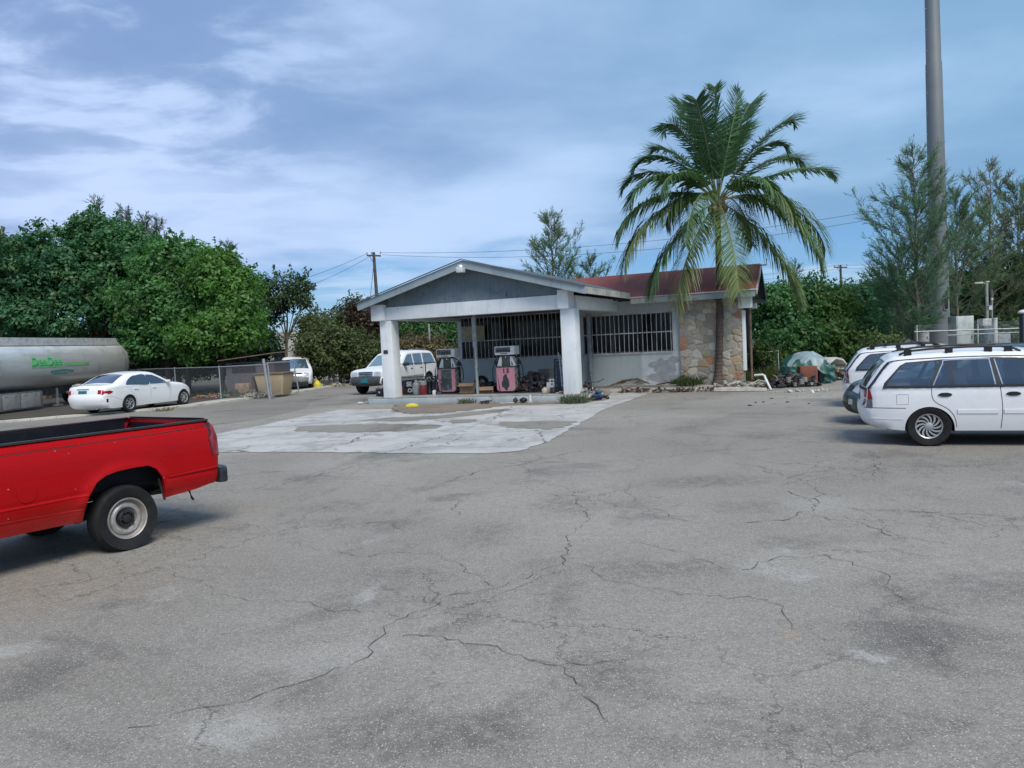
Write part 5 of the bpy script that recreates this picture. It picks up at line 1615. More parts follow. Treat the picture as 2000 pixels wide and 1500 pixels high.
def crown(blobs, n_clump, per, leaf, base, jit=.25, clump_r=.5, up=.45, hole=0.0, spread=.8, yellow=.12, shoots=.22):
    """leaf clumps spread over the shells of several ellipsoids"""
    vol = np.array([b[1][0] * b[1][1] + b[1][1] * b[1][2] + b[1][0] * b[1][2] for b in blobs], float); vol /= vol.sum()
    Ps, Ns, Ss, Cs = [], [], [], []
    base = np.array(base)
    for _ in range(n_clump):
        k = RS.choice(len(blobs), p=vol); c, r = np.array(blobs[k][0]), np.array(blobs[k][1])
        d = unit(RS.randn(3)); d[2] = d[2] * .9 + .12
        rad = RS.uniform(spread, 1.06) if RS.rand() < .8 else RS.uniform(.35, .9)
        cc = c + d * r * rad
        if cc[2] < .15: continue
        cr = clump_r * RS.uniform(.55, 1.45)
        m = int(per * RS.uniform(.6, 1.4) * (cr / clump_r))
        q = unit(RS.randn(m, 3)) * (RS.rand(m, 1) ** .45) * cr * np.array([1.1, 1.1, .65])
        Ps.append(cc + q)
        Ns.append(unit(unit(q) * .55 + d * .45 + np.array([0, 0, up]) + RS.randn(m, 3) * .45))
        Ss.append(leaf * RS.uniform(.6, 1.35, m))
        tone = RS.uniform(1 - jit, 1 + jit) ; yl = RS.rand() ** 3 * yellow * 3
        col = base * tone + np.array([.10, .095, .0]) * yl
        Cs.append(np.repeat(col[None], m, 0) * RS.uniform(.75, 1.3, (m, 1)))
    for _ in range(int(n_clump * shoots)):          # leafy shoots that break the outline
        k = RS.choice(len(blobs), p=vol); c, r = np.array(blobs[k][0]), np.array(blobs[k][1])
        d = unit(RS.randn(3)); d[2] = abs(d[2]) * .8
        p0 = c + d * r * .95; dr = unit(d * .7 + np.array([RS.randn() * .35, RS.randn() * .35, .55])); L = clump_r * RS.uniform(.9, 2.6)
        m = int(per * .8); f = RS.rand(m, 1)
        Ps.append(p0 + dr * L * f + RS.randn(m, 3) * clump_r * .30 * (1.05 - f * .75))
        Ns.append(unit(RS.randn(m, 3) * .7 + np.array([0, 0, .4]))); Ss.append(leaf * RS.uniform(.6, 1.2, m))
        Cs.append(np.repeat((base * RS.uniform(.85, 1.3))[None], m, 0) * RS.uniform(.75, 1.3, (m, 1)))
    P, N, S, C = np.concatenate(Ps), np.concatenate(Ns), np.concatenate(Ss), np.concatenate(Cs)
    ok = P[:, 2] > .03
    P, N, S, C = P[ok], N[ok], S[ok], C[ok]
    V, F = leaf_quads(P, N, S)
    return V, F, np.repeat(C, 4, 0)


def broadleaf(name, label, base_xy, blobs, n_clump=420, per=42, leaf=.20, color=(.035, .085, .032), group=None, cat='tree', trunk_r=.16, stems=1, crown_name='crown', **kw):
    """blobs in world coordinates; the thing's origin is at the trunk foot"""
    bx, by = base_xy
    t = thing(name, label, cat, (bx, by, 0), 0, group)
    lb = [((c[0] - bx, c[1] - by, c[2]), r) for c, r in blobs]
    V, F, C = crown(lb, n_clump, per, leaf, color, **kw)
    raw_mesh(crown_name, V, F, LEAF, t, C.clip(.004, .6))
    mb = MB(); rg = random.Random(int(abs(bx * 37 + by * 11)))
    for s in range(stems):
        ox, oy = (0, 0) if stems == 1 else (rg.uniform(-.8, .8), rg.uniform(-.5, .5))
        zt = min(c[2] for c, r in lb)
        fork = (ox * 1.3 + rg.uniform(-.3, .3), oy, max(.5, zt * .55))
        mb.tube([(ox, oy, -.05), (ox + rg.uniform(-.1, .1), oy, fork[2] * .5), fork], [trunk_r, trunk_r * .85, trunk_r * .75], 8)
        for c, r in lb:
            for q in range(3):
                e = (c[0] + rg.uniform(-.7, .7) * r[0], c[1] + rg.uniform(-.7, .7) * r[1], c[2] + rg.uniform(-.2, .8) * r[2])
                mid = tuple((a + b) / 2 + rg.uniform(-.25, .25) for a, b in zip(fork, e))
                mb.tube([fork, mid, e], [trunk_r * .5, trunk_r * .3, trunk_r * .1], 6)
    mb.build('trunk', BARK, t, smooth=60)
    return t


def blob(px, py, Y, rx, ry, rz):
    """ellipsoid centred where the photo shows it at distance Y; rx, rz in photo pixels, ry in metres"""
    s = Y / FOC
    return (tuple(at(px, py, Y)), (rx * s, ry, rz * s))


GT = 'leafy trees along the left pavement'
for lab, bx, bl in (('dark understory bush behind the tanker body', (60, 705, 47), [blob(-40, 690, 47, 90, 1.2, 50), blob(60, 690, 47, 80, 1.2, 50)]),
                    ('dark understory bush behind the tanker rear end', (200, 705, 46), [blob(160, 680, 46, 70, 1.2, 55), blob(250, 680, 46, 70, 1.2, 62)]),
                    ('dark understory bush behind the white saloon', (340, 705, 44.5), [blob(320, 690, 44.5, 60, 1.2, 55), blob(390, 695, 44, 60, 1.2, 55)]),
                    ('dark understory bush behind the rusty shed', (470, 705, 42.5), [blob(450, 690, 42.5, 50, 1.2, 55), blob(500, 680, 43, 40, 1.2, 50)])):
    broadleaf('understory_bush', lab, at(*bx)[:2], bl, 300, 44, .2, (.028, .070, .036), 'dark bushes under the left trees', 'bush', .05, 4, 'foliage', shoots=.05)
broadleaf('leafy_tree', 'dark green leafy tree at the far left behind the front of the tanker', at(70, 690, 42.5)[:2],
          [blob(-60, 585, 44, 100, 2.6, 98), blob(45, 556, 43, 75, 2.4, 92), blob(110, 530, 43, 62, 2.2, 92), blob(150, 560, 42.5, 50, 2.0, 80), blob(60, 630, 41.5, 140, 1.6, 40)], 760, 46, .24, (0.044, 0.137, 0.061), GT, stems=2)
broadleaf('leafy_tree', 'tall dark green tree behind the tanker rear, the highest leafy crown on the left', at(215, 690, 44.5)[:2],
          [blob(195, 505, 45, 50, 2.4, 86), blob(255, 525, 44.5, 60, 2.4, 82), blob(300, 540, 45, 40, 2, 70), blob(185, 575, 43, 55, 2.0, 55)], 640, 46, .24, (0.051, 0.149, 0.059), GT, stems=2)
broadleaf('leafy_tree', 'bright green leafy tree between the tanker rear and the chain-link fence', at(345, 705, 41)[:2],
          [blob(345, 545, 42, 58, 2.4, 72), blob(395, 560, 41.5, 50, 2.2, 68), blob(300, 600, 40.5, 62, 2.2, 62), blob(370, 640, 40, 85, 2.0, 72), blob(300, 670, 40, 60, 1.4, 45)], 760, 48, .23, (0.063, 0.171, 0.049), GT, stems=3)
broadleaf('leafy_tree', 'bright green leafy tree overhanging the fence, rightmost crown of the dense trees', at(440, 705, 38.5)[:2],
          [blob(430, 555, 39.5, 50, 2.0, 62), blob(465, 590, 39, 40, 1.8, 60), blob(452, 650, 38, 50, 2.0, 55), blob(405, 670, 37.5, 58, 1.6, 45)], 520, 48, .22, (0.076, 0.183, 0.037), GT, stems=3)
broadleaf('leafy_tree', 'yellowish green tree top peeping in at the far left edge', at(-40, 690, 52)[:2],
          [blob(-25, 510, 52, 60, 2, 62)], 120, 40, .26, (.12, .14, .02), None)
broadleaf('open_tree', 'loose open-crowned olive tree right of the dense trees, sky showing through it', at(556, 700, 46)[:2],
          [blob(552, 578, 46, 48, 1.8, 42), blob(585, 580, 46, 28, 1.4, 40), blob(520, 600, 46, 34, 1.6, 55)], 170, 34, .20, (0.043, 0.081, 0.037), None, trunk_r=.11, clump_r=.42, spread=.5)
# shrubs between the white van and the canopy
broadleaf('olive_bush', 'big olive green bush on the pavement right of the white van', at(645, 745, 42)[:2],
          [blob(635, 690, 42, 50, 1.6, 55), blob(690, 700, 43, 48, 1.6, 45), blob(606, 640, 44, 16, 1.0, 22)], 420, 46, .17, (.075, .098, .036), None, 'bush', .06, 4, 'foliage')
broadleaf('thin_tree', 'thin sparse sapling with small leaves behind the olive bush', at(655, 700, 46)[:2],
          [blob(650, 622, 46, 46, 1.4, 26), blob(690, 600, 47, 32, 1.2, 24)], 70, 26, .16, (.06, .085, .04), None, 'tree', .05, 2, clump_r=.32, spread=.3)
broadleaf('dead_vine_mound', 'brown dead vine mound hanging behind the left canopy column', at(705, 720, 47)[:2],
          [blob(700, 648, 47, 38, 1.4, 50), blob(735, 645, 47, 26, 1.4, 48)], 300, 40, .22, (.060, .038, .028), None, 'bush', .08, 2, 'foliage', yellow=0, up=-.2)
broadleaf('green_bush', 'mid green bush in front of the brown dead vines', at(730, 735, 44)[:2],
          [blob(735, 705, 44, 40, 1.3, 32), blob(770, 700, 46, 40, 1.3, 38)], 240, 44, .18, (.045, .088, .036), None, 'bush', .05, 3, 'foliage')
broadleaf('leafy_tree', 'bright green tree seen through the canopy beside the dark shop window', at(855, 720, 48)[:2],
          [blob(865, 655, 48, 45, 1.8, 45), blob(800, 640, 50, 50, 1.8, 40), blob(920, 640, 50, 50, 1.6, 50)], 420, 44, .2, (.050, .135, .045), None)
broadleaf('brown_bush', 'brown half-dead bush behind the white off-roader, seen through the canopy', at(810, 735, 44)[:2],
          [blob(808, 695, 44, 52, 1.3, 32), blob(850, 705, 44, 30, 1.2, 30)], 260, 40, .17, (.105, .082, .050), None, 'bush', .05, 3, 'foliage', yellow=.4)
# right-hand scrub
GS = 'scrub trees behind the tarp heap'
for lab, bx, bl, cnt, colr in (
        ('dense dark green scrub tree next to the stone gable end', (1520, 700, 39), [blob(1515, 625, 39, 42, 1.8, 62), blob(1560, 610, 40, 48, 1.8, 55), blob(1545, 670, 38, 55, 1.5, 42)], 560, (0.050, 0.140, 0.045)),
        ('mid green scrub tree directly above the green tarp heap', (1600, 715, 39), [blob(1600, 625, 40, 55, 1.8, 62), blob(1625, 670, 38.5, 48, 1.5, 45)], 460, (0.085, 0.169, 0.045)),
        ('bluish green scrub tree between the tarp heap and the tall wispy pine', (1680, 710, 41), [blob(1660, 620, 42, 48, 1.8, 60), blob(1710, 615, 43, 52, 1.8, 68), blob(1690, 665, 40, 52, 1.6, 45)], 520, (0.050, 0.147, 0.070)),
        ('dark green scrub tree behind the monopole and the white cabinet', (1860, 690, 47), [blob(1830, 590, 47, 60, 1.8, 72), blob(1890, 600, 48, 55, 1.8, 70), blob(1860, 650, 46, 85, 1.4, 40)], 520, (0.050, 0.135, 0.057)),
        ('dark green scrub tree at the right edge behind the compound rails', (1975, 690, 47), [blob(1960, 575, 47, 55, 1.8, 80), blob(2040, 560, 47, 60, 1.8, 95), blob(1985, 650, 46, 75, 1.4, 45)], 520, (0.065, 0.140, 0.050))):
    broadleaf('scrub_tree', lab, at(*bx)[:2], bl, cnt, 46, .2, colr, GS, trunk_r=.10, stems=3)
broadleaf('yellow_green_bush', 'small yellow green bush behind the roof of the second white estate', at(1720, 700, 30.5)[:2],
          [blob(1720, 680, 30.5, 26, .7, 20)], 90, 36, .14, (.10, .14, .045), None, 'bush', .03, 3, 'foliage', clump_r=.3)
broadleaf('leafy_weed', 'bright green leafy weed clump at the stone wall corner by the wire panel', at(1500, 740, 29)[:2],
          [blob(1488, 705, 28.8, 22, .6, 26), blob(1515, 718, 29.2, 30, .6, 24), blob(1545, 722, 29.8, 28, .6, 22)], 240, 40, .11, (.070, .125, .030), None, 'weeds', .02, 5, 'foliage', clump_r=.25)


def casuarina(name, label, px, Y, top_px, half_px, dens, col, group=None, base_py=700, lean=0.0, droop=.12, z0=.10):
    """feathery she-oak: a straight trunk, steeply rising branches, open sprays of fine needles"""
    b = at(px, base_py, Y); b[2] = 0
    topz = at(px, top_px, Y)[2]
    t = thing(name, label, 'tree', b, 0, group)
    hw = half_px * Y / FOC
    rg = random.Random(int(px * 7 + Y)); mb = MB()
    tp = [(lean * f * topz + rg.uniform(-.08, .08), rg.uniform(-.08, .08), topz * f) for f in [i / 10 for i in range(11)]]
    mb.tube(tp, [.11 * (1 - .95 * i / 10) * (topz / 9) for i in range(11)], 7)
    P0, P1, C = [], [], []
    up = Vector((0, 0, 1))
    for i in range(int(dens)):
        f = z0 + (.97 - z0) * ((i + rg.random()) / dens)
        z = topz * f; a = rg.uniform(0, 6.283)
        L = hw * min(1.0, (1 - f) * 1.9 + .12) * min(1, .6 + f * 1.4) * rg.uniform(.35, 1.25)
        rise = rg.uniform(.5, 1.7)
        o = Vector((lean * z, 0, z)); d = Vector((math.cos(a), math.sin(a), 0))
        br = [o + d * L * s + up * (L * rise * s * (.75 + .25 * s)) for s in (0, .33, .66, 1.0)]
        mb.tube(br, [.022, .015, .010, .004], 4, cap=False)
        tdir_ = (br[3] - br[1]).normalized()
        tone = rg.uniform(.75, 1.3)
        for k in range(int(L * 15) + 4):
            s = rg.uniform(.25, 1.0) ** .8; q = s * 3; j = min(2, int(q)); p = br[j].lerp(br[j + 1], q - j)
            dd = (tdir_ * .9 + Vector((rg.gauss(0, .38), rg.gauss(0, .38), rg.gauss(.18, .3)))).normalized()
            tl = rg.uniform(.25, .60)
            for e in range(9):
                st = p + dd * tl * rg.random()
                g = (dd * .9 + Vector((rg.gauss(0, .33), rg.gauss(0, .33), -droop + rg.gauss(0, .25)))).normalized()
                P0.append(st); P1.append(st + g * rg.uniform(.10, .26)); C.append([c * tone * rg.uniform(.7, 1.3) for c in col])
    mb.build('trunk', GREYBARK, t, smooth=60)
    P0 = np.array(P0); P1 = np.array(P1); C = np.array(C)
    d = unit(P1 - P0); sd = unit(np.cross(d, unit(RS.randn(len(P0), 3)))) * (.0095 * (Y / 36) ** 1.2)
    V = np.stack([P0 - sd, P0 + sd, P1 + sd * .5, P1 - sd * .5], 1).reshape(-1, 3)
    raw_mesh('crown', V, np.arange(len(V)).reshape(-1, 4), NEEDLE, t, np.repeat(C, 4, 0))
    return t


GC = 'feathery casuarina trees'
CG = (0.111, 0.195, 0.124)
casuarina('casuarina_tree', 'tall wispy casuarina in front of the big grey monopole', 1793, 35.5, 296, 90, 128, CG, GC)
casuarina('casuarina_tree', 'short wispy casuarina covering the left side of the monopole foot', 1764, 36.2, 480, 60, 60, (0.091, 0.195, 0.104), GC)
casuarina('casuarina_tree', 'wispy casuarina just right of the monopole, lower than the pole-side one', 1872, 43, 372, 75, 95, (0.143, 0.215, 0.124), GC)
casuarina('casuarina_tree', 'bare-topped sparse casuarina with a forked grey tip near the right edge', 1938, 45, 318, 70, 60, (0.169, 0.195, 0.130), GC)
casuarina('casuarina_tree', 'greyish casuarina at the right edge of the view', 1992, 46, 362, 85, 100, (0.143, 0.195, 0.124), GC)
casuarina('casuarina_tree', 'casuarina standing behind the red roof, left of the palm', 1088, 46, 414, 56, 92, (0.137, 0.208, 0.137), GC)
casuarina('casuarina_tree', 'small leaning casuarina tip over the red roof ridge', 1150, 47, 500, 46, 46, (0.137, 0.208, 0.137), GC, lean=.05)
casuarina('casuarina_tree', 'thin casuarina spire above the scrub right of the stone gable', 1560, 52, 508, 20, 40, (0.104, 0.182, 0.117), GC)
for lab, px, tp in (('tallest grey casuarina tip above the left leafy trees', 208, 383), ('second grey casuarina tip right of the tallest one on the left', 266, 402), ('grey casuarina tip above the bright green tree at left', 302, 418),
                    ('slim grey casuarina tip between two leafy crowns at left', 330, 424), ('slim grey casuarina tip beside the open olive tree', 458, 476)):
    casuarina('casuarina_tree', lab, px, 54, tp, 30, 120, (0.150, 0.189, 0.163), GC)

# ------------------------------------------------------------------ coconut palm
pb = gnd(1402, 752, .09)
PALM = thing('coconut_palm', 'coconut palm with arching fronds growing in front of the stone wall', 'palm tree', (pb[0], pb[1], 0))
PY = pb[1]
crw = at(1402, 398, PY) - np.array([pb[0], pb[1], 0])
m, t, b = newmat('palm_trunk')
oc = t.n.new('ShaderNodeTexCoord').outputs['Object']
wv = t.add('ShaderNodeTexWave', _bands_direction='Z', Vector=oc, Scale=2.6, Distortion=1.5, Detail=3.0).outputs['Fac']
n1 = t.noise(oc, 5, 6, .65)
cc = t.mix(t.smooth(n1, .35, .65), (.125, .092, .076), (.07, .053, .045)); cc = t.mix(t.math('MULTIPLY', wv, .4), cc, (.06, .045, .04))
setb(t, b, Base__Color=cc, Roughness=.9); bump(t, b, wv, .5, .02)
mb = MB(); k = 22; pts = []; rr_ = []
for i in range(k + 1):
    f = i / k
    x = crw[0] * f + .10 * math.sin(f * 3.0) * (1 - f)
    pts.append((x, 0, crw[2] * f)); rr_.append((.125 - .035 * f + .11 * max(0, 1 - f * 9) ** 2) + (.004 if i % 2 else -.004))
mb.tube(pts, rr_, 14); mb.build('trunk', m, PALM, smooth=60)
mb = MB(); rg = random.Random(5)
for i in range(16):
    a = rg.uniform(0, 6.28); mb.tube([(crw[0] + .09 * math.cos(a), .09 * math.sin(a), crw[2] - .35), (crw[0] + .20 * math.cos(a), .20 * math.sin(a), crw[2] + .05), (crw[0] + .26 * math.cos(a), .26 * math.sin(a), crw[2] + .30)], [.05, .035, .02], 6)
mb.build('leaf_bases', M('palm_fibre', (.16, .13, .085), .9, var=.4), PALM, smooth=50)
mb = MB()
for i in range(7):
    a = i * .9 + .3; mb.lathe([(0, -.15), (.07, -.12), (.105, -.02), (.10, .06), (.05, .13), (0, .15)], 10, 'z', (crw[0] + .24 * math.cos(a), .24 * math.sin(a), crw[2] - .18 - .05 * (i % 3)))
mb.build('coconuts', M('husk', (.13, .12, .05), .6, var=.3), PALM, smooth=60)
# frond tips read off the photo (px), depth offset (m), how far the arch rises above the chord, yellowing
FR = [(1396, 170, .2, .0, 0), (1440, 178, -.5, .06, 0), (1466, 205, .6, .20, 0), (1448, 262, 1.4, .35, 0), (1298, 258, -.3, .40, 0), (1332, 205, .9, .20, 0), (1360, 195, -.9, .14, 0),
      (1550, 238, .2, .20, .05), (1534, 290, -.8, .34, 0), (1238, 335, .3, .40, 0), (1230, 402, -.5, .42, .05), (1216, 368, 1.0, .30, 0), (1574, 326, .9, .26, .15), (1628, 340, -.1, .16, .1),
      (1208, 465, .2, .34, .1), (1220, 522, -.7, .32, .3), (1272, 570, -.2, .22, .05), (1322, 596, -1.0, .18, .5), (1444, 582, -1.5, .24, .4), (1562, 588, -.3, .20, .4),
      (1606, 522, -.6, .34, .25), (1612, 488, .6, .30, .2), (1548, 425, -1.5, .42, .2), (1340, 480, -1.7, .44, .1), (1470, 480, 2.0, .36, .1), (1300, 440, 1.9, .38, .0), (1420, 300, 1.7, .4, 0), (1290, 380, -1.4, .40, .05), (1510, 375, -1.4, .40, .1), (1270, 300, 1.2, .3, 0)]
FROND = leafmat('palm_frond', .22, .42)
RIB = M('frond_rib', (.20, .22, .09), .6, var=.2)


def frond(tip, arch, yel, seed):
    rs = np.random.RandomState(seed)
    o = Vector(crw) + Vector((0, 0, .05)); e = Vector(tip) - Vector((0, 0, 0))
    ch = e - o; L = ch.length
    hz = Vector((ch.x, ch.y, 0)); hz = hz.normalized() if hz.length > .05 else Vector((rs.randn() * .3, rs.randn() * .3, 0))
    # quadratic arch: leaves the crown steeply, droops at the tip
    c1 = o + ch * .42 + Vector((0, 0, 1)) * L * arch * 1.15
    c2 = o + ch * .88 + Vector((0, 0, 1)) * L * arch * .85 + hz * L * .05
    n = 46; sp = []
    for i in range(n + 1):
        f = i / n
        sp.append(o * (1 - f) ** 3 + c1 * 3 * f * (1 - f) ** 2 + c2 * 3 * f * f * (1 - f) + e * f ** 3)
    mb = MB(); mb.tube(sp[::3] + ([sp[-1]] if n % 3 else []), [.026 * (1 - .9 * i / (len(sp[::3]) + (1 if n % 3 else 0))) + .003 for i in range(len(sp[::3]) + (1 if n % 3 else 0))], 5, cap=False)
    V, C = [], []
    lift = .35 if ch.z > .6 else (.7 if ch.z > -.2 else 1.0)      # young upper fronds hold their leaflets stiffer
    g0 = np.array([.074, .158, .066]) * rs.uniform(.8, 1.25); y0 = np.array([.22, .20, .055])
    for i in range(8, n + 1):
        f = i / n
        d = (sp[min(i + 1, n)] - sp[i - 1]).normalized()
        side = d.cross(Vector((0, 0, 1)))
        side = side.normalized() if side.length > .08 else Vector((1, 0, 0)).cross(d).normalized()
        nrm = side.cross(d)
        ll = 1.02 * (math.sin(math.pi * min(1, f * .84 + .10)) ** .6) * (L / 3.0) ** .35 * rs.uniform(.85, 1.1)
        for sg in (-1, 1):
            for rep in (0, .33, .66):
                p = sp[i].lerp(sp[i - 1], rep)
                dr = (side * sg * (.80) + d * (.35 + .6 * f ** 2) + nrm * rs.uniform(-.05, .28)).normalized()
                l = ll * rs.uniform(.72, 1.12)
                m = p + dr * l * .5 - Vector((0, 0, 1)) * l * (.06 + .10 * rs.rand())
                q = p + dr * l * (.86 + .1 * (1 - lift)) - Vector((0, 0, 1)) * l * lift * (.30 + .38 * rs.rand())
                wv_ = (d * .0165 + nrm * .006)
                b0 = len(V)
                V += [p - wv_ * .8, p + wv_ * .8, m + wv_ * 1.25, m - wv_ * 1.25, q + wv_ * .15, q - wv_ * .15]
                k = min(1, yel * (.35 + .9 * f) * rs.uniform(.5, 1.4))
                cl = (g0 * (1 - k) + y0 * k) * rs.uniform(.75, 1.3)
                C += [cl] * 6
    nq = len(V) // 6; base = np.arange(nq)[:, None] * 6
    F = np.concatenate([base + np.array([0, 1, 2, 3]), base + np.array([3, 2, 4, 5])])
    fr = raw_mesh('frond', np.array([tuple(v) for v in V]), F, FROND, PALM, np.array(C))
    mb.build('rib', RIB, fr, smooth=60)


for i, (px, py, dy, ar, yl) in enumerate(FR):
    tp_ = at(px, py, PY + dy) - np.array([pb[0], pb[1], 0])
    frond(tp_, ar, yl, 100 + i)

# ------------------------------------------------------------------ poles, wires, compound on the right
def pole(name, label, px, base_py, Y, top_py, r0, r1, mat, cat, n=16):
    b = at(px, base_py, Y); tpv = at(px, top_py, Y)
    t = thing(name, label, cat, (b[0], b[1], 0))
    return t, b, tpv


MONO = thing('monopole', 'huge grey steel monopole mast rising out of the top of the picture', 'mast', (at(1838, 690, 38)[0], 38, 0))
PM = M('mast_paint', (.165, .185, .198), .6, .1, var=.12, scale=.6, col2=(.125, .14, .15), amt=.6)
mb = MB(); n = 20
hts = [0, 5, 10, 14.4, 14.45, 20, 26, 32]; rad = [.44, .415, .385, .36, .335, .305, .28, .25]
mb.tube([(-.0065 * h, 0, h) for h in hts], rad, 24); mb.build('shaft', PM, MONO, smooth=40)
mb = MB()
for h in range(3, 31): mb.tube([(-.0065 * h - (.44 - .0065 * h) + .02, -.05, h), (-.0065 * h - (.44 - .0065 * h) - .12, -.05, h)], .014, 5)
mb.build('climbing_pegs', STEEL, MONO)
mb = MB(); oval = [(.10 * math.cos(a) , 2.75 + (.16 if math.sin(a) > 0 else -.16) + .12 * math.sin(a)) for a in [2 * math.pi * i / 20 for i in range(20)]]
mb.prism([(x * 1.3 + .03, 2.75 + (z - 2.75) * 1.18) for x, z in oval], 'y', -.475, -.36); hf = mb.build('hand_hole', M('port_rim', (.35, .38, .39), .5, .3), MONO, bevel=.01)
mb = MB(); mb.prism([(x + .03, z) for x, z in oval], 'y', -.482, -.476); mb.build('port_cover', BLACK, hf)

WOOD = M('pole_wood', (.10, .092, .085), .9, var=.4, scale=3, bmp=.3)
def utility(label, px, Y, top, arm, leanx=0.0):
    b = at(px, 690, Y); z = at(px, top, Y)[2]
    t = thing('utility_pole', label, 'utility pole', (b[0], b[1], 0), 0, 'wooden utility poles')
    mb = MB(); mb.tube([(0, 0, 0), (leanx * .5, 0, z * .5), (leanx, 0, z)], [.16, .14, .11], 10); mb.build('post', WOOD, t, smooth=50)
    mb = MB(); mb.beam((leanx - arm, 0, z - .22), (leanx + arm, 0, z - .30), .10, .12); mb.beam((leanx - arm * .6, -.06, z - .28), (leanx, -.06, z - .9), .04, .04); mb.build('crossarm', WOOD, t)
    mb = MB()
    for s_ in (-arm * .95, -arm * .3, arm * .95): mb.lathe([(0, z - .16), (.05, z - .14), (.04, z - .06), (.055, z), (0, z + .05)], 8, 'z', (leanx + s_, 0, 0))
    mb.build('insulators', M('insulator', (.30, .31, .32), .4), t, smooth=50)
    return b, z


b1, z1 = utility('wooden utility pole with crossarm left of the canopy apex', 744, 60, 492, .55, -.12)
b2, z2 = utility('distant wooden utility pole between the palm and the casuarina', 1646, 82, 517, .7)
b3, z3 = utility('farthest short utility pole low over the right scrub', 1601, 100, 551, .3)
WIRE = M('wire', (.035, .036, .04), .6)


def wire(label, a, b, sag, r=.012):
    a, b = np.array(a, float), np.array(b, float); pts = []
    for i in range(29):
        f = i / 28; p = a + (b - a) * f; p[2] -= sag * 4 * f * (1 - f); pts.append(p)
    mb = MB(); mb.tube(pts, r, 4)
    tag(mb.build('overhead_wire', WIRE), label, 'wire', 'overhead power lines')


e1 = at(1790, 398, 48); e2 = at(1790, 412, 48)
wire('upper power line from the left utility pole past the palm crown', (b1[0] + .4, 60, z1 - .05), e1, .9)
wire('lower power line from the left utility pole past the palm crown', (b1[0] + .5, 60, z1 - .22), e2, 1.15)
wire('upper power line leaving the left utility pole towards the olive tree', (b1[0] - .6, 60, z1 - .05), at(380, 590, 44), .5)
wire('lower power line leaving the left utility pole towards the olive tree', (b1[0] - .3, 60, z1 - .22), at(380, 612, 44), .7)
wire('low phone line crossing behind the left canopy edge', (b1[0], 60, z1 - 3.1), at(470, 640, 50), .6)
wire('upper power line through the distant right utility pole', at(1400, 540, 100), (b2[0], 82, z2), .3)
wire('lower power line through the distant right utility pole', at(1400, 552, 100), (b2[0], 82, z2 - .35), .3)
wire('upper power line from the distant right pole to the casuarina', (b2[0], 82, z2), at(1900, 480, 60), .5)
wire('lower power line from the distant right pole to the casuarina', (b2[0], 82, z2 - .35), at(1900, 492, 60), .5)
mb = MB(); mb.tube([(b1[0] - .1, 60, z1 - .5), (b1[0] - 1.3, 59, .2)], .02, 5)
tag(mb.build('guy_wire', WIRE), 'guy wire slanting down from the left utility pole', 'wire')

# compound: rail fence, cabinets, lamp post
FY = 33.0
FN = thing('rail_fence', 'chain-link compound fence with two pale top rails behind the white estates', 'fence', (at(1780, 700, FY)[0], FY, 0))
fx = FN.location.x
mb = MB()
pA, pB = at(1786, 648, FY), at(2120, 637, FY)
mb.tube([pA - np.array([fx, FY, 0]), pB - np.array([fx, FY, 0])], .028, 8); FPOST = M('fence_pipe', (.50, .53, .52), .5, .3, var=.25)
pA2, pB2 = at(1850, 655, FY + .3), at(2120, 643, FY + .3)
mb.build('rail', FPOST, FN, smooth=50); mb = MB(); mb.tube([pA2 - np.array([fx, FY, 0]), pB2 - np.array([fx, FY, 0])], .022, 8); mb.build('rail', FPOST, FN, smooth=50)
for px in (1791, 1910, 2000, 2090):
    q = at(px, 655, FY); mb = MB(); mb.tube([(q[0] - fx, 0, 0), (q[0] - fx, 0, 1.8 + (.1 if px == 1910 else -.02))], .03, 8); mb.build('post', FPOST, FN, smooth=50)


def chainlink(p0, p1, z0, z1, pitch, name, parent, org, mat=None, w=.003):
    """diamond wire mesh between two ground points, built from real thin wires"""
    a, b = np.array(p0[:2], float), np.array(p1[:2], float); L = np.linalg.norm(b - a); d = (b - a) / L; H = z1 - z0
    mb = MB(); nrm = np.array([-d[1], d[0]])
    k = int((L + H) / pitch)
    for i in range(k):
        for sg in (1, -1):
            s0 = i * pitch - H; s1 = s0 + H; za, zb = z0, z1
            if s0 < 0: za = z0 - s0; s0 = 0
            if s1 > L: zb = z1 - (s1 - L); s1 = L
            if s1 <= s0: continue
            if sg < 0: s0, s1 = L - s0, L - s1
            p = a + d * s0 - org[:2]; q = a + d * s1 - org[:2]
            v = []
            for (c, z) in ((p, za), (q, zb)):
                for o in (-w, w): v.append((c[0] + d[0] * o * .7, c[1] + d[1] * o * .7, z + (o if sg < 0 else -o) * .7))
            o3 = nrm * .004
            mb.add(v, [(0, 1, 3, 2)])
    return mb.build(name, mat or STEEL, parent, recalc=False)


chainlink((pA[0], FY), (pB[0], FY), .1, 1.78, .12, 'wire_mesh', FN, np.array([fx, FY, 0]))


def cabinet(name, label, px0, px1, ytop, Y, mat, depth=.5, cat='cabinet', base=0.0, extra=None):
    a, b = at(px0, ytop, Y), at(px1, ytop, Y); z = (a[2] + b[2]) / 2
    t = thing(name, label, cat, ((a[0] + b[0]) / 2, Y, 0)); hw = (b[0] - a[0]) / 2
    mb = MB(); mb.box(-hw, hw, 0, depth, base, z); mb.build('housing', mat, t, bevel=.02)
    mb = MB(); mb.box(-hw + .04, hw - .04, -.018, -.003, base + .08, z - .06); mb.build('door', mat, t, bevel=.008)
    mb = MB(); mb.box(hw - .14, hw - .10, -.035, -.019, base + (z - base) * .5, base + (z - base) * .5 + .14); mb.build('handle', DARKMETAL, t, bevel=.005)
    return t, hw, z


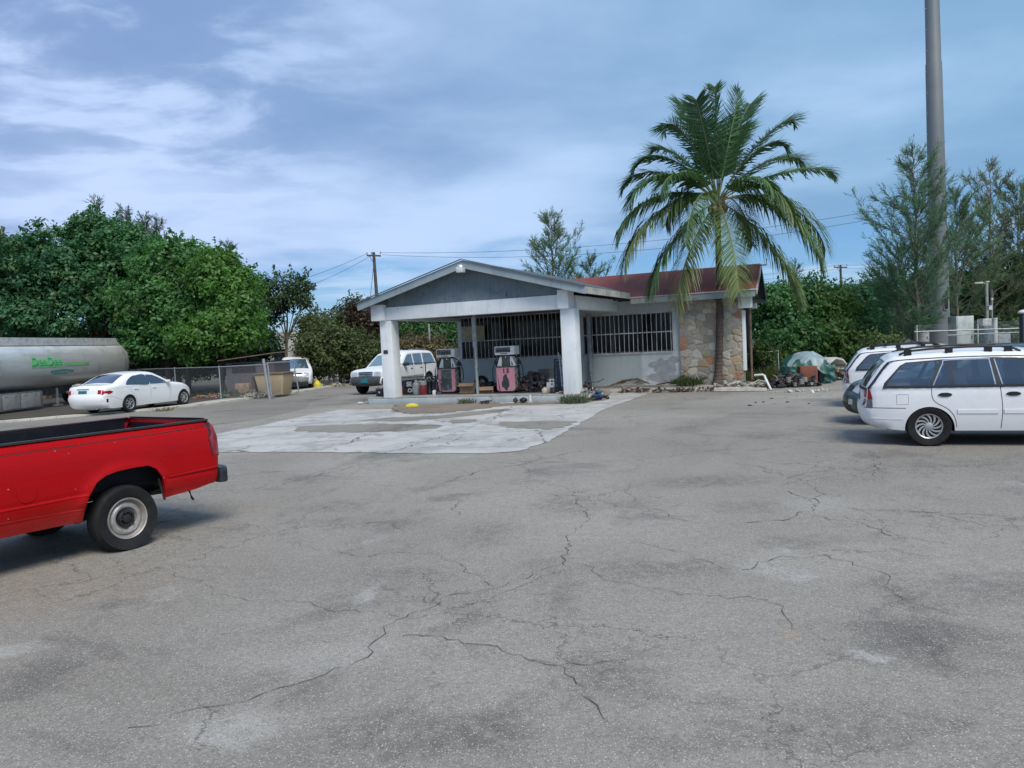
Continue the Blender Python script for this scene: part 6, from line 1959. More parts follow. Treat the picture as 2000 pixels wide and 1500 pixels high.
PALE = M('cabinet_paint', (.50, .55, .54), .5, var=.2, scale=2)
cabinet('equipment_cabinet', 'tall pale grey equipment cabinet behind the rails right of the monopole', 1868, 1902, 617, 35.0, PALE, .7)
cabinet('equipment_cabinet', 'squat grey metal cabinet on the right of the white concrete post', 1948, 1974, 652, 35.5, M('grey_cabinet', (.30, .33, .36), .5, var=.3), .6)
cabinet('meter_box', 'small white meter box left of the monopole foot', 1800, 1815, 648, 36.5, M('white_box', (.60, .62, .60), .5, var=.3), .3, 'meter box', .75)
t_, hw, z = cabinet('switch_cabinet', 'blue grey switchgear cabinet with a small white box on top', 1922, 1938, 636, 34.5, M('blue_grey_cabinet', (.13, .18, .22), .5, var=.3), .5)
mb = MB(); mb.box(-.2, .2, .05, .35, z + .001, z + .32); mb.build('top_box', M('white_box', (.60, .62, .60), .5, var=.3), t_, bevel=.02)
q = at(1944, 690, 34.0)
mb = MB(); zt = at(1944, 623, 34)[2]; mb.prism([(.10 * math.cos(a), .10 * math.sin(a)) for a in [2 * math.pi * i / 12 for i in range(12)]], 'z', 0, zt); mb.prism([(.115 * math.cos(a), .115 * math.sin(a)) for a in [2 * math.pi * i / 12 for i in range(12)]], 'z', zt + .001, zt + .05)
tag(mb.build('concrete_post', M('post_white', (.60, .60, .59), .7, var=.3), None, loc=(q[0], 34, 0), smooth=40), 'pale round concrete post between the switchgear and the squat cabinet', 'post')
LP = thing('lamp_post', 'slim pale lamp post with a single arm lamp pointing left', 'lamp post', (at(1929, 690, 36)[0], 36, 0))
zl = at(1929, 551, 36)[2]
mb = MB(); mb.tube([(0, 0, 0), (0, 0, zl)], [.08, .065], 10); mb.build('post', M('lamp_post_paint', (.30, .36, .33), .6, var=.2), LP, smooth=50)
mb = MB(); mb.tube([(0, 0, zl - .08), (-.25, -.02, zl - .02)], .03, 6); mb.build('arm', M('lamp_post_paint', (.30, .36, .33), .6, var=.2), LP)
mb = MB(); mb.box(-.58, -.20, -.09, .06, zl - .06, zl + .02); mb.box(-.06, .10, -.08, .08, zl - .02, zl + .05); mb.build('lamp_head', M('lamp_head', (.55, .54, .42), .5, var=.2), LP, bevel=.02)
CM = thing('camera_pole', 'thin pole carrying a small white camera beside the lamp post', 'camera pole', (at(1939, 690, 35.2)[0], 35.2, 0))
zc_ = at(1939, 587, 35.2)[2]
mb = MB(); mb.tube([(0, 0, 0), (0, 0, zc_)], .03, 8); mb.build('post', M('lamp_post_paint', (.30, .36, .33), .6, var=.2), CM)
mb = MB(); mb.box(-.2, -.04, -.1, .06, zc_ - .42, zc_ - .22); mb.lathe([(0, .0), (.05, .01), (.05, .1), (0, .12)], 10, 'z', (0, 0, zc_)); mb.build('camera', M('white_box', (.60, .62, .60), .5, var=.3), CM, bevel=.01)
q = at(1999, 690, 31.5); zq = at(1999, 606, 31.5)[2]
DP = thing('dark_post', 'dark post with a white cap at the right edge of the picture', 'post', (q[0], 31.5, 0))
mb = MB(); mb.box(-.09, .13, -.12, .12, 0, zq - .13); mb.build('post', M('dark_post_paint', (.03, .035, .05), .6), DP, bevel=.02)
mb = MB(); mb.lathe([(.17, zq - .13), (.19, zq - .08), (.12, zq), (0, zq + .03)], 14, 'z'); mb.build('cap', M('white_box', (.60, .62, .60), .5, var=.3), DP, smooth=50)

# ------------------------------------------------------------------ left pavement: chain-link fence, gate, bin, shed, white house
p_a, p_b, p_c, p_d = gnd(345, 778), gnd(432, 781), gnd(527, 780), gnd(583, 768)
CF = thing('chainlink_fence', 'low chain-link fence with thin top rail along the left pavement', 'fence', (p_b[0], p_b[1], 0))
ob = np.array([p_b[0], p_b[1], 0])
far = p_a + (p_a - p_b) * 1.2
mb = MB(); h = 1.42
mb.tube([far - ob + (0, 0, h), p_b - ob + (0, 0, h)], .022, 8); mb.tube([p_b - ob + (0, 0, h), p_c - ob + (0, 0, h + .03)], .022, 8); mb.build('rail', STEEL, CF, smooth=50)
for p in (far, p_a, p_b):
    mb = MB(); mb.tube([p - ob, p - ob + (0, 0, h + .05)], .028, 8); mb.build('post', STEEL, CF, smooth=50)
mb = MB(); mb.tube([p_c - ob, p_c - ob + (-.16, 0, 1.68)], .06, 10); mb.build('gate_post', STEEL, CF, smooth=50)
chainlink(far, p_b, .06, h, .10, 'wire_mesh', CF, ob); chainlink(p_b, p_c, .06, h, .10, 'wire_mesh', CF, ob)
GA = thing('chainlink_gate', 'open bent pipe-framed gate panel leaning in front of the beige bin', 'gate', (p_c[0], p_c[1], 0))
oc3 = np.array([p_c[0], p_c[1], 0]); dd = (p_d - p_c)
mb = MB(); f0 = np.array([.06, .05, 0])
g1 = f0 + (0, 0, .15); g2 = f0 + (-.08, 0, 1.50); g3 = dd * .98 + np.array([-.12, 0, 1.48]); g4 = dd * .98 + np.array([.05, 0, .0])
mb.tube([g1, g2], .035, 8); mb.tube([g2, g3], .03, 8); mb.tube([g3, g4], .03, 8); mb.tube([g1, dd * .75 + np.array([0, 0, .14])], .025, 8); mb.build('gate_frame', STEEL, GA, smooth=50)
chainlink(p_c + (.1, .1, 0), p_c + dd * .45, .16, .75, .085, 'wire_mesh', GA, oc3)

bn = at(538, 771, 33.6); BIN = thing('beige_bin', 'tapered beige plastic bin with a brown rim behind the gate post', 'bin', (bn[0], 33.6, .02), R(-6))
def taper(mb, w0, w1, d0, d1, z0, z1):
    vs = [(-w0, -d0, z0), (w0, -d0, z0), (w0, d0, z0), (-w0, d0, z0), (-w1, -d1, z1), (w1, -d1, z1), (w1, d1, z1), (-w1, d1, z1)]
    return mb.add(vs, [(3, 2, 1, 0), (4, 5, 6, 7), (0, 1, 5, 4), (1, 2, 6, 5), (2, 3, 7, 6), (3, 0, 4, 7)])
BEI = M('beige_plastic', (.42, .33, .20), .6, var=.2, scale=1.5, col2=(.35, .26, .15), amt=.4)
mb = taper(MB(), .52, .66, .45, .58, .05, .98); mb.build('bin_body', BEI, BIN, bevel=.03)
mb = taper(MB(), .70, .70, .62, .62, .982, 1.04); mb.build('bin_rim', M('brown_rim', (.22, .13, .09), .7, var=.3), BIN, bevel=.012)
mb = MB(); taper(mb, .54, .55, .47, .48, .46, .50); mb.build('bin_rib', BEI, BIN)
BR = M('brown_box', (.10, .065, .055), .8, var=.3)
mb = MB(); mb.box(-.86, -.715, -.4, .4, .05, .96); mb.build('side_board', BR, BIN, bevel=.01)

sh = at(495, 770, 36.2); SHD = thing('rusty_shed', 'low dark shed with a rusty sheet roof behind the chain-link fence', 'shed', (sh[0], 36.2, 0), R(-8))
mb = MB(); mb.box(-1.3, 1.1, 0, 1.8, 0, 1.55); mb.build('wall', M('shed_wall', (.10, .10, .115), .8, var=.4, scale=2, col2=(.17, .10, .07), amt=.5), SHD)
mb = MB(); mb.box(-1.0, .2, -.012, -.003, 1.05, 1.5); mb.build('shed_window', M('shed_dark', (.02, .014, .018), .6), SHD)
mb = MB(); mb.add([(-1.5, -.35, 1.66), (1.4, -.35, 1.92), (1.4, 2.0, 1.98), (-1.5, 2.0, 1.72), (-1.5, -.35, 1.69), (1.4, -.35, 1.95), (1.4, 2.0, 2.01), (-1.5, 2.0, 1.75)], [(3, 2, 1, 0), (4, 5, 6, 7), (0, 1, 5, 4), (1, 2, 6, 5), (2, 3, 7, 6), (3, 0, 4, 7)])
mb.build('sheet_roof', M('rusty_sheet', (.22, .14, .10), .85, var=.4, scale=3, col2=(.34, .30, .26), amt=.6), SHD)
mb = MB(); mb.box(-.35, .25, -.5, -.2, .35, .62); mb.box(-.2, .35, -.52, -.18, .02, .34)
tag(mb.build('cardboard_carton', M('carton_brown', (.33, .23, .17), .8, var=.25), None, loc=(at(480, 770, 34.6)[0], 34.8, 0), bevel=.01), 'brown cartons stacked behind the fence mesh', 'carton')

WH = thing('white_house', 'white rendered house half hidden by the trees behind the white van', 'house', (at(550, 720, 52)[0], 52, 0), R(-12))
HW_ = M('house_render', (.62, .63, .60), .8, var=.2)
mb = MB(); mb.box(-1.1, 1.5, 0, 6, 0, 3.35); mb.build('wall', HW_, WH)
mb = MB(); mb.box(2.4, 3.2, -.2, 6, 0, 3.6); mb.build('wall', HW_, WH)
mb = MB(); mb.add([(1.3, -.6, 2.55), (3.9, -.6, 2.10), (3.9, 5.8, 2.10), (1.3, 5.8, 2.55), (1.3, -.6, 2.67), (3.9, -.6, 2.22), (3.9, 5.8, 2.22), (1.3, 5.8, 2.67)], [(3, 2, 1, 0), (4, 5, 6, 7), (0, 1, 5, 4), (1, 2, 6, 5), (2, 3, 7, 6), (3, 0, 4, 7)])
mb.build('porch_roof', M('porch_white', (.68, .68, .65), .7), WH)
mb = MB(); mb.box(-.5, .4, -.012, -.003, 1.1, 2.2); mb.build('house_window', GLASS, WH)
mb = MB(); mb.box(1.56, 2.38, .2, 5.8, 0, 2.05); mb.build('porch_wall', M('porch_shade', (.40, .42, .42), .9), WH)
# ------------------------------------------------------------------ fuel pumps
PINK = M('faded_pink', (.55, .23, .28), .5, var=.12, col2=(.58, .33, .35), amt=.6, scale=3)
PUMPW = M('pump_white', (.78, .79, .79), .4, var=.15, col2=(.45, .44, .41), amt=.4, scale=5)
OLIVE = M('pump_olive', (.085, .095, .075), .55, var=.25)
PDARK = M('pump_dark_panel', (.035, .055, .06), .5, var=.3)
SCREEN = glass('pump_screen', (.010, .011, .015), .01)
PSIDE = M('pump_side_blotch', (.10, .095, .09), .6, var=.3, col2=(.55, .54, .52), amt=.9, scale=16)


def blotch(cx, cz, rx, rz, seed, n=30, j=.18):
    rg = random.Random(seed); off = 1.0; out = []
    for i in range(n):
        off = 1 + (off - 1) * .5 + rg.uniform(-j, j); a = 2 * math.pi * i / n
        out.append((cx + rx * off * math.cos(a), cz + rz * off * math.sin(a)))
    return out


def pump(label, loc, worn):
    t = thing('fuel_pump', label, 'fuel pump', loc, -YAW, 'old fuel pumps under the canopy')
    hw, dp = .335, .21
    prof = [(-hw + .09, .05)] + [(-hw + .10 - .10 * math.sin(a), .15 - .10 * math.cos(a)) for a in [math.pi / 2 * i / 5 for i in range(6)]] + [(-hw, .84), (hw, .84)] + [(hw - .10 + .10 * math.cos(a), .15 - .10 * math.sin(a)) for a in [math.pi / 2 * i / 5 for i in range(6)]]
    mb = MB(); mb.prism(prof, 'y', -dp, dp); mb.build('cabinet', PSIDE, t, bevel=.012)
    mb = MB(); mb.box(-hw + .08, hw - .08, -dp + .02, dp - .02, 0, .05); mb.build('plinth', BLACK, t)
    sc_ = .965
    fp = [(x * sc_, .46 + (z - .46) * sc_) for x, z in prof]
    mb = MB(); mb.prism(fp, 'y', -dp - .014, -dp - .002); pn = mb.build('front_panel', PINK, t, bevel=.004)
    if worn:
        mb = MB(); rg = random.Random(9)
        L = [(-.215 + rg.uniform(-.05, .035), .11 + .70 * i / 14) for i in range(15)]
        ply = L + [(.19, .815), (.195, .10)]
        mb.prism(ply, 'y', -dp - .0185, -dp - .0145)
        mb.build('bare_panel', M('bare_pump_panel', (.035, .055, .055), .45, var=.3, col2=(.27, .29, .29), amt=1.0, scale=3.0), pn)
    else:
        mb = MB(); mb.prism(blotch(.0, .36, .135, .235, 4), 'y', -dp - .0185, -dp - .0145)
        mb.build('worn_patch', PDARK, pn)
        text_mesh('numeral', '1', .19, M('numeral_maroon', (.09, .02, .03), .6), pn, lambda x, y: (-.10 + x, -dp - .016, .66 + y))
        text_mesh('numeral', '5', .19, M('numeral_maroon', (.09, .02, .03), .6), pn, lambda x, y: (.04 + x, -dp - .016, .66 + y))
    mb = MB(); mb.box(-hw - .005, hw + .005, -dp - .02, dp + .01, .842, .875); mb.build('top_band', OLIVE, t, bevel=.006)
    mb = MB(); mb.add([(-.15, -.15, .876), (.15, -.15, .876), (.15, .15, .876), (-.15, .15, .876), (-.12, -.13, 1.24), (.12, -.13, 1.24), (.12, .13, 1.24), (-.12, .13, 1.24)], [(3, 2, 1, 0), (4, 5, 6, 7), (0, 1, 5, 4), (1, 2, 6, 5), (2, 3, 7, 6), (3, 0, 4, 7)])
    nk = mb.build('neck', OLIVE, t, bevel=.008)
    mb = MB(); mb.lathe([(0, -.01), (.022, -.008), (.025, .004)], 12, 'y', (0, -.143, 1.17)); mb.build('lock', CHROME, nk, smooth=40)
    for s in (-1, 1):
        mb = MB(); mb.prism([(s * .155, .88), (s * .325, .88), (s * .215, 1.19), (s * .145, 1.19)], 'y', -.14, .10); f = mb.build('side_fin', PUMPW, t, bevel=.006)
        if s > 0:
            mb = MB(); mb.prism([(s * .20, .91), (s * .262, .91), (s * .20, 1.04)], 'y', -.147, -.1415); mb.build('fin_recess', BLACK, f)
    mb = MB(); mb.box(-.355, .355, -.23, .20, 1.245, 1.53); hd_ = mb.build('head', PUMPW, t, bevel=.018)
    mb = MB(); mb.box(-.315, .215, -.237, -.232, 1.325, 1.495); mb.build('display', SCREEN, hd_, bevel=.004)
    mb = MB(); rg = random.Random(2)
    for k in range(4): mb.box(-.24 + .1 * k, -.20 + .1 * k, -.2405, -.2375, 1.38, 1.45)
    mb.build('digit_windows', M('digit_grey', (.035, .04, .04), .5), hd_)
    mb = MB(); mb.box(-.15, .10, -.2365, -.232, 1.275, 1.295); mb.build('maker_strip', BLACK, hd_)
    for s in (-1, 1):
        mb = MB(); x = s * .40
        mb.tube([(s * .16, .02, 1.22), (s * .30, 0, 1.18), (x + s * .05, -.02, 1.05), (x + s * .14, -.03, .80), (x + s * .15, -.03, .50), (x + s * .05, -.02, .25), (x - s * .02, 0, .35), (x, -.01, .70), (x - s * .01, -.02, .92)], .017, 8)
        mb.build('hose', BLACK, t, smooth=60)
        mb = MB(); mb.tube([(x - s * .01, -.03, .86), (x, -.03, 1.0), (x + s * .02, -.10, 1.07)], [.03, .035, .02], 8); mb.box(x - .055, x + .055, -.08, .03, .93, 1.05)
        mb.build('nozzle', BLACK, t, bevel=.012)
        mb = MB(); mb.box(s * (hw + .003) - .001, s * (hw + .02) + .001, -.14, .10, .45, .80) if s > 0 else mb.box(-hw - .02, -hw - .003, -.14, .10, .45, .80)
        mb.build('nozzle_holder', PSIDE, t, bevel=.006)
    return t


p = gnd(874, 768.5, .215); pump('old fuel pump with bare grey front panel and pink edges, left of the conduit post', p + VV * .22, True)
p = gnd(989, 767.5, .215); pump('old fuel pump with pink front numbered 15 and a dark worn patch', p + VV * .22, False)

# ------------------------------------------------------------------ junk on and round the island
Z0 = .216


def isl(px, py, dv=0.0, z=Z0):
    q = gnd(px, py, z) + VV * dv; return (q[0], q[1], z)


def jug(name, label, loc, r, h, mat, cap, cat='jug', rot=0, handle=True, group=None):
    t = thing(name, label, cat, loc, rot, group)
    mb = MB(); mb.lathe([(0, 0), (r * .92, 0), (r, .02), (r, h * .62), (r * .9, h * .74), (r * .42, h * .88), (r * .30, h * .90), (r * .30, h * .95)], 16, 'z'); mb.build('jug_body', mat, t, smooth=40)
    mb = MB(); mb.lathe([(r * .36, h * .94), (r * .36, h), (0, h)], 12, 'z'); mb.build('cap', cap, t, smooth=40)
    if handle:
        mb = MB(); mb.tube([(r * .35, 0, h * .90), (r * .85, 0, h * .92), (r * 1.05, 0, h * .78), (r * .98, 0, h * .58)], r * .13, 6); mb.build('handle', mat, t, smooth=50)
    return t


def crate(name, label, loc, w, d, h, mat, rot=0, cat='crate', zt=0):
    t = thing(name, label, cat, loc, rot)
    mb = MB(); th = .012
    mb.box(-w / 2, w / 2, -d / 2, d / 2, 0, .015)
    for (x0, x1, y0, y1) in ((-w / 2, w / 2, -d / 2, -d / 2 + th), (-w / 2, w / 2, d / 2 - th, d / 2)):
        for k in range(3): mb.box(x0, x1, y0, y1, .016 + k * h / 3, .016 + k * h / 3 + h / 4.2)
    for (x0, x1) in ((-w / 2, -w / 2 + th), (w / 2 - th, w / 2)):
        for k in range(3): mb.box(x0, x1, -d / 2 + th + .001, d / 2 - th - .001, .016 + k * h / 3, .016 + k * h / 3 + h / 4.2)
    for x in (-w / 2 - .004, w / 2 - th + .002):
        for y in (-d / 2 - .004, d / 2 - th + .002): mb.box(x, x + th + .002, y, y + th + .002, .001, h)
    mb.build('crate_shell', mat, t)
    return t


def carton(label, loc, w, d, h, mat, rot=0, flaps=True):
    t = thing('cardboard_box', label, 'box', loc, rot)
    mb = MB(); th = .008
    mb.box(-w / 2, w / 2, -d / 2, d / 2, 0, .01)
    mb.box(-w / 2, w / 2, -d / 2, -d / 2 + th, .011, h); mb.box(-w / 2, w / 2, d / 2 - th, d / 2, .011, h)
    mb.box(-w / 2, -w / 2 + th, -d / 2 + th, d / 2 - th, .011, h); mb.box(w / 2 - th, w / 2, -d / 2 + th, d / 2 - th, .011, h)
    mb.build('box_wall', mat, t)
    if flaps:
        for (a, b, c, dd_) in (((-w / 2, -d / 2, h), (w / 2, -d / 2, h), (w / 2, -d / 2 - .14, h - .10), (-w / 2, -d / 2 - .14, h - .10)), ((w / 2, -d / 2, h), (w / 2, d / 2, h), (w / 2 + .13, d / 2, h + .08), (w / 2 + .13, -d / 2, h + .08)), ((-w / 2, -d / 2, h), (-w / 2, d / 2, h), (-w / 2 - .13, d / 2, h - .06), (-w / 2 - .13, -d / 2, h - .06))):
            mb = MB(); o = (0, 0, .006); mb.add([a, b, c, dd_] + [tuple(q + r for q, r in zip(p_, o)) for p_ in (a, b, c, dd_)], [(0, 1, 2, 3), (7, 6, 5, 4), (0, 4, 5, 1), (1, 5, 6, 2), (2, 6, 7, 3), (3, 7, 4, 0)]); mb.build('box_flap', mat, t)
    return t


CARD = M('cardboard', (.36, .24, .15), .85, var=.25, scale=4, col2=(.26, .17, .10), amt=.5)
CARD2 = M('grey_cardboard', (.22, .20, .17), .85, var=.25, scale=4)
JB = M('junk_black', (.018, .018, .022), .6, var=.4)
JW = M('junk_white', (.58, .57, .54), .6, var=.3, col2=(.35, .33, .3), amt=.6)
NAVY = M('junk_navy', (.02, .03, .07), .5, var=.3)

# car battery left of the left column
BT = thing('car_battery', 'black car battery case left of the left canopy column', 'battery', isl(744, 774, .12), -YAW)
mb = MB(); mb.box(-.19, .15, -.13, .13, 0, .24); mb.build('battery_case', JB, BT, bevel=.012)
mb = MB(); mb.box(-.20, .16, -.14, .14, .242, .275); mb.build('battery_lid', M('grey_lid', (.12, .12, .13), .5), BT, bevel=.006)
mb = MB(); mb.lathe([(0, .05), (.025, .05), (.025, 0)], 10, 'z', (-.12, -.08, .276)); mb.lathe([(0, .05), (.025, .05), (.025, 0)], 10, 'z', (.08, -.08, .276)); mb.build('terminals', STEEL, BT)
mb = MB(); mb.lathe([(0, -.002), (.035, -.002), (.035, .002)], 12, 'y', (-.05, -.133, .14)); mb.build('round_sticker', JW, BT)

jug('oil_can', 'orange red plastic canister right beside the left column', isl(779, 772, .35), .09, .42, M('orange_plastic', (.42, .09, .03), .5, var=.2), JB, 'canister', .3)
mb_t = crate('milk_crate', 'black slatted crate with a white print behind the orange canister', isl(797, 771, .22), .42, .34, .26, JB, -YAW)
text_mesh('crate_print', 'CA', .17, JW, mb_t, lambda x, y: (-.02 + x, -.187, .09 + y))
t = carton('black box with bold white lettering stacked on the black crate', (isl(795, 771, .24)[0], isl(795, 771, .24)[1], Z0 + .265), .46, .3, .22, NAVY, -YAW + .1, False)
text_mesh('box_lettering', 'SE', .2, JW, t, lambda x, y: (-.06 + x, -.155, .03 + y))
jug('plastic_jug', 'clear grey plastic jug beside the lettered box', isl(811, 771, .10), .135, .50, M('cloudy_plastic', (.34, .37, .37), .35, var=.2), JW, rot=1.2)
FC = thing('fuel_can', 'dark red round fuel canister with a grey lid left of the grey pump', 'fuel can', isl(824.5, 771.5, .12))
mb = MB(); mb.lathe([(0, 0), (.13, 0), (.135, .015), (.135, .15), (.140, .155), (.140, .175), (.135, .18), (.135, .32), (.11, .37)], 20, 'z'); mb.build('can_body', M('maroon_metal', (.17, .02, .028), .4, var=.3, col2=(.10, .03, .02), amt=.5), FC, smooth=40)
mb = MB(); mb.lathe([(.128, .34), (.128, .45), (.10, .48), (0, .49)], 18, 'z'); mb.tube([(-.1, 0, .45), (-.05, 0, .56), (.05, 0, .56), (.1, 0, .45)], .012, 6); mb.build('can_lid', M('grey_lid2', (.30, .29, .30), .5, var=.3), FC, smooth=40)
for i, (px, r, lab) in enumerate(((836, .085, 'dark blue oil drum bottle beside the red fuel canister'), (843, .08, 'dark blue oil drum bottle nearest the grey pump'))):
    t = thing('oil_bottle', lab, 'bottle', isl(px, 770.5, .12 + .05 * i)); mb = MB()
    mb.lathe([(0, 0), (r, 0), (r + .006, .02), (r + .006, .06), (r, .07), (r, .40), (r + .006, .41), (r + .006, .45), (r * .7, .50), (.03, .52), (.03, .56), (0, .56)], 16, 'z'); mb.build('bottle_shell', M('dark_blue_plastic', (.012, .02, .032), .35, var=.3), t, smooth=35)
jug('white_jug', 'small white jug lying on top of the fuel canister group', isl(838, 769, .45), .08, .60, JW, NAVY, 'jug', .5)
jug('white_bottle', 'white plastic bottle at the foot of the grey pump', isl(848, 772.5, .0), .06, .20, JW, JB, 'bottle')

# rack of pipes behind the left column (thin rails in front of the off-roader)
RK = thing('pipe_rack', 'rusty pipe rail frame standing between the left column and the grey pump', 'rack', isl(812, 764, .62))
x0, x1 = at(776, 700, OO[1] + 4)[0] - RK.location.x, at(862, 700, OO[1] + 3)[0] - RK.location.x
mb = MB()
for z in (1.02, .50): mb.tube([(-.95, .45, z - .0), (1.15, -.50, z + .02)], .018, 6)
for f in (-.95, .1, 1.15): mb.tube([(f, .45 - (f + .95) / 2.1 * .95, 0), (f, .45 - (f + .95) / 2.1 * .95, 1.06)], .02, 6)
mb.build('rack_frame', M('rack_grey', (.16, .18, .18), .6, .3, var=.3), RK, smooth=50)

carton('open brown cardboard box between the grey pump and the conduit post', isl(915, 767.5, .12), .58, .40, .34, CARD, -YAW)
carton('flattened brown carton right of the conduit post', isl(944, 768, .22), .52, .36, .20, CARD, -YAW + .35)


def tyre(label, loc, r, w, tilt=None, name='tyre_carcass'):
    mb = MB(); mb.lathe([(r * .58, -w * .4), (r * .62, -w / 2), (r * .88, -w / 2), (r, -w * .3), (r, w * .3), (r * .88, w / 2), (r * .62, w / 2), (r * .58, w * .4)], 26, 'z')
    o = mb.build(name, RUBBER, None, smooth=40); o.location = loc
    if tilt: o.rotation_euler = tilt
    return tag(o, label, 'tyre')


q = isl(927, 766, .55); tyre('worn tyre leaning behind the open brown cardboard box', (q[0], q[1], Z0 + .27), .27, .17, (R(80), 0, -YAW))
q = isl(958, 767, .5); tyre('worn tyre lying flat beside the pink pump', (q[0], q[1], Z0 + .09), .30, .18)


def heap(name, label, cat, c, rx, ry, h, n, pal, seed, size=(.04, .16), rot=0.0, tubes=8):
    """a real pile: many odd bits resting within a mound, each with its own colour"""
    rg = random.Random(seed); mb = MB(); cols = []
    def mark(k0):
        cl = rg.choice(pal); f = rg.uniform(.7, 1.3); cols.extend([[x * f for x in cl]] * (len(mb.v) - k0))
    for _ in range(n):
        a = rg.uniform(0, 6.283); rr = math.sqrt(rg.random()); x, y = rr * math.cos(a), rr * math.sin(a)
        zt = h * (1 - rr ** 1.6) * rg.random() ** .6
        s = rg.uniform(*size); k0 = len(mb.v); p = (x * rx, y * ry, zt + s * .3); ty = rg.random()
        if ty < .45: mb.rock(p, s * .6, rg, .8)
        elif ty < .8:
            ang_ = rg.uniform(0, 3.1); ax = Vector((rg.gauss(0, 1), rg.gauss(0, 1), rg.gauss(0, 1))).normalized()
            mb.box(p[0] - s, p[0] + s, p[1] - s * rg.uniform(.2, .7), p[1] + s * rg.uniform(.2, .7), p[2], p[2] + s * rg.uniform(.1, .5), (ang_ * .4, 3 and tuple(ax)) if False else None)
            M3 = Matrix.Rotation(ang_, 3, ax); o = Vector(p)
            for i in range(k0, len(mb.v)): mb.v[i] = tuple(M3 @ (Vector(mb.v[i]) - o) + o)
        else: mb.lathe([(0, 0), (s * .5, 0), (s * .5, s), (s * .3, s * 1.05), (0, s * 1.05)], 9, 'z', p)
        mark(k0)
    for _ in range(tubes):
        a = rg.uniform(0, 6.283); k0 = len(mb.v)
        p = Vector((rg.uniform(-.8, .8) * rx, rg.uniform(-.8, .8) * ry, rg.uniform(.05, h)))
        d = Vector((math.cos(a), math.sin(a), rg.uniform(-.1, .3))) * rg.uniform(.25, .55)
        mb.tube([p, p + d * .5 + Vector((0, 0, rg.uniform(-.05, .1))), p + d], rg.uniform(.008, .02), 6); mark(k0)
    lo = -c[2]
    mb.v = [(x, y, max(z, .0)) for x, y, z in mb.v]
    o = mb.build(name, vcolmat('junk_bits', .7, 18, .4, .2), None, loc=c, rotz=rot)
    ca = o.data.color_attributes.new('Col', 'FLOAT_COLOR', 'POINT')
    c4 = np.ones((len(mb.v), 4), np.float32); c4[:, :3] = np.array(cols)[:, :3]
    ca.data.foreach_set('color', c4.ravel())
    return tag(o, label, cat, kind='stuff')


DK = [(.02, .02, .03), (.03, .025, .03), (.012, .012, .016), (.05, .045, .045), (.08, .07, .065), (.10, .09, .08), (.02, .02, .028), (.10, .03, .03)]
heap('junk_pile', 'dark heap of engine parts and scrap right of the pink pump', 'junk pile', isl(1038, 766, .30), .66, .36, .62, 260, DK, 3, rot=-YAW)
heap('junk_pile', 'low dark litter of scrap between the two fuel pumps', 'junk pile', isl(938, 767, .52), .95, .22, .30, 150, DK, 4, rot=-YAW)
heap('junk_pile', 'low clutter of scrap behind the bottles on the left end of the island', 'junk pile', isl(812, 769, .50), .85, .24, .34, 160, DK + [(.35, .35, .33), (.05, .08, .16)], 5, rot=-YAW)
carton('grey brown carton leaning on top of the dark scrap heap', (isl(1056, 764, .62)[0], isl(1056, 764, .62)[1], Z0 + .40), .46, .34, .30, CARD2, -YAW - .3, False)
JQ = thing('square_jug', 'white square jug with dark marks at the foot of the dark scrap heap', 'jug', isl(1075, 767.5, .06), -YAW + .15)
mb = MB(); mb.box(-.12, .12, -.09, .09, 0, .34); mb.box(-.04, .12, -.07, .07, .341, .44); mb.build('jug_body', JW, JQ, bevel=.03)
mb = MB()
for z in (.40, .32): mb.lathe([(0, -.004), (.028, -.004), (.028, .002)], 12, 'y', (.06, -.092 if z < .34 else -.072, z - (.02 if z > .34 else .04)))
mb.build('round_marks', JB, JQ)
jug('cream_jug', 'cream plastic jug lying beside the white square jug', isl(1064, 768.5, .02), .10, .20, M('cream_plastic', (.50, .47, .36), .5, var=.2), JW, 'jug')
HT = thing('metal_rack', 'black metal frame rack leaning beside the right canopy column', 'rack', isl(1083, 766, .38), -YAW)
mb = MB()
def leanp(x, z): return (x, .10 + z * .12, z)
for x in (-.17, .17): mb.beam(leanp(x, 0), leanp(x, 1.04), .05, .04, (0, 1, 0))
for z in (.02, .26, .52, .80, 1.02): mb.beam(leanp(-.145, z), leanp(.145, z), .04, .035, (0, 1, 0))
mb.build('rack_frame', M('rack_black', (.02, .025, .03), .5, .3, var=.3, col2=(.10, .11, .12), amt=.4), HT)
mb = MB(); mb.box(-.06, .06, .02, .12, .10, .98); mb.build('rack_panel', NAVY, HT)
crate('black_tray', 'low black plastic tray in front of the leaning metal rack', isl(1086, 768, .10), .36, .28, .18, JB, -YAW)
mb = MB(); mb.tube([(0, 0, 0), (-.06, .25, 1.25)], .014, 6); mb.tube([(.07, 0, 0), (.02, .25, 1.1)], .012, 6)
tag(mb.build('thin_rods', STEEL, None, loc=isl(1096, 767.5, .14)), 'two thin metal rods leaning behind the right column', 'rods')
mb = MB(); mb.box(-.16, .16, -.06, .06, 0, .05); mb.box(-.05, .12, -.09, .05, .051, .085)
tag(mb.build('broken_block', M('block_tan', (.38, .30, .24), .9, var=.3), None, loc=isl(1095, 769.5, .05), rotz=-YAW, bevel=.01), 'small tan brick pieces at the left foot of the right column', 'brick')
heap('rubble', 'stone rubble on the rounded right end of the island', 'rubble', isl(1147, 768, .10), .40, .20, .09, 60, [(.40, .39, .36), (.30, .30, .28), (.50, .48, .45), (.12, .12, .11)], 8, (.03, .09), -YAW, 0)

# lying about on the apron
def gpt(px, py, z=.02): q = gnd(px, py); return (q[0], q[1], z)


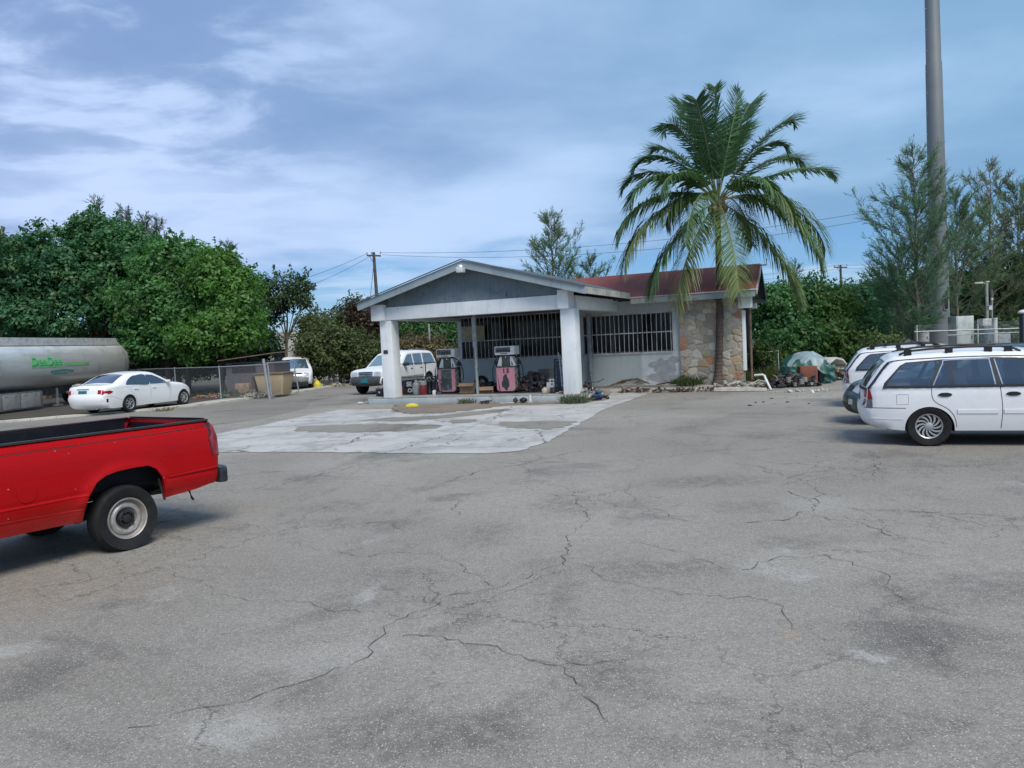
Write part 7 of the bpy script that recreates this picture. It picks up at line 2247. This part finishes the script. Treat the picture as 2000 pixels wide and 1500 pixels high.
mb = MB(); mb.lathe([(0, .10), (.05, .10), (.12, .07), (.15, .02), (.15, 0), (0, 0)], 14, 'z'); mb.v = [(x * 1.45, y * .8, z) for x, y, z in mb.v]
tag(mb.build('yellow_float', M('yellow_plastic', (.62, .52, .03), .5, var=.15), None, loc=gpt(805, 795), rotz=-.1, smooth=50), 'bright yellow plastic piece lying on the stained ground before the island', 'plastic piece')
mb = MB(); rg = random.Random(6)
for k in range(9): mb.rock((rg.uniform(-.2, .2), rg.uniform(-.08, .08), .03), rg.uniform(.04, .09), rg, .5)
tag(mb.build('white_rag', JW, None, loc=gpt(712, 789)), 'crumpled white rag on the ground left of the island', 'rag')
SHO = thing('old_shoes', 'pair of dark worn rubber boots lying against the island front', 'boots', gpt(1015, 788), -YAW)
for s in (-1, 1):
    mb = MB(); mb.rock((s * .13, 0, .08), .13, random.Random(s + 5), .9); mb.rock((s * .13 + .03, -.12, .05), .09, random.Random(s + 8), .7); mb.build('boot', JB, SHO, smooth=60)
mb = MB(); mb.beam((-.62, -.03, .02), (-.15, -.03, .025), .07, .03); tag(mb.build('white_offcut', JW, None, loc=gpt(1014, 789), rotz=-YAW), 'short white slat left of the dark boots', 'slat')
mb = MB(); mb.beam((.25, -.02, .02), (.85, .02, .03), .06, .03); tag(mb.build('pale_stick', M('pale_wood', (.42, .40, .33), .8, var=.3), None, loc=gpt(1014, 789), rotz=-YAW + .05), 'pale stick right of the dark boots', 'stick')
mb = MB(); mb.lathe([(0, 0), (.05, 0), (.05, .12), (.04, .15), (.04, .24), (0, .24)], 10, 'z'); tag(mb.build('white_bottle', JW, None, loc=gpt(1036, 788), smooth=40), 'upright white bottle against the island front', 'bottle')
heap('litter', 'dark litter against the island front left of the boots', 'litter', gpt(944, 790), .16, .08, .08, 16, DK, 12, (.03, .07), 0, 1)


def tuft(name, label, loc, r, h, n, col, seed, cat='weeds', sprd=.5):
    rs = np.random.RandomState(seed); V, C = [], []
    for _ in range(n):
        a, q = rs.uniform(0, 6.28), r * math.sqrt(rs.rand()); p = np.array([q * math.cos(a), q * math.sin(a), 0])
        d = np.array([rs.randn() * sprd, rs.randn() * sprd, 1.0]); d /= np.linalg.norm(d); L = h * rs.uniform(.45, 1.1)
        sd = np.cross(d, rs.randn(3)); sd = sd / np.linalg.norm(sd) * rs.uniform(.006, .014)
        m = p + d * L * .6; e = p + d * L + np.array([d[0] * .3 * L, d[1] * .3 * L, -.12 * L])
        V += [p - sd, p + sd, m + sd * .8, m - sd * .8, m - sd * .8, m + sd * .8, e + sd * .1, e - sd * .1]
        C += [np.array(col) * rs.uniform(.6, 1.4)] * 8
    V = np.array(V); o = raw_mesh(name, V, np.arange(len(V)).reshape(-1, 4), LEAF, None, np.array(C)); o.location = loc
    return tag(o, label, cat)


tuft('weed_tuft', 'greyish green weed tuft at the rounded right end of the island', gpt(1122, 788), .42, .32, 420, (.10, .13, .075), 1)
tuft('weed_tuft', 'small weed tuft growing out of the middle of the island kerb', gpt(912, 789), .30, .22, 120, (.10, .12, .07), 2)
BAG = thing('cloth_bag', 'blue and red cloth bundle dropped by the right end of the island', 'bag', gpt(1157, 783), -YAW)
mb = MB(); mb.rock((.10, 0, .10), .20, random.Random(3), .75); mb.rock((.22, .05, .13), .14, random.Random(4), .8); mb.build('bag_cloth', M('blue_cloth', (.02, .05, .16), .9, var=.4, scale=8), BAG, smooth=60)
mb = MB(); mb.rock((-.14, -.04, .06), .12, random.Random(8), .6); mb.build('red_cloth', M('red_cloth', (.22, .015, .03), .9, var=.4), BAG, smooth=60)
mb = MB(); mb.rock((.16, .12, .24), .13, random.Random(12), .7); mb.build('teal_cloth', M('teal_cloth', (.05, .12, .13), .9, var=.4), BAG, smooth=60)
heap('litter', 'black scraps right of the blue cloth bundle', 'litter', gpt(1176, 782), .22, .12, .12, 22, DK, 14, (.03, .09), 0, 3)
heap('junk_pile', 'scrap pile by the grey drainpipe behind the right column', 'junk pile', uv(-.15, 2.4, .02), .42, .3, .42, 80, DK, 15, (.05, .13), 0, 6)
mb = MB(); mb.tube([(0, 0, 0), (-.10, .05, .75)], .012, 5); tag(mb.build('bent_rod', DARKMETAL, None, loc=uv(.08, 2.6, .05)), 'bent dark rod sticking up from the scrap by the drainpipe', 'rod')

# along the shop wall
PLK = M('weathered_plank', (.24, .21, .18), .85, var=.35, scale=3, col2=(.40, .38, .34), amt=.6)
FRND = M('dry_frond', (.20, .155, .11), .9, var=.4)
for i, (a, b, v0, z, lab) in enumerate(((-.5, 1.4, 4.55, .13, 'long grey plank lying along the shop wall, nearest the drainpipe'), (1.2, 2.5, 4.45, .13, 'long grey plank lying along the shop wall below the worn paint'), (-.2, 2.2, 4.05, .05, 'thin pale batten lying parallel to the shop walkway'))):
    mb = MB(); A, B = uv(a, v0, z), uv(b, v0 - .1, z + .02); mb.beam(A, B, .14, .045); tag(mb.build('loose_plank', PLK), lab, 'plank')
FD = thing('dead_frond', 'dry brown palm frond fallen against the shop wall', 'dead frond', uv(.95, 4.65, .16), -YAW)
mb = MB(); mb.tube([(-.9, 0, 0), (-.4, .0, .16), (.1, .02, .22), (.55, 0, .02)], [.02, .05, .045, .015], 6); mb.build('frond_stalk', FRND, FD, smooth=60)
mb = MB(); rg = random.Random(5)
for k in range(46):
    x = rg.uniform(-.6, .5); z = .22 - .25 * abs(x); L = rg.uniform(.2, .45); s = rg.choice((-1, 1)); a = rg.uniform(-.3, .9)
    mb.beam((x, 0, z), (x - L * math.cos(a), s * L * .5 - .05, max(.0, z - L * .35)), .022, .006)
mb.build('frond_leaflets', FRND, FD)
mb = MB(); mb.beam((0, 0, 0), (.62, .12, .10), .06, .05); mb.beam((.62, .12, .10), (.95, .2, .30), .06, .05)
tag(mb.build('bent_branch', M('dark_branch', (.07, .055, .045), .9), None, loc=uv(1.75, 4.5, .16), rotz=-YAW), 'dark bent branch leaning under the worn wall paint', 'branch')
heap('litter', 'dark dead leaves and rags along the walkway edge left of the palm', 'litter', uv(2.0, 3.0, .02), 1.2, .25, .10, 120, [(.05, .045, .04), (.09, .07, .05), (.03, .03, .05), (.11, .09, .07), (.10, .04, .03)], 21, (.02, .09), -YAW, 4)
heap('litter', 'reddish brown litter at the kerb by the palm foot', 'litter', uv(3.5, 3.0, .02), 1.0, .2, .09, 90, [(.09, .065, .05), (.16, .05, .04), (.15, .13, .11), (.05, .05, .04)], 22, (.02, .08), -YAW, 4)
heap('rubble', 'pale stones and timber scraps below the stone wall right of the palm', 'rubble', uv(4.6, 3.9, .085), .9, .5, .10, 70, [(.36, .33, .28), (.24, .22, .18), (.45, .43, .38), (.12, .11, .09)], 23, (.04, .14), -YAW, 10)
mb = MB(); A, B = uv(4.0, 2.75, .08), uv(5.55, 2.72, .06); mb.beam(A, B, .16, .09)
tag(mb.build('white_timber', M('white_timber', (.60, .57, .50), .8, var=.3, col2=(.36, .31, .25), amt=.6)), 'white painted timber lying on the asphalt edge right of the palm', 'timber')
PE = thing('bent_pipe', 'white plastic drain pipe with an elbow sticking out of the weeds', 'pipe', tuple(gnd(1494, 762)), -YAW, scale=.8)
mb = MB(); mb.tube([(.25, -.25, .02), (.05, -.05, .42), (-.0, 0, .56), (-.08, .03, .60), (-.38, .1, .58)], .045, 10); mb.build('pipe_run', M('white_pvc', (.68, .69, .67), .45, var=.15), PE, smooth=50)
mb = MB(); mb.tube([(.10, -.10, .31), (.05, -.05, .42)], .055, 10); mb.build('pipe_collar', M('white_pvc', (.68, .69, .67), .45, var=.15), PE, smooth=50)
tuft('weed_tuft', 'green weeds at the foot of the stone wall left of the palm trunk', tuple(uv(2.9, 4.55, .1)), .45, .5, 260, (.055, .09, .03), 31)
tuft('weed_tuft', 'small green weed at the corner of the white wall and the stone wall', tuple(uv(2.4, 4.6, .1)), .2, .35, 110, (.06, .10, .03), 32)
o = tuft('weed_grass', 'tall yellowish green grass between the stone gable end and the rubble heap', tuple(gnd(1508, 747)), 1.1, .62, 1500, (.095, .115, .035), 33)
o = tuft('weed_grass', 'tall dry grass behind the dark rubble heap', tuple(gnd(1535, 742)), .9, .7, 900, (.11, .115, .05), 34)
q = at(1480, 740, 28.6)
WP = thing('wire_panel', 'small grey wire mesh panel standing in the weeds by the gable end', 'panel', (q[0], q[1], 0), -YAW)
mb = MB(); mb.tube([(-.55, 0, 0), (-.55, 0, 1.0), (.75, 0, 1.08), (.75, 0, 0)], .025, 8); mb.build('panel_frame', STEEL, WP, smooth=50)
chainlink((-.55, 0), (.75, 0), .05, 1.0, .09, 'panel_mesh', WP, np.zeros(3))

# ------------------------------------------------------------------ tarp heap, cabinet, rubble on the right
tp = gnd(1583, 752) + np.array([.15, .85, 0]); TPX = thing('tarp_heap', 'junk heap covered by a crumpled green and pale blue tarpaulin', 'covered heap', (tp[0], tp[1], 0))
rs = np.random.RandomState(7); nx, ny = 80, 60
X, Y = np.meshgrid(np.linspace(-1, 1, nx), np.linspace(-1, 1, ny))
rr = np.maximum(np.abs(X) ** 3.0, np.abs(Y) ** 2.6) * .6 + .4 * (np.abs(X) ** 3 + np.abs(Y) ** 2.6)
prof_ = np.clip(1.02 - rr, 0, 1) ** .42
def ridge(a, b, w, k): # a crease across the sheet
    d = (X - a[0]) * (b[1] - a[1]) - (Y - a[1]) * (b[0] - a[0]); d = d / math.hypot(b[0] - a[0], b[1] - a[1]); return k * np.exp(-(d / w) ** 2)
fold = np.zeros_like(X)
for q in range(16):
    a = rs.uniform(-1, 1, 2); an = rs.uniform(-.9, .9); fold += ridge(a, (a[0] + math.cos(an), a[1] + math.sin(an)), rs.uniform(.04, .14), rs.uniform(-.07, .07))
Zt = (.98 + .10 * np.sin(1.6 * X + .9) - .08 * np.abs(X)) * prof_ + fold * np.clip(prof_, .1, 1)
hem = .36 + .16 * np.sin(4 * X + 1.0) + .06 * np.sin(11 * X)
Zt = np.maximum(Zt, np.where(Y < 0, np.maximum(hem, .12), .1))
Vt = np.stack([X * .76 + .04 * np.sin(9 * Y), Y * .70 + .04 * np.sin(8 * X), Zt], -1).reshape(-1, 3)
idx = np.arange(nx * ny).reshape(ny, nx)
Ft = np.stack([idx[:-1, :-1], idx[:-1, 1:], idx[1:, 1:], idx[1:, :-1]], -1).reshape(-1, 4)
pal = ((np.sin(2.1 * X + 1.2) + .9 * np.sin(3.0 * Y + 2.2) + .35 * np.sin(9 * X - 6 * Y)) > .55)[..., None]
ct = np.where(pal, np.array([.23, .31, .33]), np.array([.018, .095, .075])).reshape(-1, 3)
tarp = raw_mesh('tarpaulin', Vt, Ft, vcolmat('tarp_sheet', .45, 6, .3, .15), TPX, ct)
for p_ in tarp.data.polygons: p_.use_smooth = True
sm = tarp.modifiers.new('thickness', 'SOLIDIFY'); sm.thickness = .015
mb = MB()
mb.box(-.68, -.3, -.5, .4, 0, .62); mb.box(.33, .70, -.45, .45, 0, .66); mb.box(-.3, .3, -.1, .5, 0, .8)
mb.build('heap_core', M('heap_core', (.16, .22, .22), .8, var=.4), TPX, bevel=.05)
mb = MB(); rg = random.Random(9)
for x, w in ((.50, .20), (.68, .16), (-.62, .20)):
    mb = MB()
    vs = []
    for j in range(6):
        z = .62 - .115 * j
        vs += [(x - w / 2 + rg.uniform(-.03, .03), -.62 + rg.uniform(-.05, .03), max(z, .01)), (x + w / 2 + rg.uniform(-.03, .03), -.64 + rg.uniform(-.05, .03), max(z, .01))]
    k0 = len(mb.v); mb.add(vs, [(2 * j, 2 * j + 1, 2 * j + 3, 2 * j + 2) for j in range(5)])
    mb.build('tarp_tail', M('tarp_green', (.03, .13, .11), .5, var=.3), TPX)
cb = gnd(1577, 752); CBN = thing('wooden_cabinet', 'reddish brown wooden cabinet standing in front of the green tarp', 'cabinet', (cb[0], cb[1] - .12, 0), R(-4))
RW = M('red_wood', (.20, .062, .028), .6, var=.25, scale=2, col2=(.14, .05, .03), amt=.5)
mb = MB(); mb.box(-.27, .27, -.05, .40, .10, .62); mb.build('cabinet_box', RW, CBN, bevel=.01)
mb = MB(); mb.box(-.23, .17, -.062, -.052, .15, .57); mb.build('cabinet_door', RW, CBN, bevel=.006)
mb = MB(); mb.box(-.26, .18, -.04, .38, 0, .099); mb.build('cabinet_base', M('dark_plinth', (.05, .04, .04), .8), CBN)
mb = MB(); mb.box(.185, .27, -.07, .02, 0, .50); mb.build('cabinet_leg', RW, CBN, bevel=.006)
heap('junk_pile', 'black heap of scrap and ash left of the wooden cabinet', 'junk pile', tuple(gnd(1545, 756)), .95, .38, .40, 230, [(.02, .02, .024), (.03, .028, .026), (.06, .055, .05), (.015, .014, .018), (.22, .21, .2), (.11, .10, .09)], 41, (.04, .16), 0, 12)
heap('rubble', 'low grey rubble trail between the bent pipe and the black heap', 'rubble', tuple(gnd(1507, 754)), .6, .3, .12, 70, [(.16, .15, .13), (.08, .075, .06), (.3, .29, .26)], 42, (.03, .1), 0, 5)
CH = thing('white_chair', 'white plastic chair lying half behind the tarp heap', 'chair', tuple(gnd(1625, 741)), R(25))
mb = MB(); mb.prism([(-.42, .62), (-.1, .80), (.25, .72), (.42, .55), (.40, .50), (.22, .66), (-.1, .73), (-.40, .56)], 'y', -.3, .3); mb.build('chair_back', JW, CH, bevel=.02)
mb = MB(); mb.tube([(.40, -.28, .54), (.46, -.28, .0)], .03, 8); mb.build('leg', JW, CH, smooth=50); mb = MB(); mb.tube([(-.40, -.28, .58), (-.44, -.28, 0)], .03, 8); mb.build('leg', JW, CH, smooth=50)
mb = MB(); mb.box(-.38, .36, -.22, .28, .36, .40); mb.build('seat', JW, CH, bevel=.02)
heap('junk_pile', 'brown clutter beside the white chair next to the second white estate', 'junk pile', tuple(gnd(1640, 742)), .5, .35, .42, 80, [(.10, .08, .06), (.03, .03, .03), (.20, .17, .13), (.3, .28, .25)], 44, (.05, .15), 0, 6)
for i, (px, py) in enumerate(((1507, 779), (1491, 786), (1476, 787), (1465, 793), (1538, 786), (1580, 789))):
    mb = MB(); mb.rock((0, 0, .012), (.06, .045, .045, .065, .06, .045)[i], random.Random(60 + i), .5)
    lab = ['dark stone on the asphalt nearest the black heap', 'small dark stone in the middle of the scattered stones', 'small dark stone left of the middle stone', 'flat dark stone lowest and leftmost of the scattered stones', 'dark flat scrap on the asphalt below the black heap', 'small grey stone on the asphalt below the wooden cabinet'][i]
    tag(mb.build('loose_stone', M('dark_stone', (.06, .055, .05), .9), None, loc=tuple(gnd(px, py))), lab, 'stone', 'stones scattered on the asphalt')
heap('litter', 'pale paper scraps on the asphalt in front of the wooden cabinet', 'litter', tuple(gnd(1565, 766)), .9, .35, .03, 30, [(.55, .53, .48), (.4, .38, .34)], 46, (.03, .09), 0, 0)

# left pavement bits
heap('litter', 'orange and red litter behind the nose of the white saloon', 'litter', tuple(gnd(408, 777)), .7, .3, .12, 60, [(.45, .10, .04), (.40, .15, .08), (.3, .25, .2)], 51, (.04, .11), .3, 2)
heap('litter', 'white paper litter at the foot of the thin fence post', 'litter', tuple(gnd(448, 777)), .6, .25, .10, 50, [(.6, .58, .52), (.45, .43, .38)], 52, (.04, .11), .3, 2)
heap('rubble', 'grey rubble and weeds heap at the foot of the tall gate post', 'rubble', tuple(gnd(503, 778)), .7, .35, .22, 90, [(.28, .26, .22), (.15, .14, .12), (.42, .40, .35)], 53, (.05, .15), .3, 3)
tuft('weed_tuft', 'scruffy grey green weeds along the fence mesh', tuple(gnd(470, 776)), .9, .5, 500, (.08, .10, .05), 61)
tuft('weed_tuft', 'scruffy weeds under the fence between the saloon and the thin post', tuple(gnd(400, 774)), 1.1, .35, 300, (.05, .08, .035), 62)
tuft('weed_tuft', 'pale dry weeds on the kerb edge beside the white saloon', tuple(gnd(320, 803)), .35, .2, 90, (.16, .15, .07), 63)
mb = MB(); mb.lathe([(0, 0), (.22, 0), (.23, .1), (.20, .22), (.10, .34), (.05, .40), (0, .41)], 14, 'z')
tag(mb.build('yellow_sack', M('yellow_plastic', (.62, .52, .03), .5, var=.15), None, loc=tuple(gnd(620, 757)), smooth=50), 'small yellow sack on the far pavement right of the white van', 'sack')
WF = thing('wooden_crate', 'bare pale timber crate frame on the far pavement beside the off-roader', 'crate', tuple(gnd(680, 749)))
mb = MB(); TW_ = M('raw_timber', (.50, .38, .22), .8, var=.3)
for x in (-.42, 0, .42):
    for y in (-.25, .25): mb.beam((x, y, 0), (x, y, .72), .06, .06)
for y in (-.25, .25): mb.beam((-.45, y, .75), (.45, y, .75), .06, .06); mb.beam((-.39, y - .035, .1), (.39, y - .035, .1), .02, .06)
for x in (-.42, .42): mb.beam((x, -.22, .75), (x, .22, .75), .06, .055)
mb.build('timber_frame', TW_, WF)
heap('litter', 'branches and palm litter on the far pavement before the olive bush', 'litter', tuple(gnd(655, 755)), 1.2, .3, .1, 60, [(.25, .22, .16), (.12, .10, .07), (.45, .42, .35)], 55, (.04, .12), .1, 8)
mb = MB(); mb.tube([(0, 0, 0), (0, 0, at(842, 632, 44)[2])], .06, 8)
tag(mb.build('thin_post', M('pale_post', (.32, .35, .32), .7, var=.3), None, loc=(at(842, 720, 44)[0], 44, 0), smooth=50), 'thin pale post in the bushes seen through the canopy', 'post')
